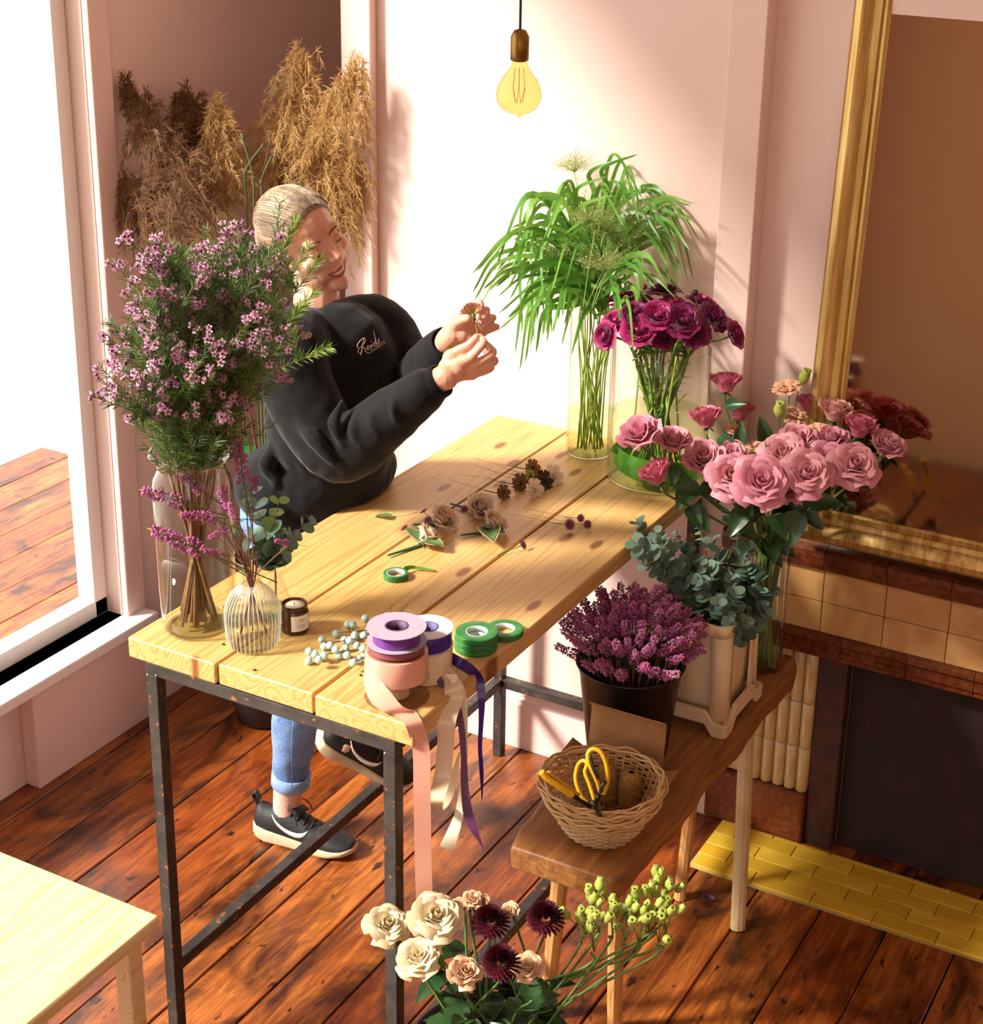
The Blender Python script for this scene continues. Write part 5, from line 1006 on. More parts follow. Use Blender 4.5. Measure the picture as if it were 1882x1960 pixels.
et = [(1215, 990, 0.0), (1248, 1010, 0.0), (1205, 1030, -0.02), (1220, 1075, -0.04), (1265, 1055, 0.02), (1290, 1010, 0.05), (1310, 1040, -0.02), (1335, 1000, 0.06), (1360, 1025, 0.0), (1385, 1050, 0.02), (1345, 1075, -0.08), (1300, 1090, -0.1), (1410, 1010, 0.05), (1440, 1040, 0.03), (1450, 1085, 0.0), (1400, 1100, -0.08), (1410, 1130, -0.12), (1375, 1150, -0.14), (1455, 1125, -0.05), (1490, 1120, -0.02), (1470, 1165, -0.08), (1430, 1185, -0.12), (1330, 1110, -0.12), (1270, 1100, -0.08), (1370, 1090, -0.06), (1425, 1075, -0.02), (1240, 1060, -0.05), (1395, 1185, -0.15)]
where = lambda x_, y_: ('far left beside the table edge' if x_ < 1255 else 'at the right by the rose vase' if x_ > 1440 else 'in the middle') + (', upper' if y_ < 1045 else ', low' if y_ > 1110 else '')
for i, (x_, y_, dz) in enumerate(et):
    dz += DE; tip = Dp(x_, y_, dz)
    while tip.x < TW + 0.035 and tip.z < TH + 0.03: dz -= 0.02; tip = Dp(x_, y_, dz)
    b0 = ecb + Vector((R2(-0.05, 0.05), R2(-0.07, 0.07), -0.08)); mid = b0.lerp(tip, 0.55) + Vector((0.02, 0, 0.035)); mid.x = max(mid.x, 0.70)
    euc('round-leaved eucalyptus stem in the cream crate, ' + where(x_, y_), [b0, mid, tip], 10, (0.041, 0.034, 0.045, 0.030)[i % 4], 'eucalyptus stems in the cream crate')
DB2 = (Vector((B2.x, B2.y, TH + 0.11)) - CAM).dot(CD); b2r = Vector((B2.x, B2.y, TH + 0.108))
for (pt, n_, s_, lab_, me_) in (([(515, 1040), (495, 985), (482, 940)], 6, 0.050, 'eucalyptus stem with dark leaves leaning left from the bud vase', ME_EUC), ([(520, 1040), (526, 1000), (535, 955)], 5, 0.040, 'sunlit eucalyptus stem standing upright in the bud vase', ME_EUCL), ([(530, 1050), (560, 1025), (598, 995)], 7, 0.038, 'eucalyptus stem arching right from the bud vase', ME_EUC), ([(512, 1060), (490, 1040), (452, 1020)], 5, 0.044, 'eucalyptus stem with pale leaf backs over the ribbed bottle', ME_EUC), ([(525, 1075), (520, 1060), (545, 1058)], 4, 0.040, 'short eucalyptus stem low at the bud vase mouth', ME_EUC)):
    euc(lab_, [b2r - Vector((0, 0, 0.06)), b2r] + [Dp(*q, DB2 - 0.01 * k_) for k_, q in enumerate(pt)], n_, s_, 'eucalyptus stems in the bud vase', me_)

# ================================================================== pampas grass in the corner
M_PAMP = plain('golden_pampas', '#c9a468', 0.7, '#b48c50', 9, trans=0.35); M_PAMPD = plain('shaded_brown_pampas', '#80582f', 0.7, '#6c4a28', 9, trans=0.25); M_PAMPC = plain('cream_pampas', '#d9bf90', 0.7, trans=0.3)  # brown version has the corner's shade put into the plume colour
def pampas(label, base, tip, width, n, mt, droop, seed, lean=0.0, loc_y=1.2):
    """a plume: many drooping side branches, each feathered with fine hairs"""
    r = random.Random(seed); a_, b_ = Yp(*base, loc_y), Yp(*tip, loc_y); foot = Vector((-0.62 + r.uniform(-0.04, 0.04), 1.20 + r.uniform(-0.04, 0.03), 0.45)); t = thing('pampas_plume', label, 'pampas grass', foot, 'dried pampas plumes in the corner'); stem_tube(t, [foot, a_.lerp(foot, 0.4) + Vector((0, 0, 0.05)), a_, a_.lerp(b_, 0.5)], 0.004, M_PAMPD, r1=0.002)
    P = catmull([a_, a_.lerp(b_, 0.5) + CR * lean * 0.4, b_ + CR * lean], 10); k_ = len(P); m = MB(); ax = (b_ - a_).normalized(); sx = ax.cross(CD).normalized()
    for i in range(n):
        u = (i + r.random()) / n; f_ = u * (k_ - 1); q = min(int(f_), k_ - 2); p = P[q].lerp(P[q + 1], f_ - q); an = r.uniform(0, 6.28); rad = sx * cos(an) - CD * sin(an) * 0.45; env = width * (1.05 - 0.75 * u ** 1.5) * r.uniform(0.55, 1.1); rise = width * r.uniform(0.6, 1.3); dr = droop * r.uniform(0.5, 1.4)
        H_ = catmull([p, p + rad * env * 0.30 + ax * rise * 0.55, p + rad * env * 0.75 + ax * rise * 0.95 - Vector((0, 0, dr * 0.35)), p + rad * env * 1.15 + ax * rise * 0.85 - Vector((0, 0, dr))], 4); s_ = rad.cross(ax).normalized()
        H_ = [Vector((max(z.x, LX + 0.03), min(z.y, (AY if z.x < AX - 0.02 else WY) - 0.02), z.z)) for z in H_]
        m.strip([z - foot for z in H_], [sx] * len(H_), [0.0016] * (len(H_) - 1) + [0.0005])
        for e in range(26):
            g_ = r.uniform(0.15, 1.0) * (len(H_) - 1); z0 = H_[min(int(g_), len(H_) - 2)].lerp(H_[min(int(g_), len(H_) - 2) + 1], g_ % 1); tg_ = (H_[min(int(g_) + 1, len(H_) - 1)] - H_[min(int(g_), len(H_) - 2)]).normalized(); d = (tg_ * 0.9 + Vector((r.uniform(-1, 1), r.uniform(-0.5, 0.5), r.uniform(-1, 0.5)))).normalized(); L_ = r.uniform(0.012, 0.028); z1 = z0 + d * L_; z1.y = min(z1.y, (AY if z1.x < AX - 0.01 else WY) - 0.006); m.strip([z0 - foot, (z0 + z1) / 2 - foot, z1 - foot], [d.cross(CD).normalized()] * 3, [0.0013, 0.0019, 0.0004])
    o = m.build('plume', mt, t); o['kind'] = 'stuff'; return t
pampas('shaded brown pampas plume leaning out to the upper left', (412, 440), (278, 200), 0.105, 150, M_PAMPD, 0.06, 1, -0.02, 1.12)
pampas('drooping shaded brown pampas plume spreading low to the left', (415, 475), (310, 380), 0.13, 120, M_PAMPD, 0.11, 2, -0.05, 1.10)
pampas('tan pampas plume standing upright left of the golden ones', (436, 420), (418, 235), 0.075, 130, M_PAMP, 0.03, 3, 0, 1.22)
pampas('short cream pampas plume lowest in the corner', (436, 490), (434, 420), 0.034, 80, M_PAMPC, 0.008, 4, 0, 1.22)
pampas('large golden pampas plume rising above the woman', (530, 400), (560, 170), 0.125, 200, M_PAMP, 0.075, 5, 0.02, 1.34)
pampas('golden pampas plume curling right toward the bright wall', (585, 410), (650, 180), 0.12, 200, M_PAMP, 0.085, 6, 0.02, 1.35)
pampas('sunlit pampas plume drooping beside the wall edge', (600, 480), (640, 350), 0.11, 120, M_PAMP, 0.09, 7, 0.02, 1.36)
pampas('dim pampas plume bending over behind the tan one', (400, 330), (378, 225), 0.10, 90, M_PAMPD, 0.05, 8, -0.02, 1.30)
pv = thing('floor_vase', 'tall dark floor vase holding the pampas in the corner', 'vase', (-0.62, 1.2, 0)); MB().lathe([(0.0005, 0), (0.075, 0), (0.085, 0.01), (0.11, 0.2), (0.10, 0.38), (0.07, 0.46), (0.075, 0.5), (0.07, 0.5), (0.063, 0.46), (0.09, 0.36), (0.0005, 0.3)], 36).build('body', plain('dark_stoneware', '#2e211c', 0.5), pv)
rd = thing('reed_plant', 'dull green reed blades among the pampas', 'reeds', (-0.6, 1.2, 0.46))
for (a_, b_) in (((470, 330), (505, 275)), ((485, 340), (462, 255)), ((500, 350), (520, 300))): stem_tube(rd, [Vector((-0.6, 1.2, 0.46)), Yp(*a_, 1.22) - Vector((0, 0, 0.1)), Yp(*a_, 1.22), Yp(*b_, 1.22)], 0.003, bpy.data.materials.get('dull_green_reed') or plain('dull_green_reed', '#4d5a34', 0.6), 'reed_blade', 5)

# ================================================================== buttonholes and loose flowers on the table
M_IVORY = petal_mat('ivory_petal', '#ead6bc', '#f0e2cc', '#e4c8aa'); M_ASTR = petal_mat('astrantia_pink', '#8a4862', '#a0607a', '#7a3a58'); M_VARI = plain('pittosporum_leaf', '#4e6a34', 0.4, '#6a8446', 60, trans=0.15); M_BTAPE = plain('stem_tape_green', '#2f6a3c', 0.45)
ME_VARI = leaf_mesh('leaf', M_VARI, 1.0, 0.5, 0.2, 0.12, 8, 0.7, 0.02); ME_VEDGE = leaf_mesh('leaf_edge', plain('cream_leaf_edge', '#cfcaa0', 0.5), 1.06, 0.6, 0.2, 0.14, 8, 0.7, 0.02)
IV = {'h': (rose_core(M_IVORY, 0.1), rose_petal_mesh(M_IVORY, 0.15, 0.9))}
def starflower(t, c, f, r):
    m = MB()
    for q in range(16):
        a = q * pi / 8; d = Vector((cos(a), sin(a), 0.25)); s_ = Vector((-sin(a), cos(a), 0)); m.strip([(0, 0, 0), d * r * 0.6, d * r], [s_] * 3, [r * 0.15, r * 0.3, r * 0.05])
    for q in range(26): a = q * 2.4; m.ball((r * 0.5 * math.sqrt(q / 26) * cos(a), r * 0.5 * math.sqrt(q / 26) * sin(a), r * 0.32), r * 0.09, 4, 3)
    return place(m.build('flower_head', M_ASTR, t), Vector(c) - Vector(t.location), basis(f))
def buttonhole(label, rose_px, tail_px, leaf_px, star_px, sz, round_=False):
    z = TH + 0.022; c = Zp(*rose_px, z + 0.004); e = Zp(*tail_px, TH + 0.006); ax = (c - e).normalized(); t = thing('buttonhole', label, 'buttonhole', Vector((e.x, e.y, TH)), 'rose buttonholes on the table'); f = (ax * 0.8 + Vector((0, 0, 0.6)) - CD * 0.25).normalized()
    bloom_rose(t, c, f, sz * 1.15, 'h', IV['h'], 6); n0 = c - f * 0.03; stem_tube(t, [n0, n0.lerp(e, 0.5), e], 0.0042, M_BTAPE, 'wrapped_stem', 8, 0.0022)
    for i, lp in enumerate(leaf_px):
        tip = Zp(*lp, TH + 0.012 + 0.004 * i); d = tip - n0
        if round_ and i == 0: put_leaf(t, ME_EUC, n0 + Vector((0, 0, 0.02)), d, d.length, Vector((0, 0, 1)) - CD)
        else: lf = put_leaf(t, ME_VARI, n0 + Vector((0, 0, 0.012)), d, d.length, Vector((0.1, -0.2, 1))); o = ob('leaf_edge', ME_VEDGE, lf); o.location = (0, -0.02, -0.02)
    for sp_ in star_px: q = Zp(*sp_, TH + 0.024); starflower(t, q, (q - n0 + Vector((0, 0, 0.01))).normalized(), 0.011); stem_tube(t, [q, n0], 0.0009, M_STEM, 'star_stem', 4)
buttonhole('ivory rose buttonhole with a round eucalyptus leaf nearest the small tape roll', (822, 1022), (742, 1063), [(812, 1040), (846, 1048), (778, 1018)], [(775, 1012)], 0.058, True)
buttonhole('ivory rose buttonhole at the right of the pair, wrapped stem pointing left', (950, 1000), (882, 1024), [(936, 1022), (966, 1024), (942, 1036)], [(923, 985)], 0.062, True)
buttonhole('blush rose buttonhole behind the eucalyptus one', (850, 990), (790, 1004), [(858, 1012), (866, 1004)], [(812, 980), (820, 996)], 0.062)
buttonhole('blush rose buttonhole furthest from the tape roll', (922, 968), (862, 964), [(946, 960), (900, 955)], [(890, 975)], 0.062)
M_BRN = petal_mat('faded_brown_petal', '#8f6a42', '#ab8658', '#7c5634'); ME_FB = fluffy(M_BRN); ME_FP = fluffy(M_IVORY); M_CHOC = petal_mat('chocolate_petal', '#4a2414', '#643420', '#3c1c10'); ME_FC = fluffy(M_CHOC); ME_FL = fluffy(M_LIME)
loose = [(965, 943, ME_FB, 22, 'small faded brown flower head lying alone left of the pile'), (1020, 897, ME_FB, 26, 'brown and green flower head at the back of the pile'), (1017, 912, ME_FL, 18, 'tiny lime green flower head in the pile'), (996, 926, ME_FB, 28, 'olive brown flower head at the left of the pile'), (1023, 938, ME_FP, 30, 'cream peach flower head at the front of the pile'), (1040, 923, ME_FC, 32, 'dark chocolate brown flower head in the pile'), (1058, 914, ME_FP, 34, 'pale apricot flower head at the right of the pile')]
for (x_, y_, me_, sz, lab_) in loose:
    c = Zp(x_, y_, TH + 0.014); ax = Vector((0.8, -0.25, 0.42)).normalized(); t = thing('loose_flower', lab_, 'flower', Vector((c.x, c.y, TH)), 'loose flower heads on the table'); place(ob('bloom', me_, t), Vector((0, 0, 0.014)) - ax * 0.01, basis(ax), sz * 1.25 / F_PX * 3.75 / 0.042); e = Vector((0, 0, 0.006)) - Vector((0.055, -0.005, 0)); stem_tube(t, [Vector(t.location) + Vector((0, 0, 0.012)) - ax * 0.01, Vector(t.location) + e], 0.0013, M_BTAPE, seg=5)
    w0 = Vector(t.location) + e; stem_tube(t, [w0, w0 + Vector((-0.05, R2(-0.01, 0.01), 0.001)), w0 + Vector((-0.10, R2(-0.02, 0.03), 0.003))], 0.0004, M_TWIG, 'wire', 3)
for (x_, y_, sz, ang, lab_) in ((1090, 1004, 0.015, 0, 'astrantia flower head left of the three by the plank joint'), (1111, 992, 0.011, 0, 'small astrantia head at the back of the three'), (1124, 1004, 0.012, 0, 'astrantia head at the right of the three'), (1000, 1043, 0.013, 1, 'single pink astrantia lying near the big knot')):
    c = Zp(x_, y_, TH + sz * 0.9); f = Vector((0.75, -0.45, 0.4)) if not ang else Vector((0.8, 0.1, 0.5)); t = thing('astrantia', lab_, 'flower', Vector((c.x, c.y, TH)), 'loose astrantia flowers'); starflower(t, c, f, sz); e = Zp(*((x_ - 32, y_ - 3) if not ang else (x_ - 48, y_ + 20)), TH + 0.003); stem_tube(t, [c, c.lerp(e, 0.4), e], 0.001, M_BTAPE, seg=5)
    if not ang: stem_tube(t, [e, Zp(x_ - 70, y_ - 12, TH + 0.004), Zp(x_ - 110, y_ - 20, TH + 0.003)], 0.0004, M_TWIG, 'wire', 3)
t = thing('loose_leaf', 'single variegated leaf on a wire left of the buttonholes', 'leaf', Zp(752, 990, TH)); e = Zp(752, 990, TH + 0.005); lf = put_leaf(t, ME_VARI, e, Zp(716, 983, TH + 0.008) - e, 0.042); o = ob('leaf_edge', ME_VEDGE, lf); o.location = (0, -0.02, -0.02); stem_tube(t, [e, Zp(780, 986, TH + 0.006), Zp(800, 980, TH + 0.01)], 0.0006, M_TWIG, 'wire', 3)
for (x_, y_) in ((427, 1233), (488, 1282), (690, 1292)):
    c = Zp(x_, y_, TH + 0.002); m = MB(); [m.ball(Vector((R2(-1, 1), R2(-1, 1), 0)) * 0.002, 0.0016, 5, 4) for q in range(5)]; o = m.build('plant_crumb', plain('dry_crumb', '#5a3418', 0.8) if 'dry_crumb' not in bpy.data.materials else bpy.data.materials['dry_crumb'], None, True, c); tag(o, {427: 'brown plant crumb between the jar and the ribbed bottle', 488: 'brown plant crumb on the middle plank near its end', 690: 'brown plant crumb left of the ribbon spools'}[x_], 'plant debris')
m = MB(); m.grid(lambda u, v: ((u - 0.5) * 0.03, (v - 0.5) * 0.018 * sin(pi * (0.1 + 0.8 * u)), 0.003 + 0.008 * (2 * v - 1) ** 2), 6, 5); o = m.build('fallen_petal', petal_mat('purple_petal', '#5a2452', '#743a68', '#4c1c46'), None, True, Zp(1357, 1724, 0.001)); tag(o, 'fallen purple petal on the floor beside the hearth', 'petal')

# ================================================================== flowers in the foreground bucket
FZ = 0.62
fb = thing('flower_bucket', 'black bucket of mixed cut flowers in the near foreground', 'bucket', (0.79, 0.02, 0)); MB().lathe([(0.0005, 0), (0.11, 0), (0.115, 0.004), (0.15, 0.33), (0.156, 0.335), (0.15, 0.34), (0.142, 0.32), (0.108, 0.01), (0.0005, 0.01)], 44).build('bucket_body', M_BLACK, fb)
fmouth = Vector((0.79, 0.02, 0.34)); M_CREAMP = petal_mat('cream_rose_petal', '#dccba2', '#e8dcbc', '#d4bf90'); CRR = {'o': (rose_core(M_CREAMP, 0.8), rose_petal_mesh(M_CREAMP, 0.8))}; M_SPRAY = petal_mat('peach_cream_petal', '#dcb890', '#e6cba4', '#d0a27c'); SPR = {'o': (rose_core(M_SPRAY, 0.4), rose_petal_mesh(M_SPRAY, 0.5))}
def fstem(t, c, f): stem_tube(t, [c - f * 0.02, c - f * 0.05, fmouth + Vector((R2(-0.08, 0.08), R2(-0.08, 0.08), 0)), Vector((0.79 + R2(-0.05, 0.05), 0.02 + R2(-0.05, 0.05), 0.03))], 0.0026, M_STEM)
for (x_, y_, sz, me_, z, lab_) in ((835, 1752, 84, CRR, 0.63, 'large cream rose in the foreground bucket'), (742, 1768, 70, CRR, 0.60, 'cream rose at the far left of the foreground bunch'), (880, 1733, 34, SPR, 0.62, 'small peach cream spray rose beside the large cream rose'), (905, 1720, 34, SPR, 0.63, 'cream spray rose above the first burgundy chrysanthemum'), (925, 1727, 30, SPR, 0.62, 'spray rose touching the first burgundy chrysanthemum'), (975, 1742, 34, SPR, 0.61, 'apricot spray rose between the two burgundy chrysanthemums'), (800, 1830, 70, CRR, 0.58, 'cream rose low in front of the foreground bunch'), (890, 1860, 60, SPR, 0.56, 'peach rose lowest at the front of the bunch'), (1010, 1850, 56, SPR, 0.57, 'peach rose below the second burgundy chrysanthemum')):
    c = Zp(x_, y_, z); f = camdir(R2(-0.3, 0.3), 0.8, 0.7); t = thing('cream_rose', lab_, 'rose', c - f * 0.02, 'roses in the foreground bucket'); bloom_rose(t, c, f, sz / F_PX * (c - CAM).dot(CD), 'o', me_['o'], 8); fstem(t, c, f)
M_BURG = plain('burgundy_petal', '#3c0a18', 0.5, '#54101f', 30, trans=0.1)
def mum(r):
    m = MB(); n = 210
    for i in range(n):
        q = i / n; el = q * 1.75; a = i * 2.39996; d = Vector((sin(el) * cos(a), sin(el) * sin(a), cos(el))); s_ = d.cross(Vector((0, 0, 1)) if abs(d.z) < 0.95 else Vector((1, 0, 0))).normalized(); L_ = r * (0.85 + 0.15 * q); m.strip([d * r * 0.3, d * L_ * 0.8 + Vector((0, 0, 0.002)), d * L_ + Vector((0, 0, 0.004 * (1 - q)))], [s_] * 3, [0.003, 0.0058, 0.003])
    return m.mesh('bloom', M_BURG)
ME_MUM = mum(0.036)
for (x_, y_, lab_) in ((940, 1762, 'burgundy pompon chrysanthemum beside the cream spray roses'), (1045, 1755, 'burgundy pompon chrysanthemum beside the lime buds'), (960, 1840, 'burgundy pompon chrysanthemum lowest in the bunch')):
    c = Zp(x_, y_, 0.61); f = camdir(0.05, 0.75, 0.5); t = thing('chrysanthemum', lab_, 'chrysanthemum', c - f * 0.02, 'burgundy chrysanthemums in the foreground'); place(ob('bloom', ME_MUM, t), f * 0.012, basis(f), 1.0); fstem(t, c, f)
rr = random.Random(5)
for i in range(10):
    x_, y_ = [(1120, 1735), (1150, 1720), (1175, 1730), (1200, 1740), (1225, 1745), (1245, 1720), (1262, 1700), (1280, 1725), (1265, 1745), (1140, 1760)][i]
    c = Zp(x_, y_, 0.60); t = thing('green_bud_spray', 'lime green bud spray right of the burgundy flowers, ' + ('second', 'third', 'fourth', 'fifth', 'sixth', 'seventh', 'ninth', 'rightmost', 'eighth but low', 'leftmost')[i] + (' from the left' if i < 7 else ''), 'flower buds', c, 'lime bud sprays in the foreground'); f = camdir(0.3, 0.9, 0.2)
    for q in range(7):
        p = Vector((rr.uniform(-1, 1), rr.uniform(-1, 1), rr.uniform(-1.6, 0.4))) * 0.024; d = (p + Vector((0.01, 0, 0.05))).normalized(); place(ob('bud', ME_LBUD, t), p, basis(d), rr.uniform(0.9, 1.35)); stem_tube(t, [c + p, c + p * 0.5 - Vector((0, 0, 0.03)), c - Vector((0, 0, 0.07))], 0.0009, M_STEM, 'stalk', 4, n=3)
    fstem(t, c - Vector((0, 0, 0.05)), f)
for i in range(16):
    a = rr.uniform(0, 6.28); c = fmouth + Vector((0.11 * cos(a), 0.11 * sin(a), rr.uniform(0.08, 0.2))); t = thing('foliage_sprig', 'dark leafy stem among the foreground flowers', 'foliage', c, 'leafy stems in the foreground bucket'); stem_tube(t, [c, c.lerp(fmouth, 0.5), fmouth - Vector((0, 0, 0.2))], 0.0018, M_STEM)
    for q in range(4): put_leaf(t, ME_RLEAF, c.lerp(fmouth, rr.uniform(0, 0.5)), Vector((rr.uniform(-1, 1), rr.uniform(-1, 1), rr.uniform(-0.2, 0.6))), rr.uniform(0.05, 0.08))
# pale timber stool at the lower left edge
st_ = thing('pale_stool', 'pale wooden stool top cut by the lower left edge', 'stool', (0.05, -0.40, 0)); M_PALE = pine_mat('pale_beech', '#e0c596', '#cfae78', '#c9a468', False)
c_ = Zp(300, 1749, 0.55); bevel(MB().box(-0.33, 0.165, -0.25, 0.2055, 0.52, 0.55).build('seat', M_PALE, st_, False), 0.006, 3)
for sx in (-0.29, 0.12):
    for sy in (-0.21, 0.165): bevel(MB().box(sx - 0.018, sx + 0.018, sy - 0.018, sy + 0.018, 0, 0.519).build('leg', M_PALE, st_, False), 0.003)

# strap leaves of a plant behind the jar
sl = thing('strap_leaf_plant', 'bright green strap leaves showing between the jar and the woman', 'plant', (-0.62, 1.2, 0.3)); M_STRAP = plain('strap_leaf', '#2f7d33', 0.4, '#3f9440', 20, trans=0.3)
for (pa, pb, pc, w_) in (((490, 960), (474, 900), (470, 838), 0.026), ((492, 960), (484, 900), (488, 850), 0.014)):
    P = catmull([Vector((-0.62, 1.2, 0.46)), Dp(*pa, 4.25), Dp(*pb, 4.2), Dp(*pc, 4.18)], 6); m = MB(); n = len(P); m.strip([p - Vector(sl.location) for p in P], [CR] * n, [w_ * (0.5 + 0.5 * sin(pi * min(1, 0.3 + 0.68 * i / (n - 1)))) if i < n - 1 else 0.002 for i in range(n)]); m.build('leaf', M_STRAP, sl)
# ================================================================== the florist
from mathutils.bvhtree import BVHTree
from mathutils import noise as mnoise
def fuse(m, name, mats, parent, voxel, smooth=6, factor=0.5, loc=(0, 0, 0), disp=None):
    """union of the closed pieces in m as one continuous smooth skin"""
    tmp = bpy.data.objects.new('tmp', m.mesh('tmp', mats)); COL.objects.link(tmp)
    r = tmp.modifiers.new('r', 'REMESH'); r.mode = 'VOXEL'; r.voxel_size = voxel; r.use_smooth_shade = True
    s_ = tmp.modifiers.new('s', 'SMOOTH'); s_.iterations = smooth; s_.factor = factor
    dg = bpy.context.evaluated_depsgraph_get(); me = bpy.data.meshes.new_from_object(tmp.evaluated_get(dg)); bpy.data.objects.remove(tmp)
    me.name = name; me.materials.clear(); [me.materials.append(q) for q in (mats if isinstance(mats, list) else [mats])]
    if disp:
        nrm = [v.normal.copy() for v in me.vertices]
        for v, n_ in zip(me.vertices, nrm): v.co += n_ * disp(v.co)
    off = Vector(loc); [setattr(v, 'co', v.co - off) for v in me.vertices]
    me.polygons.foreach_set('use_smooth', [True] * len(me.polygons)); me.update(); return ob(name, me, parent)
def limb(m, pts, rad, n=5, seg=14, flat=None):
    P = catmull(pts, n); k_ = len(P); idx = [i / (k_ - 1) * (len(rad) - 1) for i in range(k_)]; R_ = [lerp(rad[min(int(f), len(rad) - 2)], rad[min(int(f), len(rad) - 2) + 1], f - min(int(f), len(rad) - 2)) for f in idx]
    m.tube(P, R_, seg); m.ball(P[0], R_[0], 12, 8); m.ball(P[-1], R_[-1], 12, 8)
SK = N('skin'); nz = SK.noise(SK.coords().outputs[0], 14, 4); SK.base(SK.ramp(nz, [(0.3, '#d0967a'), (0.7, '#dba88c')])); SK.p.inputs['Roughness'].default_value = 0.45; SK.p.inputs['Subsurface Weight'].default_value = 0.12; SK.p.inputs['Subsurface Radius'].default_value = (0.02, 0.008, 0.004); SK.p.inputs['Subsurface Scale'].default_value = 0.25
M_SKIN = SK.m
per = thing('person', 'woman in a black sweatshirt and blue jeans holding a small flower at the table', 'person', (-0.17, 0.78, 0)); PO = Vector(per.location)
# --- head frame
hf = (CR * 0.73 - CU * 0.24 - CD * 0.64).normalized(); hu = (CR * -0.27 + CU * 0.76 - CD * 0.59); hu = (hu - hf * hu.dot(hf)).normalized(); hl = hu.cross(hf).normalized()
HC = Dp(583, 457, 3.6); HR = Matrix(((hl.x, hf.x, hu.x), (hl.y, hf.y, hu.y), (hl.z, hf.z, hu.z)))
def hp(l, f, u): return HC + HR @ Vector((l, f, u))
b = MB()
def hb(l, f, u, a, c, e): b.ball(hp(l, f, u), 1.0, 22, 14, (a, c, e), HR)
hb(0, -0.008, 0.032, 0.070, 0.089, 0.080); hb(0, 0.012, 0.030, 0.060, 0.068, 0.062); hb(0, 0.028, -0.022, 0.058, 0.060, 0.082); hb(0, 0.054, -0.100, 0.025, 0.028, 0.022); hb(0, 0.068, -0.108, 0.014, 0.015, 0.013)
for s_ in (1, -1):
    hb(0.034 * s_, 0.018, -0.073, 0.022, 0.042, 0.030); hb(0.040 * s_, 0.056, -0.026, 0.021, 0.022, 0.022); hb(0.026 * s_, 0.0655, 0.022, 0.027, 0.013, 0.012); hb(0.031 * s_, 0.0705, 0.0, 0.014, 0.0115, 0.0095)
    hb(0.0090 * s_, 0.089, -0.030, 0.0070, 0.009, 0.0060); hb(0.071 * s_, -0.004, -0.012, 0.008, 0.018, 0.028); hb(0.028 * s_, 0.062, -0.058, 0.014, 0.014, 0.018)
limb(b, [hp(0, 0.077, 0.014), hp(0, 0.087, -0.008), hp(0, 0.100, -0.025)], [0.0065, 0.0072, 0.0088], 4, 10); hb(0, 0.061, -0.062, 0.027, 0.024, 0.026)
hb(0, 0.0805, -0.058, 0.017, 0.008, 0.006); hb(0, 0.078, -0.074, 0.014, 0.008, 0.006)
NB = Dp(606, 612, 3.66); limb(b, [hp(0, -0.018, -0.05), hp(0, -0.012, -0.09), NB + Vector((0, 0, 0.02)), NB - Vector((0, 0, 0.05))], [0.050, 0.049, 0.052, 0.07], 5, 16)
# --- torso core and arms inside the clothes keep the body one figure
shR, shL = Dp(556, 664, 3.53), Dp(712, 622, 3.75); chest = Dp(648, 705, 3.68); waist = Dp(622, 900, 3.82); pelv = Dp(588, 995, 3.90); elR, wrR = Dp(650, 852, 3.50), Dp(836, 733, 3.385); elL, wrL = Dp(795, 735, 3.70), Dp(852, 659, 3.50)
limb(b, [NB - Vector((0, 0, 0.05)), chest, waist, pelv], [0.075, 0.10, 0.10, 0.11], 5, 16); limb(b, [NB - Vector((0, 0, 0.04)), shR, elR, wrR], [0.05, 0.045, 0.036, 0.023], 5, 12); limb(b, [NB - Vector((0, 0, 0.04)), shL, elL, wrL], [0.05, 0.045, 0.036, 0.023], 5, 12)
ankR = Vector((-0.205, 0.755, 0.095)); kneeR = Vector((-0.15, 0.755, 0.49)); hipR = pelv + Vector((0.0, -0.07, -0.03)); hipL = pelv + Vector((0.0, 0.08, -0.03)); kneeL = Vector((0.14, 0.83, 0.70)); ankL = Vector((0.0, 0.715, 0.385))
limb(b, [hipR, kneeR, ankR], [0.07, 0.034, 0.026], 5, 12); limb(b, [hipL, kneeL, ankL], [0.07, 0.034, 0.026], 5, 12)
# --- hands
def Hq(x_, y_, d): return Dp(800 + x_ / 8.91, 540 + y_ / 8.91, d)
FR = 0.0082
def finger(pts, r0=FR, r1=0.0066): limb(b, pts, [r0 * 1.08, r0, r0 * 0.95, r1], 5, 10)
# right hand: back of the hand to the camera, pinching the stem
dR = 3.37; wr = Hq(330, 1690, dR + 0.012); kn_ = [Hq(905, 1295, dR - 0.008), Hq(985, 1395, dR), Hq(985, 1500, dR + 0.01), Hq(935, 1590, dR + 0.02)]
limb(b, [wrR, wr, Hq(480, 1620, dR)], [0.024, 0.0265, 0.027], 4, 14)
for k_, p in enumerate(kn_): limb(b, [Hq(430, 1560 + 50 * k_, dR + 0.004 * k_), Hq(700, 1400 + 62 * k_, dR - 0.002 + 0.006 * k_), p], [0.017, 0.0145, 0.0102], 4, 10)
b.ball(Hq(640, 1490, dR + 0.006), 0.026, 14, 10, (1, 1, 0.8)); b.ball(Hq(580, 1300, dR + 0.012), 0.020, 14, 10)
limb(b, [Hq(500, 1450, dR + 0.012), Hq(640, 1215, dR + 0.008), Hq(860, 1090, dR + 0.0), Hq(1000, 935, dR - 0.004)], [0.019, 0.0125, 0.0102, 0.0076], 5, 12)
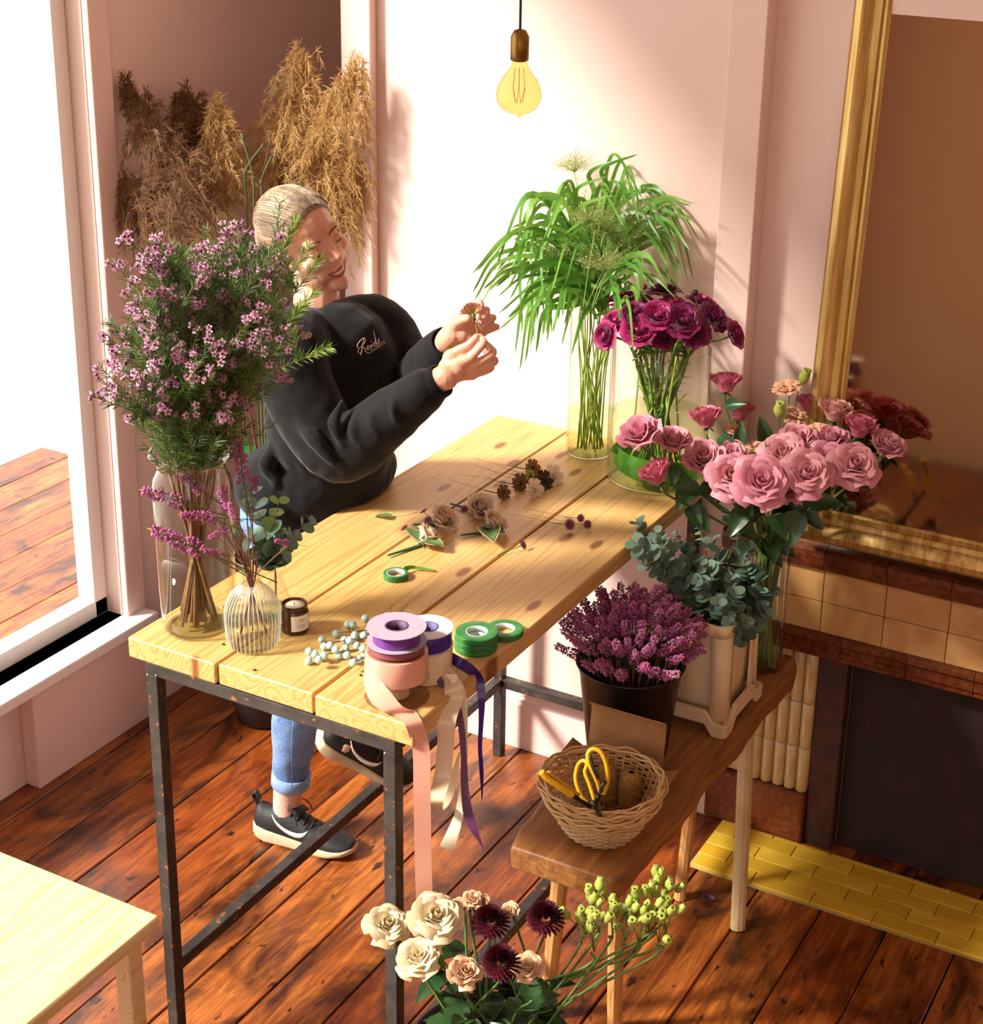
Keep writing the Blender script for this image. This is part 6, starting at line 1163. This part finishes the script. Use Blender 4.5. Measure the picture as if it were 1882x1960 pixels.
finger([kn_[0], Hq(1110, 1060, dR - 0.016), Hq(1110, 990, dR - 0.006), Hq(1048, 915, dR + 0.004)]); finger([kn_[1], Hq(1275, 1225, dR - 0.004), Hq(1230, 1120, dR + 0.016), Hq(1110, 1010, dR + 0.022)]); finger([kn_[2], Hq(1305, 1365, dR + 0.008), Hq(1240, 1270, dR + 0.03), Hq(1120, 1150, dR + 0.034)]); finger([kn_[3], Hq(1240, 1480, dR + 0.02), Hq(1190, 1400, dR + 0.038), Hq(1090, 1300, dR + 0.042)], 0.0074, 0.006)
# left hand: palm to the camera behind the flower, fingers curled toward the viewer
dL = 3.455; limb(b, [wrL, Hq(500, 1000, dL + 0.02), Hq(620, 880, dL + 0.008)], [0.023, 0.0255, 0.027], 4, 14)
mc = [Hq(925, 545, dL + 0.012), Hq(1040, 640, dL + 0.016), Hq(1090, 740, dL + 0.016), Hq(1110, 850, dL + 0.012)]
for k_, p in enumerate(mc): limb(b, [Hq(590 + 30 * k_, 830 + 55 * k_, dL + 0.012), Hq(790, 720 + 70 * k_, dL + 0.014), p], [0.017, 0.015, 0.0105], 4, 10)
b.ball(Hq(760, 870, dL + 0.008), 0.027, 14, 10); b.ball(Hq(700, 690, dL - 0.004), 0.020, 14, 10); b.ball(Hq(860, 950, dL + 0.008), 0.022, 14, 10)
limb(b, [Hq(600, 800, dL), Hq(690, 680, dL - 0.018), Hq(790, 630, dL - 0.038), Hq(858, 618, dL - 0.056)], [0.019, 0.0135, 0.0105, 0.0082], 5, 12)
finger([mc[0], Hq(1040, 345, dL - 0.004), Hq(1070, 440, dL - 0.026), Hq(1022, 585, dL - 0.032)]); finger([mc[1], Hq(1165, 470, dL - 0.004), Hq(1150, 570, dL - 0.026), Hq(1055, 690, dL - 0.030)]); finger([mc[2], Hq(1280, 605, dL - 0.002), Hq(1200, 670, dL - 0.022), Hq(1095, 750, dL - 0.024)]); finger([mc[3], Hq(1345, 765, dL + 0.0), Hq(1240, 775, dL - 0.014), Hq(1120, 805, dL - 0.018)], 0.0074, 0.0058)
body = fuse(b, 'body', M_SKIN, per, 0.0024, 5, 0.5, PO)
# --- face details
M_LIP = plain('lip_pink', '#a8403e', 0.35); M_TEETH = plain('teeth_white', '#e9e0d2', 0.3); M_LASH = plain('dark_lash', '#2a1a14', 0.7); M_BROW = plain('brown_eyebrow', '#6e4c34', 0.8)
bvh = BVHTree.FromPolygons([v.co + PO for v in body.data.vertices], [p.vertices for p in body.data.polygons])
def on_face(l, u, lift=0.0008):
    o_ = hp(l, 0.2, u); h = bvh.ray_cast(o_, -hf); return (h[0] + hf * lift) if h[0] is not None else hp(l, 0.09, u)
def face_line(name, pts, rad, mt, flat=None, lift=0.0006, seg=6): P = catmull([on_face(*p, lift) for p in pts], 5); k_ = len(P); return MB().tube([p - PO for p in P], [lerp(rad[min(int(i / (k_ - 1) * (len(rad) - 1)), len(rad) - 2)], rad[min(int(i / (k_ - 1) * (len(rad) - 1)), len(rad) - 2) + 1], (i / (k_ - 1) * (len(rad) - 1)) % 1 if i < k_ - 1 else 1) for i in range(k_)], seg).build(name, mt, body)
for s_ in (1, -1):
    face_line('eyebrow', [(0.013 * s_, 0.018), (0.026 * s_, 0.0235), (0.038 * s_, 0.0225), (0.047 * s_, 0.016)], [0.0016, 0.0024, 0.0020, 0.0006], M_BROW, lift=-0.0004)
    face_line('eyelash', [(0.0175 * s_, -0.0035), (0.024 * s_, -0.0065), (0.032 * s_, -0.0080), (0.040 * s_, -0.0062), (0.046 * s_, -0.002)], [0.0005, 0.0012, 0.0015, 0.0013, 0.0005], M_LASH)
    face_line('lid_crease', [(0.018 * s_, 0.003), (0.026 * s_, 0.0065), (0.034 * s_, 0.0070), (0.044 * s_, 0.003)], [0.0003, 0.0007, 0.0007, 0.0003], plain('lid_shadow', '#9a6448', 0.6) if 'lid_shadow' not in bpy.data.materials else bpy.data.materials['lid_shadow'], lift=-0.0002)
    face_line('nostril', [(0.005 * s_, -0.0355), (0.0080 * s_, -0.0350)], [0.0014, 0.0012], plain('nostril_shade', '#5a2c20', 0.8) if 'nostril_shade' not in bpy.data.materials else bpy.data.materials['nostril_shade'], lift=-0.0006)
face_line('upper_lip', [(-0.0265, -0.06), (-0.014, -0.061), (-0.005, -0.0585), (0, -0.0595), (0.005, -0.0585), (0.014, -0.061), (0.0265, -0.06)], [0.0008, 0.0022, 0.0028, 0.0024, 0.0028, 0.0022, 0.0008], M_LIP, lift=-0.0006)
face_line('lower_lip', [(-0.0255, -0.061), (-0.014, -0.072), (0, -0.0755), (0.014, -0.072), (0.0255, -0.061)], [0.0008, 0.0032, 0.0042, 0.0032, 0.0008], M_LIP, lift=-0.0012)
face_line('teeth', [(-0.019, -0.0635), (-0.009, -0.0663), (0, -0.067), (0.009, -0.0663), (0.019, -0.0635)], [0.0010, 0.0028, 0.0034, 0.0028, 0.0010], M_TEETH, lift=-0.0016)
# thumb and finger nails
M_NAIL = plain('nail', '#dcae98', 0.25)
for (c, d, n_) in ((Hq(985, 940, dR - 0.0115), Hq(1000, 915, dR) - Hq(940, 1010, dR), -CD), (Hq(1025, 600, dL - 0.0395), Hq(1020, 640, dL) - Hq(1040, 560, dL), -CD), (Hq(1058, 700, dL - 0.0375), Hq(1050, 730, dL) - Hq(1090, 660, dL), -CD), (Hq(1102, 755, dL - 0.031), Hq(1090, 770, dL) - Hq(1150, 720, dL), -CD)):
    d = d.normalized(); n_ = (n_ - d * n_.dot(d)).normalized(); R3 = Matrix(((d.cross(n_).x, d.x, n_.x), (d.cross(n_).y, d.y, n_.y), (d.cross(n_).z, d.z, n_.z))); m = MB(); m.ball((0, 0, 0), 1, 10, 6, (0.0042, 0.0058, 0.0012)); place(m.build('nail', M_NAIL, body), c - PO, R3)
# --- hair: swept back cap and ponytail
HB = N('ash_blonde_hair'); hv = HB.coords((1, 1, 1)); tex = HB.noise(HB.coords((170, 10, 170)).outputs[0], 1.0, 5, 0.6, 0.4); tone = HB.noise(HB.coords((20, 5, 20)).outputs[0], 1.0, 3)
colh = HB.ramp(tex, [(0.3, '#6d5644'), (0.5, '#a88e70'), (0.7, '#d6bf9a')]); colh = HB.mix(HB.ramp(tone, [(0.35, '#cccccc'), (0.62, '#000000')]), colh, '#5a4636'); HB.base(colh); HB.p.inputs['Roughness'].default_value = 0.38; HB.bump(tex, 0.5, 0.004); M_HAIR = HB.m
m = MB(); nU, nV = 40, 28; vs = []
for i in range(1, nV):
    th = pi * i / nV
    for k_ in range(nU):
        a = 2 * pi * k_ / nU; l, f, u = sin(th) * cos(a), sin(th) * sin(a), cos(th); L_, F_, U_ = l * 0.0775, -0.014 + f * 0.0985, 0.034 + u * 0.0865
        if u < 0: L_ *= 1 - 0.12 * u * u
        s_ = 0.84 * F_ - 0.547 * U_; part = 0.004 * max(0, 1 - abs(L_ - 0.012) / 0.006) * max(0, F_ * 10)
        lim = 0.008; over = max(0.0, s_ - lim); shrink = 1 - min(0.22, over * 14) - part; L_, F_, U_ = L_ * shrink, -0.014 + (F_ + 0.014) * shrink, 0.034 + (U_ - 0.034) * shrink
        rg = 0.0011 * sin(a * 40 + u * 8) + 0.0012 * sin(l * 60 + u * 30); vs.append(Vector((L_ * (1 + rg * 8), F_, U_ + rg)))
vs += [Vector((0, -0.014, 0.1205)), Vector((0, -0.014, -0.0525))]; o_ = (nV - 1) * nU
fs = [(i * nU + k_, (i + 1) * nU + k_, (i + 1) * nU + (k_ + 1) % nU, i * nU + (k_ + 1) % nU) for i in range(nV - 2) for k_ in range(nU)] + [(o_, k_, (k_ + 1) % nU) for k_ in range(nU)] + [(o_ + 1, (nV - 2) * nU + (k_ + 1) % nU, (nV - 2) * nU + k_) for k_ in range(nU)]
m.add(vs, fs); hair = m.build('hair', M_HAIR, per); place(hair, HC - PO, HR)
m = MB(); m.tube(catmull([Vector((0, -0.105, 0.012)), Vector((0, -0.128, 0.004)), Vector((-0.012, -0.142, -0.03)), Vector((-0.016, -0.140, -0.09)), Vector((-0.012, -0.125, -0.15))], 6), [0.017, 0.019, 0.021, 0.022, 0.023, 0.024, 0.024, 0.024, 0.024, 0.024, 0.023, 0.022, 0.021, 0.02, 0.019, 0.018, 0.017, 0.016, 0.014, 0.013, 0.012, 0.01, 0.008, 0.006, 0.003], 14); m.build('ponytail', M_HAIR, hair)
MB().lathe([(0.018, 0), (0.022, 0.004), (0.018, 0.008), (0.015, 0.004)], 20, closed=True).build('hair_tie', plain('dark_hair_tie', '#3a2a22', 0.7), hair).matrix_local = Matrix.Translation((0, -0.112, 0.010)) @ basis((0, 1, 0)).to_4x4()
m = MB(); rs = random.Random(4)
for i in range(150):                                        # single strands swept from the hairline to the tie
    a = rs.uniform(0.25, pi - 0.25); l0 = cos(a); u0 = sin(a); P = []
    for q in range(9):
        w = q / 8; ph = lerp(0.42, pi - 0.15, w); l, f, u = l0 * sin(ph), cos(ph), u0 * sin(ph); P.append(Vector((l * 0.0795, -0.014 + f * 0.1005, 0.034 + u * 0.0885 + rs.uniform(-0.0005, 0.0012))))
    P = [p for p in P if 0.84 * p.y - 0.547 * p.z < 0.008]
    if len(P) > 3: m.tube(P, 0.0006, 3, False)
for i in range(16):
    p = Vector((rs.uniform(-0.05, 0.05), 0.02 + rs.uniform(-0.05, 0.03), 0.118)); m.tube([p - Vector((0, 0.01, 0.006)), p + Vector((0.004, 0.012, 0.006)), p + Vector((rs.uniform(-0.02, 0.02), 0.03, rs.uniform(-0.004, 0.004)))], 0.0003, 3, False)
o = m.build('loose_strands', M_HAIR, hair); o['kind'] = 'stuff'
# --- sweatshirt
M_BLK = N('black_sweatshirt'); fz = M_BLK.noise(M_BLK.coords().outputs[0], 420, 2); M_BLK.base('#09090a'); M_BLK.p.inputs['Roughness'].default_value = 0.85; M_BLK.p.inputs['Specular IOR Level'].default_value = 0.25; M_BLK.p.inputs['Sheen Weight'].default_value = 0.18; M_BLK.p.inputs['Sheen Tint'].default_value = (0.5, 0.5, 0.55, 1); M_BLK.bump(fz, 0.15, 0.001); M_BLK = M_BLK.m
s = MB(); FWD = Vector((0.97, -0.22, 0)); LFT = Vector((0.22, 0.97, 0))
def oval(c, a, c2, e): s.ball(c, 1.0, 26, 16, (a, c2, e), Matrix(((FWD.x, LFT.x, 0), (FWD.y, LFT.y, 0), (0, 0, 1))))
limb(s, [NB + Vector((-0.012, 0, -0.035)), chest + Vector((0, 0, 0.03)), chest.lerp(waist, 0.5), waist, pelv + Vector((0.0, 0, 0.09))], [0.082, 0.130, 0.142, 0.146, 0.138], 5, 24)
oval(chest, 0.125, 0.175, 0.12); oval(chest.lerp(waist, 0.5) + FWD * 0.01, 0.14, 0.168, 0.14); oval(waist + FWD * 0.006, 0.145, 0.175, 0.10); oval(waist.lerp(pelv, 0.55), 0.140, 0.175, 0.075); oval(waist + Vector((-0.05, -0.05, -0.02)), 0.12, 0.15, 0.10)
limb(s, [NB + Vector((0, 0, -0.05)), shR, shR.lerp(elR, 0.5) + Vector((-0.02, -0.02, 0.0)), elR + Vector((0.0, 0, -0.012)), elR.lerp(wrR, 0.5) + Vector((0, 0, -0.008)), wrR - (wrR - elR).normalized() * 0.03], [0.075, 0.080, 0.078, 0.072, 0.060, 0.046], 6, 20)
limb(s, [NB + Vector((0, 0, -0.055)), shL, shL.lerp(elL, 0.5) + Vector((0.01, 0.01, -0.005)), elL, elL.lerp(wrL, 0.5), wrL - (wrL - elL).normalized() * 0.03], [0.072, 0.072, 0.068, 0.062, 0.055, 0.045], 6, 20)
def fold(pts, r): limb(s, [Dp(*p) for p in pts], [r * 0.55, r, r * 0.55], 5, 8)
# raised folds: elbow crook, sleeve sag, waist creases
fold([(655, 770, 3.43), (640, 810, 3.415), (655, 850, 3.42)], 0.016); fold([(690, 785, 3.425), (676, 822, 3.41), (690, 856, 3.415)], 0.013); fold([(722, 770, 3.415), (712, 805, 3.395), (724, 838, 3.40)], 0.011); fold([(760, 752, 3.385), (752, 785, 3.37), (764, 812, 3.385)], 0.010)
fold([(560, 785, 3.45), (600, 840, 3.425), (640, 885, 3.425)], 0.018); fold([(545, 830, 3.50), (590, 880, 3.47), (620, 905, 3.48)], 0.015); fold([(525, 850, 3.66), (510, 890, 3.67), (530, 925, 3.67)], 0.020); fold([(650, 930, 3.70), (610, 950, 3.69), (580, 985, 3.72)], 0.022)
def cloth_wrinkle(co): return 0.0032 * mnoise.noise(co * 16) + 0.0018 * mnoise.noise(co * 38 + Vector((3, 1, 7)))
hem_z = TH - 0.055
shirt = fuse(s, 'sweatshirt', M_BLK, per, 0.0055, 7, 0.5, (0, 0, 0), cloth_wrinkle)
bm_ = bmesh.new(); bm_.from_mesh(shirt.data)
# open the neck round the skin, flatten the hem
for v in bm_.verts:
    if v.co.z < hem_z: v.co.z = hem_z + (v.co.z - hem_z) * 0.1
    if v.co.x > -0.012 and v.co.z < TH + 0.012 and 0 < v.co.y < TL: v.co.x = min(v.co.x, -0.008) if v.co.z < TH - 0.002 else v.co.x; v.co.z = max(v.co.z, TH + 0.004) if v.co.x > 0 else v.co.z
bm_.to_mesh(shirt.data); bm_.free(); sv_ = BVHTree.FromPolygons([v.co.copy() for v in shirt.data.vertices], [p.vertices for p in shirt.data.polygons])
for v in shirt.data.vertices: v.co -= PO
shirt.data.update()
def cuff(w, e, name='cuff', r0=0.036, L_=0.052):
    d = (w - e).normalized(); m = MB(); R3 = basis(d); st0 = w - d * (L_ * 0.75); m.lathe([(r0 * 1.12, 0), (r0 * 1.06, 0.006), (r0 * 1.0, L_ * 0.5), (r0 * 0.97, L_), (r0 * 0.88, L_ + 0.001), (r0 * 0.86, L_ * 0.4)], 60, wob=lambda a, z: 0.012 * cos(a * 30)); place(m.build(name, M_BLK, shirt), st0 - PO, R3)
cuff(wrR, elR); cuff(wrL, elL)
nk = (hp(0, -0.012, -0.09) - NB).normalized(); nk = (nk + Vector((0.25, -0.1, 0.3))).normalized(); m = MB(); m.lathe([(0.076, -0.012), (0.072, 0.0), (0.064, 0.012), (0.058, 0.018), (0.055, 0.016), (0.062, 0.002)], 60, wob=lambda a, z: 0.004 * cos(a * 40)); place(m.build('collar', M_BLK, shirt), NB + Vector((0.004, -0.004, 0.016)) - PO, basis(nk))
# chest lettering follows the cloth
M_LET = plain('pale_pink_print', '#d8b3a6', 0.6)
def on_shirt(zx, zy):
    r_ = ray(661 + zx / 3.764, 204 + zy / 3.764).normalized(); h = sv_.ray_cast(CAM, r_); return (h[0] + h[1] * 0.0006 - r_ * 0.0008) if h[0] is not None else CAM + r_ * 3.6
strokes = [([(133, 1670), (127, 1705), (118, 1755), (110, 1792)], 1), ([(92, 1742), (87, 1722), (100, 1695), (128, 1670), (143, 1676), (140, 1700), (118, 1726), (138, 1742), (150, 1768), (166, 1777), (184, 1768)], 1), ([(118, 1726), (98, 1745), (92, 1768), (108, 1778), (124, 1768)], 0.7), ([(152, 1748), (168, 1738), (170, 1724), (160, 1724), (156, 1742), (166, 1754), (182, 1738)], 0.9), ([(182, 1738), (186, 1712), (187, 1734), (199, 1722)], 0.9), ([(185, 1692), (187, 1694)], 1.1), ([(219, 1699), (206, 1704), (202, 1722), (212, 1724), (220, 1700), (204, 1622), (208, 1640), (222, 1700), (226, 1716), (234, 1706)], 0.9), ([(234, 1706), (243, 1676), (236, 1684), (244, 1698), (236, 1710), (228, 1708)], 0.9)]
m = MB()
for pts, w_ in strokes:
    P = catmull([Vector((p[0], p[1], 0)) for p in pts], 4); m.tube([on_shirt(p.x, p.y) - PO for p in P], 0.0009 * w_, 4)
m.build('lettering', M_LET, shirt)
def text_mesh(txt, size=1.0, shear=0.0):
    cu = bpy.data.curves.new('txt', 'FONT'); cu.body = txt; cu.size = size; cu.shear = shear; o_ = bpy.data.objects.new('txt', cu); COL.objects.link(o_); dg = bpy.context.evaluated_depsgraph_get(); me = bpy.data.meshes.new_from_object(o_.evaluated_get(dg)); bpy.data.objects.remove(o_); return me
me = text_mesh('FLORISTS'); xs = [v.co.x for v in me.vertices]; x1_ = max(xs)
for v in me.vertices: u = v.co.x / x1_; w_ = v.co.y / 0.72; v.co = on_shirt(188 + 100 * u - 6 * w_, 1773 - 66 * u - 22 * w_) - PO
me.materials.append(M_LET); ob('lettering', me, shirt)
# --- jeans
M_JEAN = N('blue_denim'); jn = M_JEAN.noise(M_JEAN.coords().outputs[0], 200, 3); j2 = M_JEAN.noise(M_JEAN.coords().outputs[0], 7, 3); M_JEAN.base(M_JEAN.mix(0.35, M_JEAN.ramp(j2, [(0.35, '#4a6a9a'), (0.65, '#7d9cc6')]), M_JEAN.ramp(jn, [(0.4, '#3f5a88'), (0.6, '#86a3ca')]))); M_JEAN.p.inputs['Roughness'].default_value = 0.85; M_JEAN = M_JEAN.m
j = MB(); limb(j, [hipR + Vector((0, 0.02, 0.06)), hipR, hipR.lerp(kneeR, 0.5), kneeR, kneeR.lerp(ankR, 0.4) + Vector((-0.012, 0, 0)), ankR + Vector((0.0, 0, 0.09))], [0.10, 0.095, 0.080, 0.064, 0.060, 0.044], 6, 18); limb(j, [hipL + Vector((0, -0.02, 0.06)), hipL, hipL.lerp(kneeL, 0.5), kneeL, kneeL.lerp(ankL, 0.4), ankL.lerp(kneeL, 0.25)], [0.10, 0.095, 0.080, 0.066, 0.062, 0.045], 6, 18)
j.ball(pelv + Vector((-0.02, 0, 0.03)), 1.0, 20, 14, (0.125, 0.165, 0.10))
jeans = fuse(j, 'jeans', M_JEAN, per, 0.007, 6, 0.5, PO, lambda co: 0.003 * mnoise.noise(co * 24))
for v in jeans.data.vertices:
    if v.co.x + PO.x > -0.012 and v.co.z > 0.86: v.co.x = -0.012 - PO.x
def cuff_ring(c, d, r, mt, name, L_=0.035): m = MB(); m.lathe([(r, 0), (r + 0.003, 0.002), (r + 0.004, L_), (r, L_ + 0.002), (r - 0.004, L_), (r - 0.004, 0.0)], 30, closed=True); place(m.build(name, mt, jeans), c - PO, basis(d))
M_JCUF = plain('turned_up_denim', '#6d8cba', 0.9, '#8aa6cc', 60); cuff_ring(ankR + Vector((0.0, 0, 0.062)), (kneeR - ankR), 0.045, M_JCUF, 'turn_up'); cuff_ring(ankL + (kneeL - ankL).normalized() * 0.06, (kneeL - ankL), 0.045, M_JCUF, 'turn_up')
m = MB(); m.tube([Vector((-0.168, 0.712, 0.18)) - PO, Vector((-0.150, 0.694, 0.33)) - PO, Vector((-0.125, 0.680, 0.47)) - PO], 0.0012, 4); m.build('seam', M_JCUF, jeans)
# --- socks and trainers
M_SOCK = plain('pale_pink_sock', '#d9b3a4', 0.9, '#cfa494', 120, 0.2); M_TR = plain('black_mesh_upper', '#121214', 0.65, '#1b1b1e', 160, 0.2); M_SOLE = plain('off_white_sole', '#cfc2a4', 0.6, '#b9aa88', 14); M_TREAD = plain('dark_tread', '#26221c', 0.8); M_MARK = plain('white_mark', '#e4dccb', 0.5)
def trainer(label_, heel, toe_dir, up_dir, parent):
    """local: x toward the toe, y to the wearer's left, z up from the ground; origin under the heel"""
    X_ = Vector(toe_dir).normalized(); Z_ = Vector(up_dir); Z_ = (Z_ - X_ * Z_.dot(X_)).normalized(); Y_ = Z_.cross(X_); R3 = Matrix(((X_.x, Y_.x, Z_.x), (X_.y, Y_.y, Z_.y), (X_.z, Y_.z, Z_.z))); L_ = 0.275
    secs = [(-0.012, 0.018, 0), (0.0, 0.030, 0), (0.03, 0.036, 0), (0.08, 0.036, 0), (0.12, 0.037, 0.002), (0.17, 0.043, 0.004), (0.21, 0.045, 0.004), (0.24, 0.038, 0.002), (0.258, 0.024, 0), (0.264, 0.010, 0)]
    def hw(x): return float(np.interp(x, [s_[0] for s_ in secs], [s_[1] for s_ in secs]))
    def soft(x): return float(np.interp(x, [-0.012, 0.0, 0.10, 0.18, 0.23, 0.264], [0.044, 0.040, 0.030, 0.024, 0.024, 0.030]))
    def rise(x): return float(np.interp(x, [-0.012, 0.02, 0.19, 0.264], [0.012, 0.0, 0.0, 0.016]))
    def loft(rings_):
        m = MB(); n = len(rings_[0]); vs = [p for r_ in rings_ for p in r_]; m.add(vs, [(i * n + k_, i * n + (k_ + 1) % n, (i + 1) * n + (k_ + 1) % n, (i + 1) * n + k_) for i in range(len(rings_) - 1) for k_ in range(n)] + [tuple(range(n - 1, -1, -1)), tuple((len(rings_) - 1) * n + k_ for k_ in range(n))]); return m
    rg = []
    for x in np.linspace(-0.012, 0.264, 22): w_ = hw(x) + 0.003; z0, z1 = rise(x), soft(x); rg.append([(x, -w_ * 0.88, z0), (x, -w_ * 1.02, z0 + 0.006), (x, -w_, z1), (x, 0, z1 + 0.003), (x, w_, z1), (x, w_ * 1.02, z0 + 0.006), (x, w_ * 0.88, z0), (x, 0, z0)])
    so = loft(rg).build('trainer', M_SOLE, parent); place(so, Vector(heel) - PO, R3); o = so; bevel(o, 0.004, 2, 30)
    def top(x): return float(np.interp(x, [-0.008, 0.0, 0.03, 0.075, 0.10, 0.16, 0.22, 0.262], [0.085, 0.092, 0.086, 0.098, 0.092, 0.064, 0.048, 0.034]))
    rg = []
    for x in np.linspace(-0.008, 0.261, 26):
        w_ = hw(x) - 0.001; z0, z1 = soft(x) - 0.004, top(x); r_ = []
        for q in range(13): a = pi * q / 12; r_.append((x, -w_ * cos(a) * (1.0 - 0.12 * sin(a)), z0 + (z1 - z0) * (sin(a) ** 0.62)))
        rg.append(r_)
    up_ = loft(rg).build('upper', M_TR, so)
    # tongue, laces, pull tab, side mark
    m = MB(); m.grid(lambda u, v: (0.075 + 0.05 * u - 0.016 * (1 - u), (v - 0.5) * 0.044, 0.118 - 0.032 * u + 0.006 * sin(pi * v)), 5, 6); solid(m.build('tongue', M_TR, so), 0.005)
    m = MB()
    for q in range(5): x = 0.095 + q * 0.018; m.tube(catmull([(x, -0.022, top(x) - 0.008), (x + 0.004, 0, top(x) + 0.006), (x, 0.022, top(x) - 0.008)], 5), 0.0022, 5)
    for sg in (1, -1): m.tube(catmull([(0.098, 0, 0.100), (0.09, 0.02 * sg, 0.115), (0.115, 0.034 * sg, 0.10), (0.125, 0.04 * sg, 0.075)], 5), 0.0016, 5)
    m.build('laces', M_BLKP, so)
    m = MB(); m.tube(catmull([(-0.006, 0, 0.085), (-0.018, 0, 0.105), (-0.010, 0, 0.118), (0.0, 0, 0.1)], 5), 0.0045, 6, True, 1.8); m.build('pull_tab', M_TR, so)
    ubv = BVHTree.FromPolygons([v.co.copy() for v in up_.data.vertices], [p.vertices for p in up_.data.polygons])
    def on_side(x, z, sg):
        h = ubv.ray_cast(Vector((x, sg * 0.12, z)), Vector((0, -sg, 0))); y = h[0].y if h[0] is not None else sg * 0.03; return Vector((x, y + sg * 0.0012, z))
    for sg in (1, -1):
        lo = [(0.045, 0.078), (0.065, 0.058), (0.09, 0.0435), (0.115, 0.0375), (0.13, 0.040), (0.141, 0.048), (0.148, 0.060)]; hi = [(0.046, 0.079), (0.068, 0.0635), (0.093, 0.053), (0.115, 0.050), (0.128, 0.0515), (0.138, 0.0545), (0.1485, 0.0605)]
        A_ = catmull([(p[0], 0, p[1]) for p in lo], 4); B_ = catmull([(p[0], 0, p[1]) for p in hi], 4); n = len(A_); m = MB(); m.add([on_side(p.x, p.z, sg) for p in A_] + [on_side(p.x, p.z, sg) for p in B_], [(i, i + 1, n + i + 1, n + i) for i in range(n - 1)]); solid(m.build('side_mark', M_MARK, so), 0.001)
    me = text_mesh('NIKE', 0.013, 0.25); xs = [v.co.x for v in me.vertices]
    for v in me.vertices: a = (v.co.x - max(xs) / 2); v.co = Vector((0.0795 + v.co.y * 0.9 - 0.0, a * 1.0, 0.1235 - 0.62 * v.co.y * 0.9))
    for v in me.vertices: v.co = Vector((v.co.x, -v.co.y, v.co.z + 0.002))
    me.materials.append(plain('copper_print', '#b9886a', 0.5) if 'copper_print' not in bpy.data.materials else bpy.data.materials['copper_print']); ob('tongue_lettering', me, so)
    return so
hR = Zp(512, 1592, 0.0); hR = Vector((-0.285, 0.735, 0.001)); trainer('', hR, Vector((0.27, 0.038, 0)), Vector((0, 0, 1)), per)
limb_ = MB(); limb(limb_, [ankR + Vector((0, 0, 0.09)), ankR + Vector((-0.008, 0, 0.03)), ankR + Vector((-0.012, 0, -0.035))], [0.039, 0.037, 0.036], 5, 16); limb_.v = [tuple(Vector(p) - PO) for p in limb_.v]; limb_.build('sock', M_SOCK, per)
ft = Vector((0.115, 0.835, 0.215)); fh = Vector((-0.055, 0.665, 0.375)); fd = (ft - fh).normalized(); fu = Vector((0.60, -0.05, 0.80)); trainer('', fh, fd, fu, per)
limb_ = MB(); limb(limb_, [ankL.lerp(kneeL, 0.3), ankL, fh + fd * 0.055 + fu * 0.05], [0.042, 0.038, 0.036], 5, 16); limb_.v = [tuple(Vector(p) - PO) for p in limb_.v]; limb_.build('sock', M_SOCK, per)
# --- the small flower she holds
hc = Hq(905, 440, dL - 0.035); fl = thing('carnation', 'small rusty pink carnation held between the woman fingers', 'flower', Hq(1010, 850, dR - 0.01)); M_CARN = petal_mat('rusty_pink_petal', '#a85e4a', '#bd7a5e', '#9a4c44'); M_CARNY = petal_mat('yellowed_petal_base', '#a88a4a', '#b99a58', '#9a7c40')
hub = Hq(945, 560, dL - 0.034); m = MB(); ax = (Hq(885, 380, dL - 0.035) - hub).normalized(); sx_ = ax.cross(-CD).normalized()
for i in range(34):
    an = -1.15 + 2.3 * (i / 33); dep = R2(-0.5, 0.5); d = (ax * cos(an) + sx_ * sin(an) * -1 - CD * dep).normalized(); L_ = 0.024 * R2(0.85, 1.1); s_ = d.cross(CD * 0.9 + Vector((R2(-0.3, 0.3), R2(-0.3, 0.3), 0))).normalized(); p = hub - Vector(fl.location); m.cur = 1; m.strip([p, p + d * L_ * 0.75], [s_, s_], [0.002, 0.009]); m.cur = 0
    for q in range(5): e = p + d * L_ * 0.75 + s_ * (q - 2) * 0.0022; m.strip([e, e + (d + s_ * R2(-0.3, 0.3) - CD * R2(-0.4, 0.4)).normalized() * L_ * 0.3], [s_, s_], [0.0026, 0.0014])
m.build('bloom', [M_CARN, M_CARNY], fl); stem_tube(fl, [hub, Hq(950, 640, dL - 0.03), Hq(985, 740, dR + 0.03), Hq(1015, 850, dR + 0.0), Hq(1030, 930, dR + 0.0)], 0.0016, M_STEM); MB().lathe([(0.001, 0), (0.004, 0.004), (0.0045, 0.012), (0.003, 0.016)], 9).build('calyx', M_STEM, fl).matrix_local = Matrix.Translation(hub - ax * 0.012 - Vector(fl.location)) @ basis(ax).to_4x4()
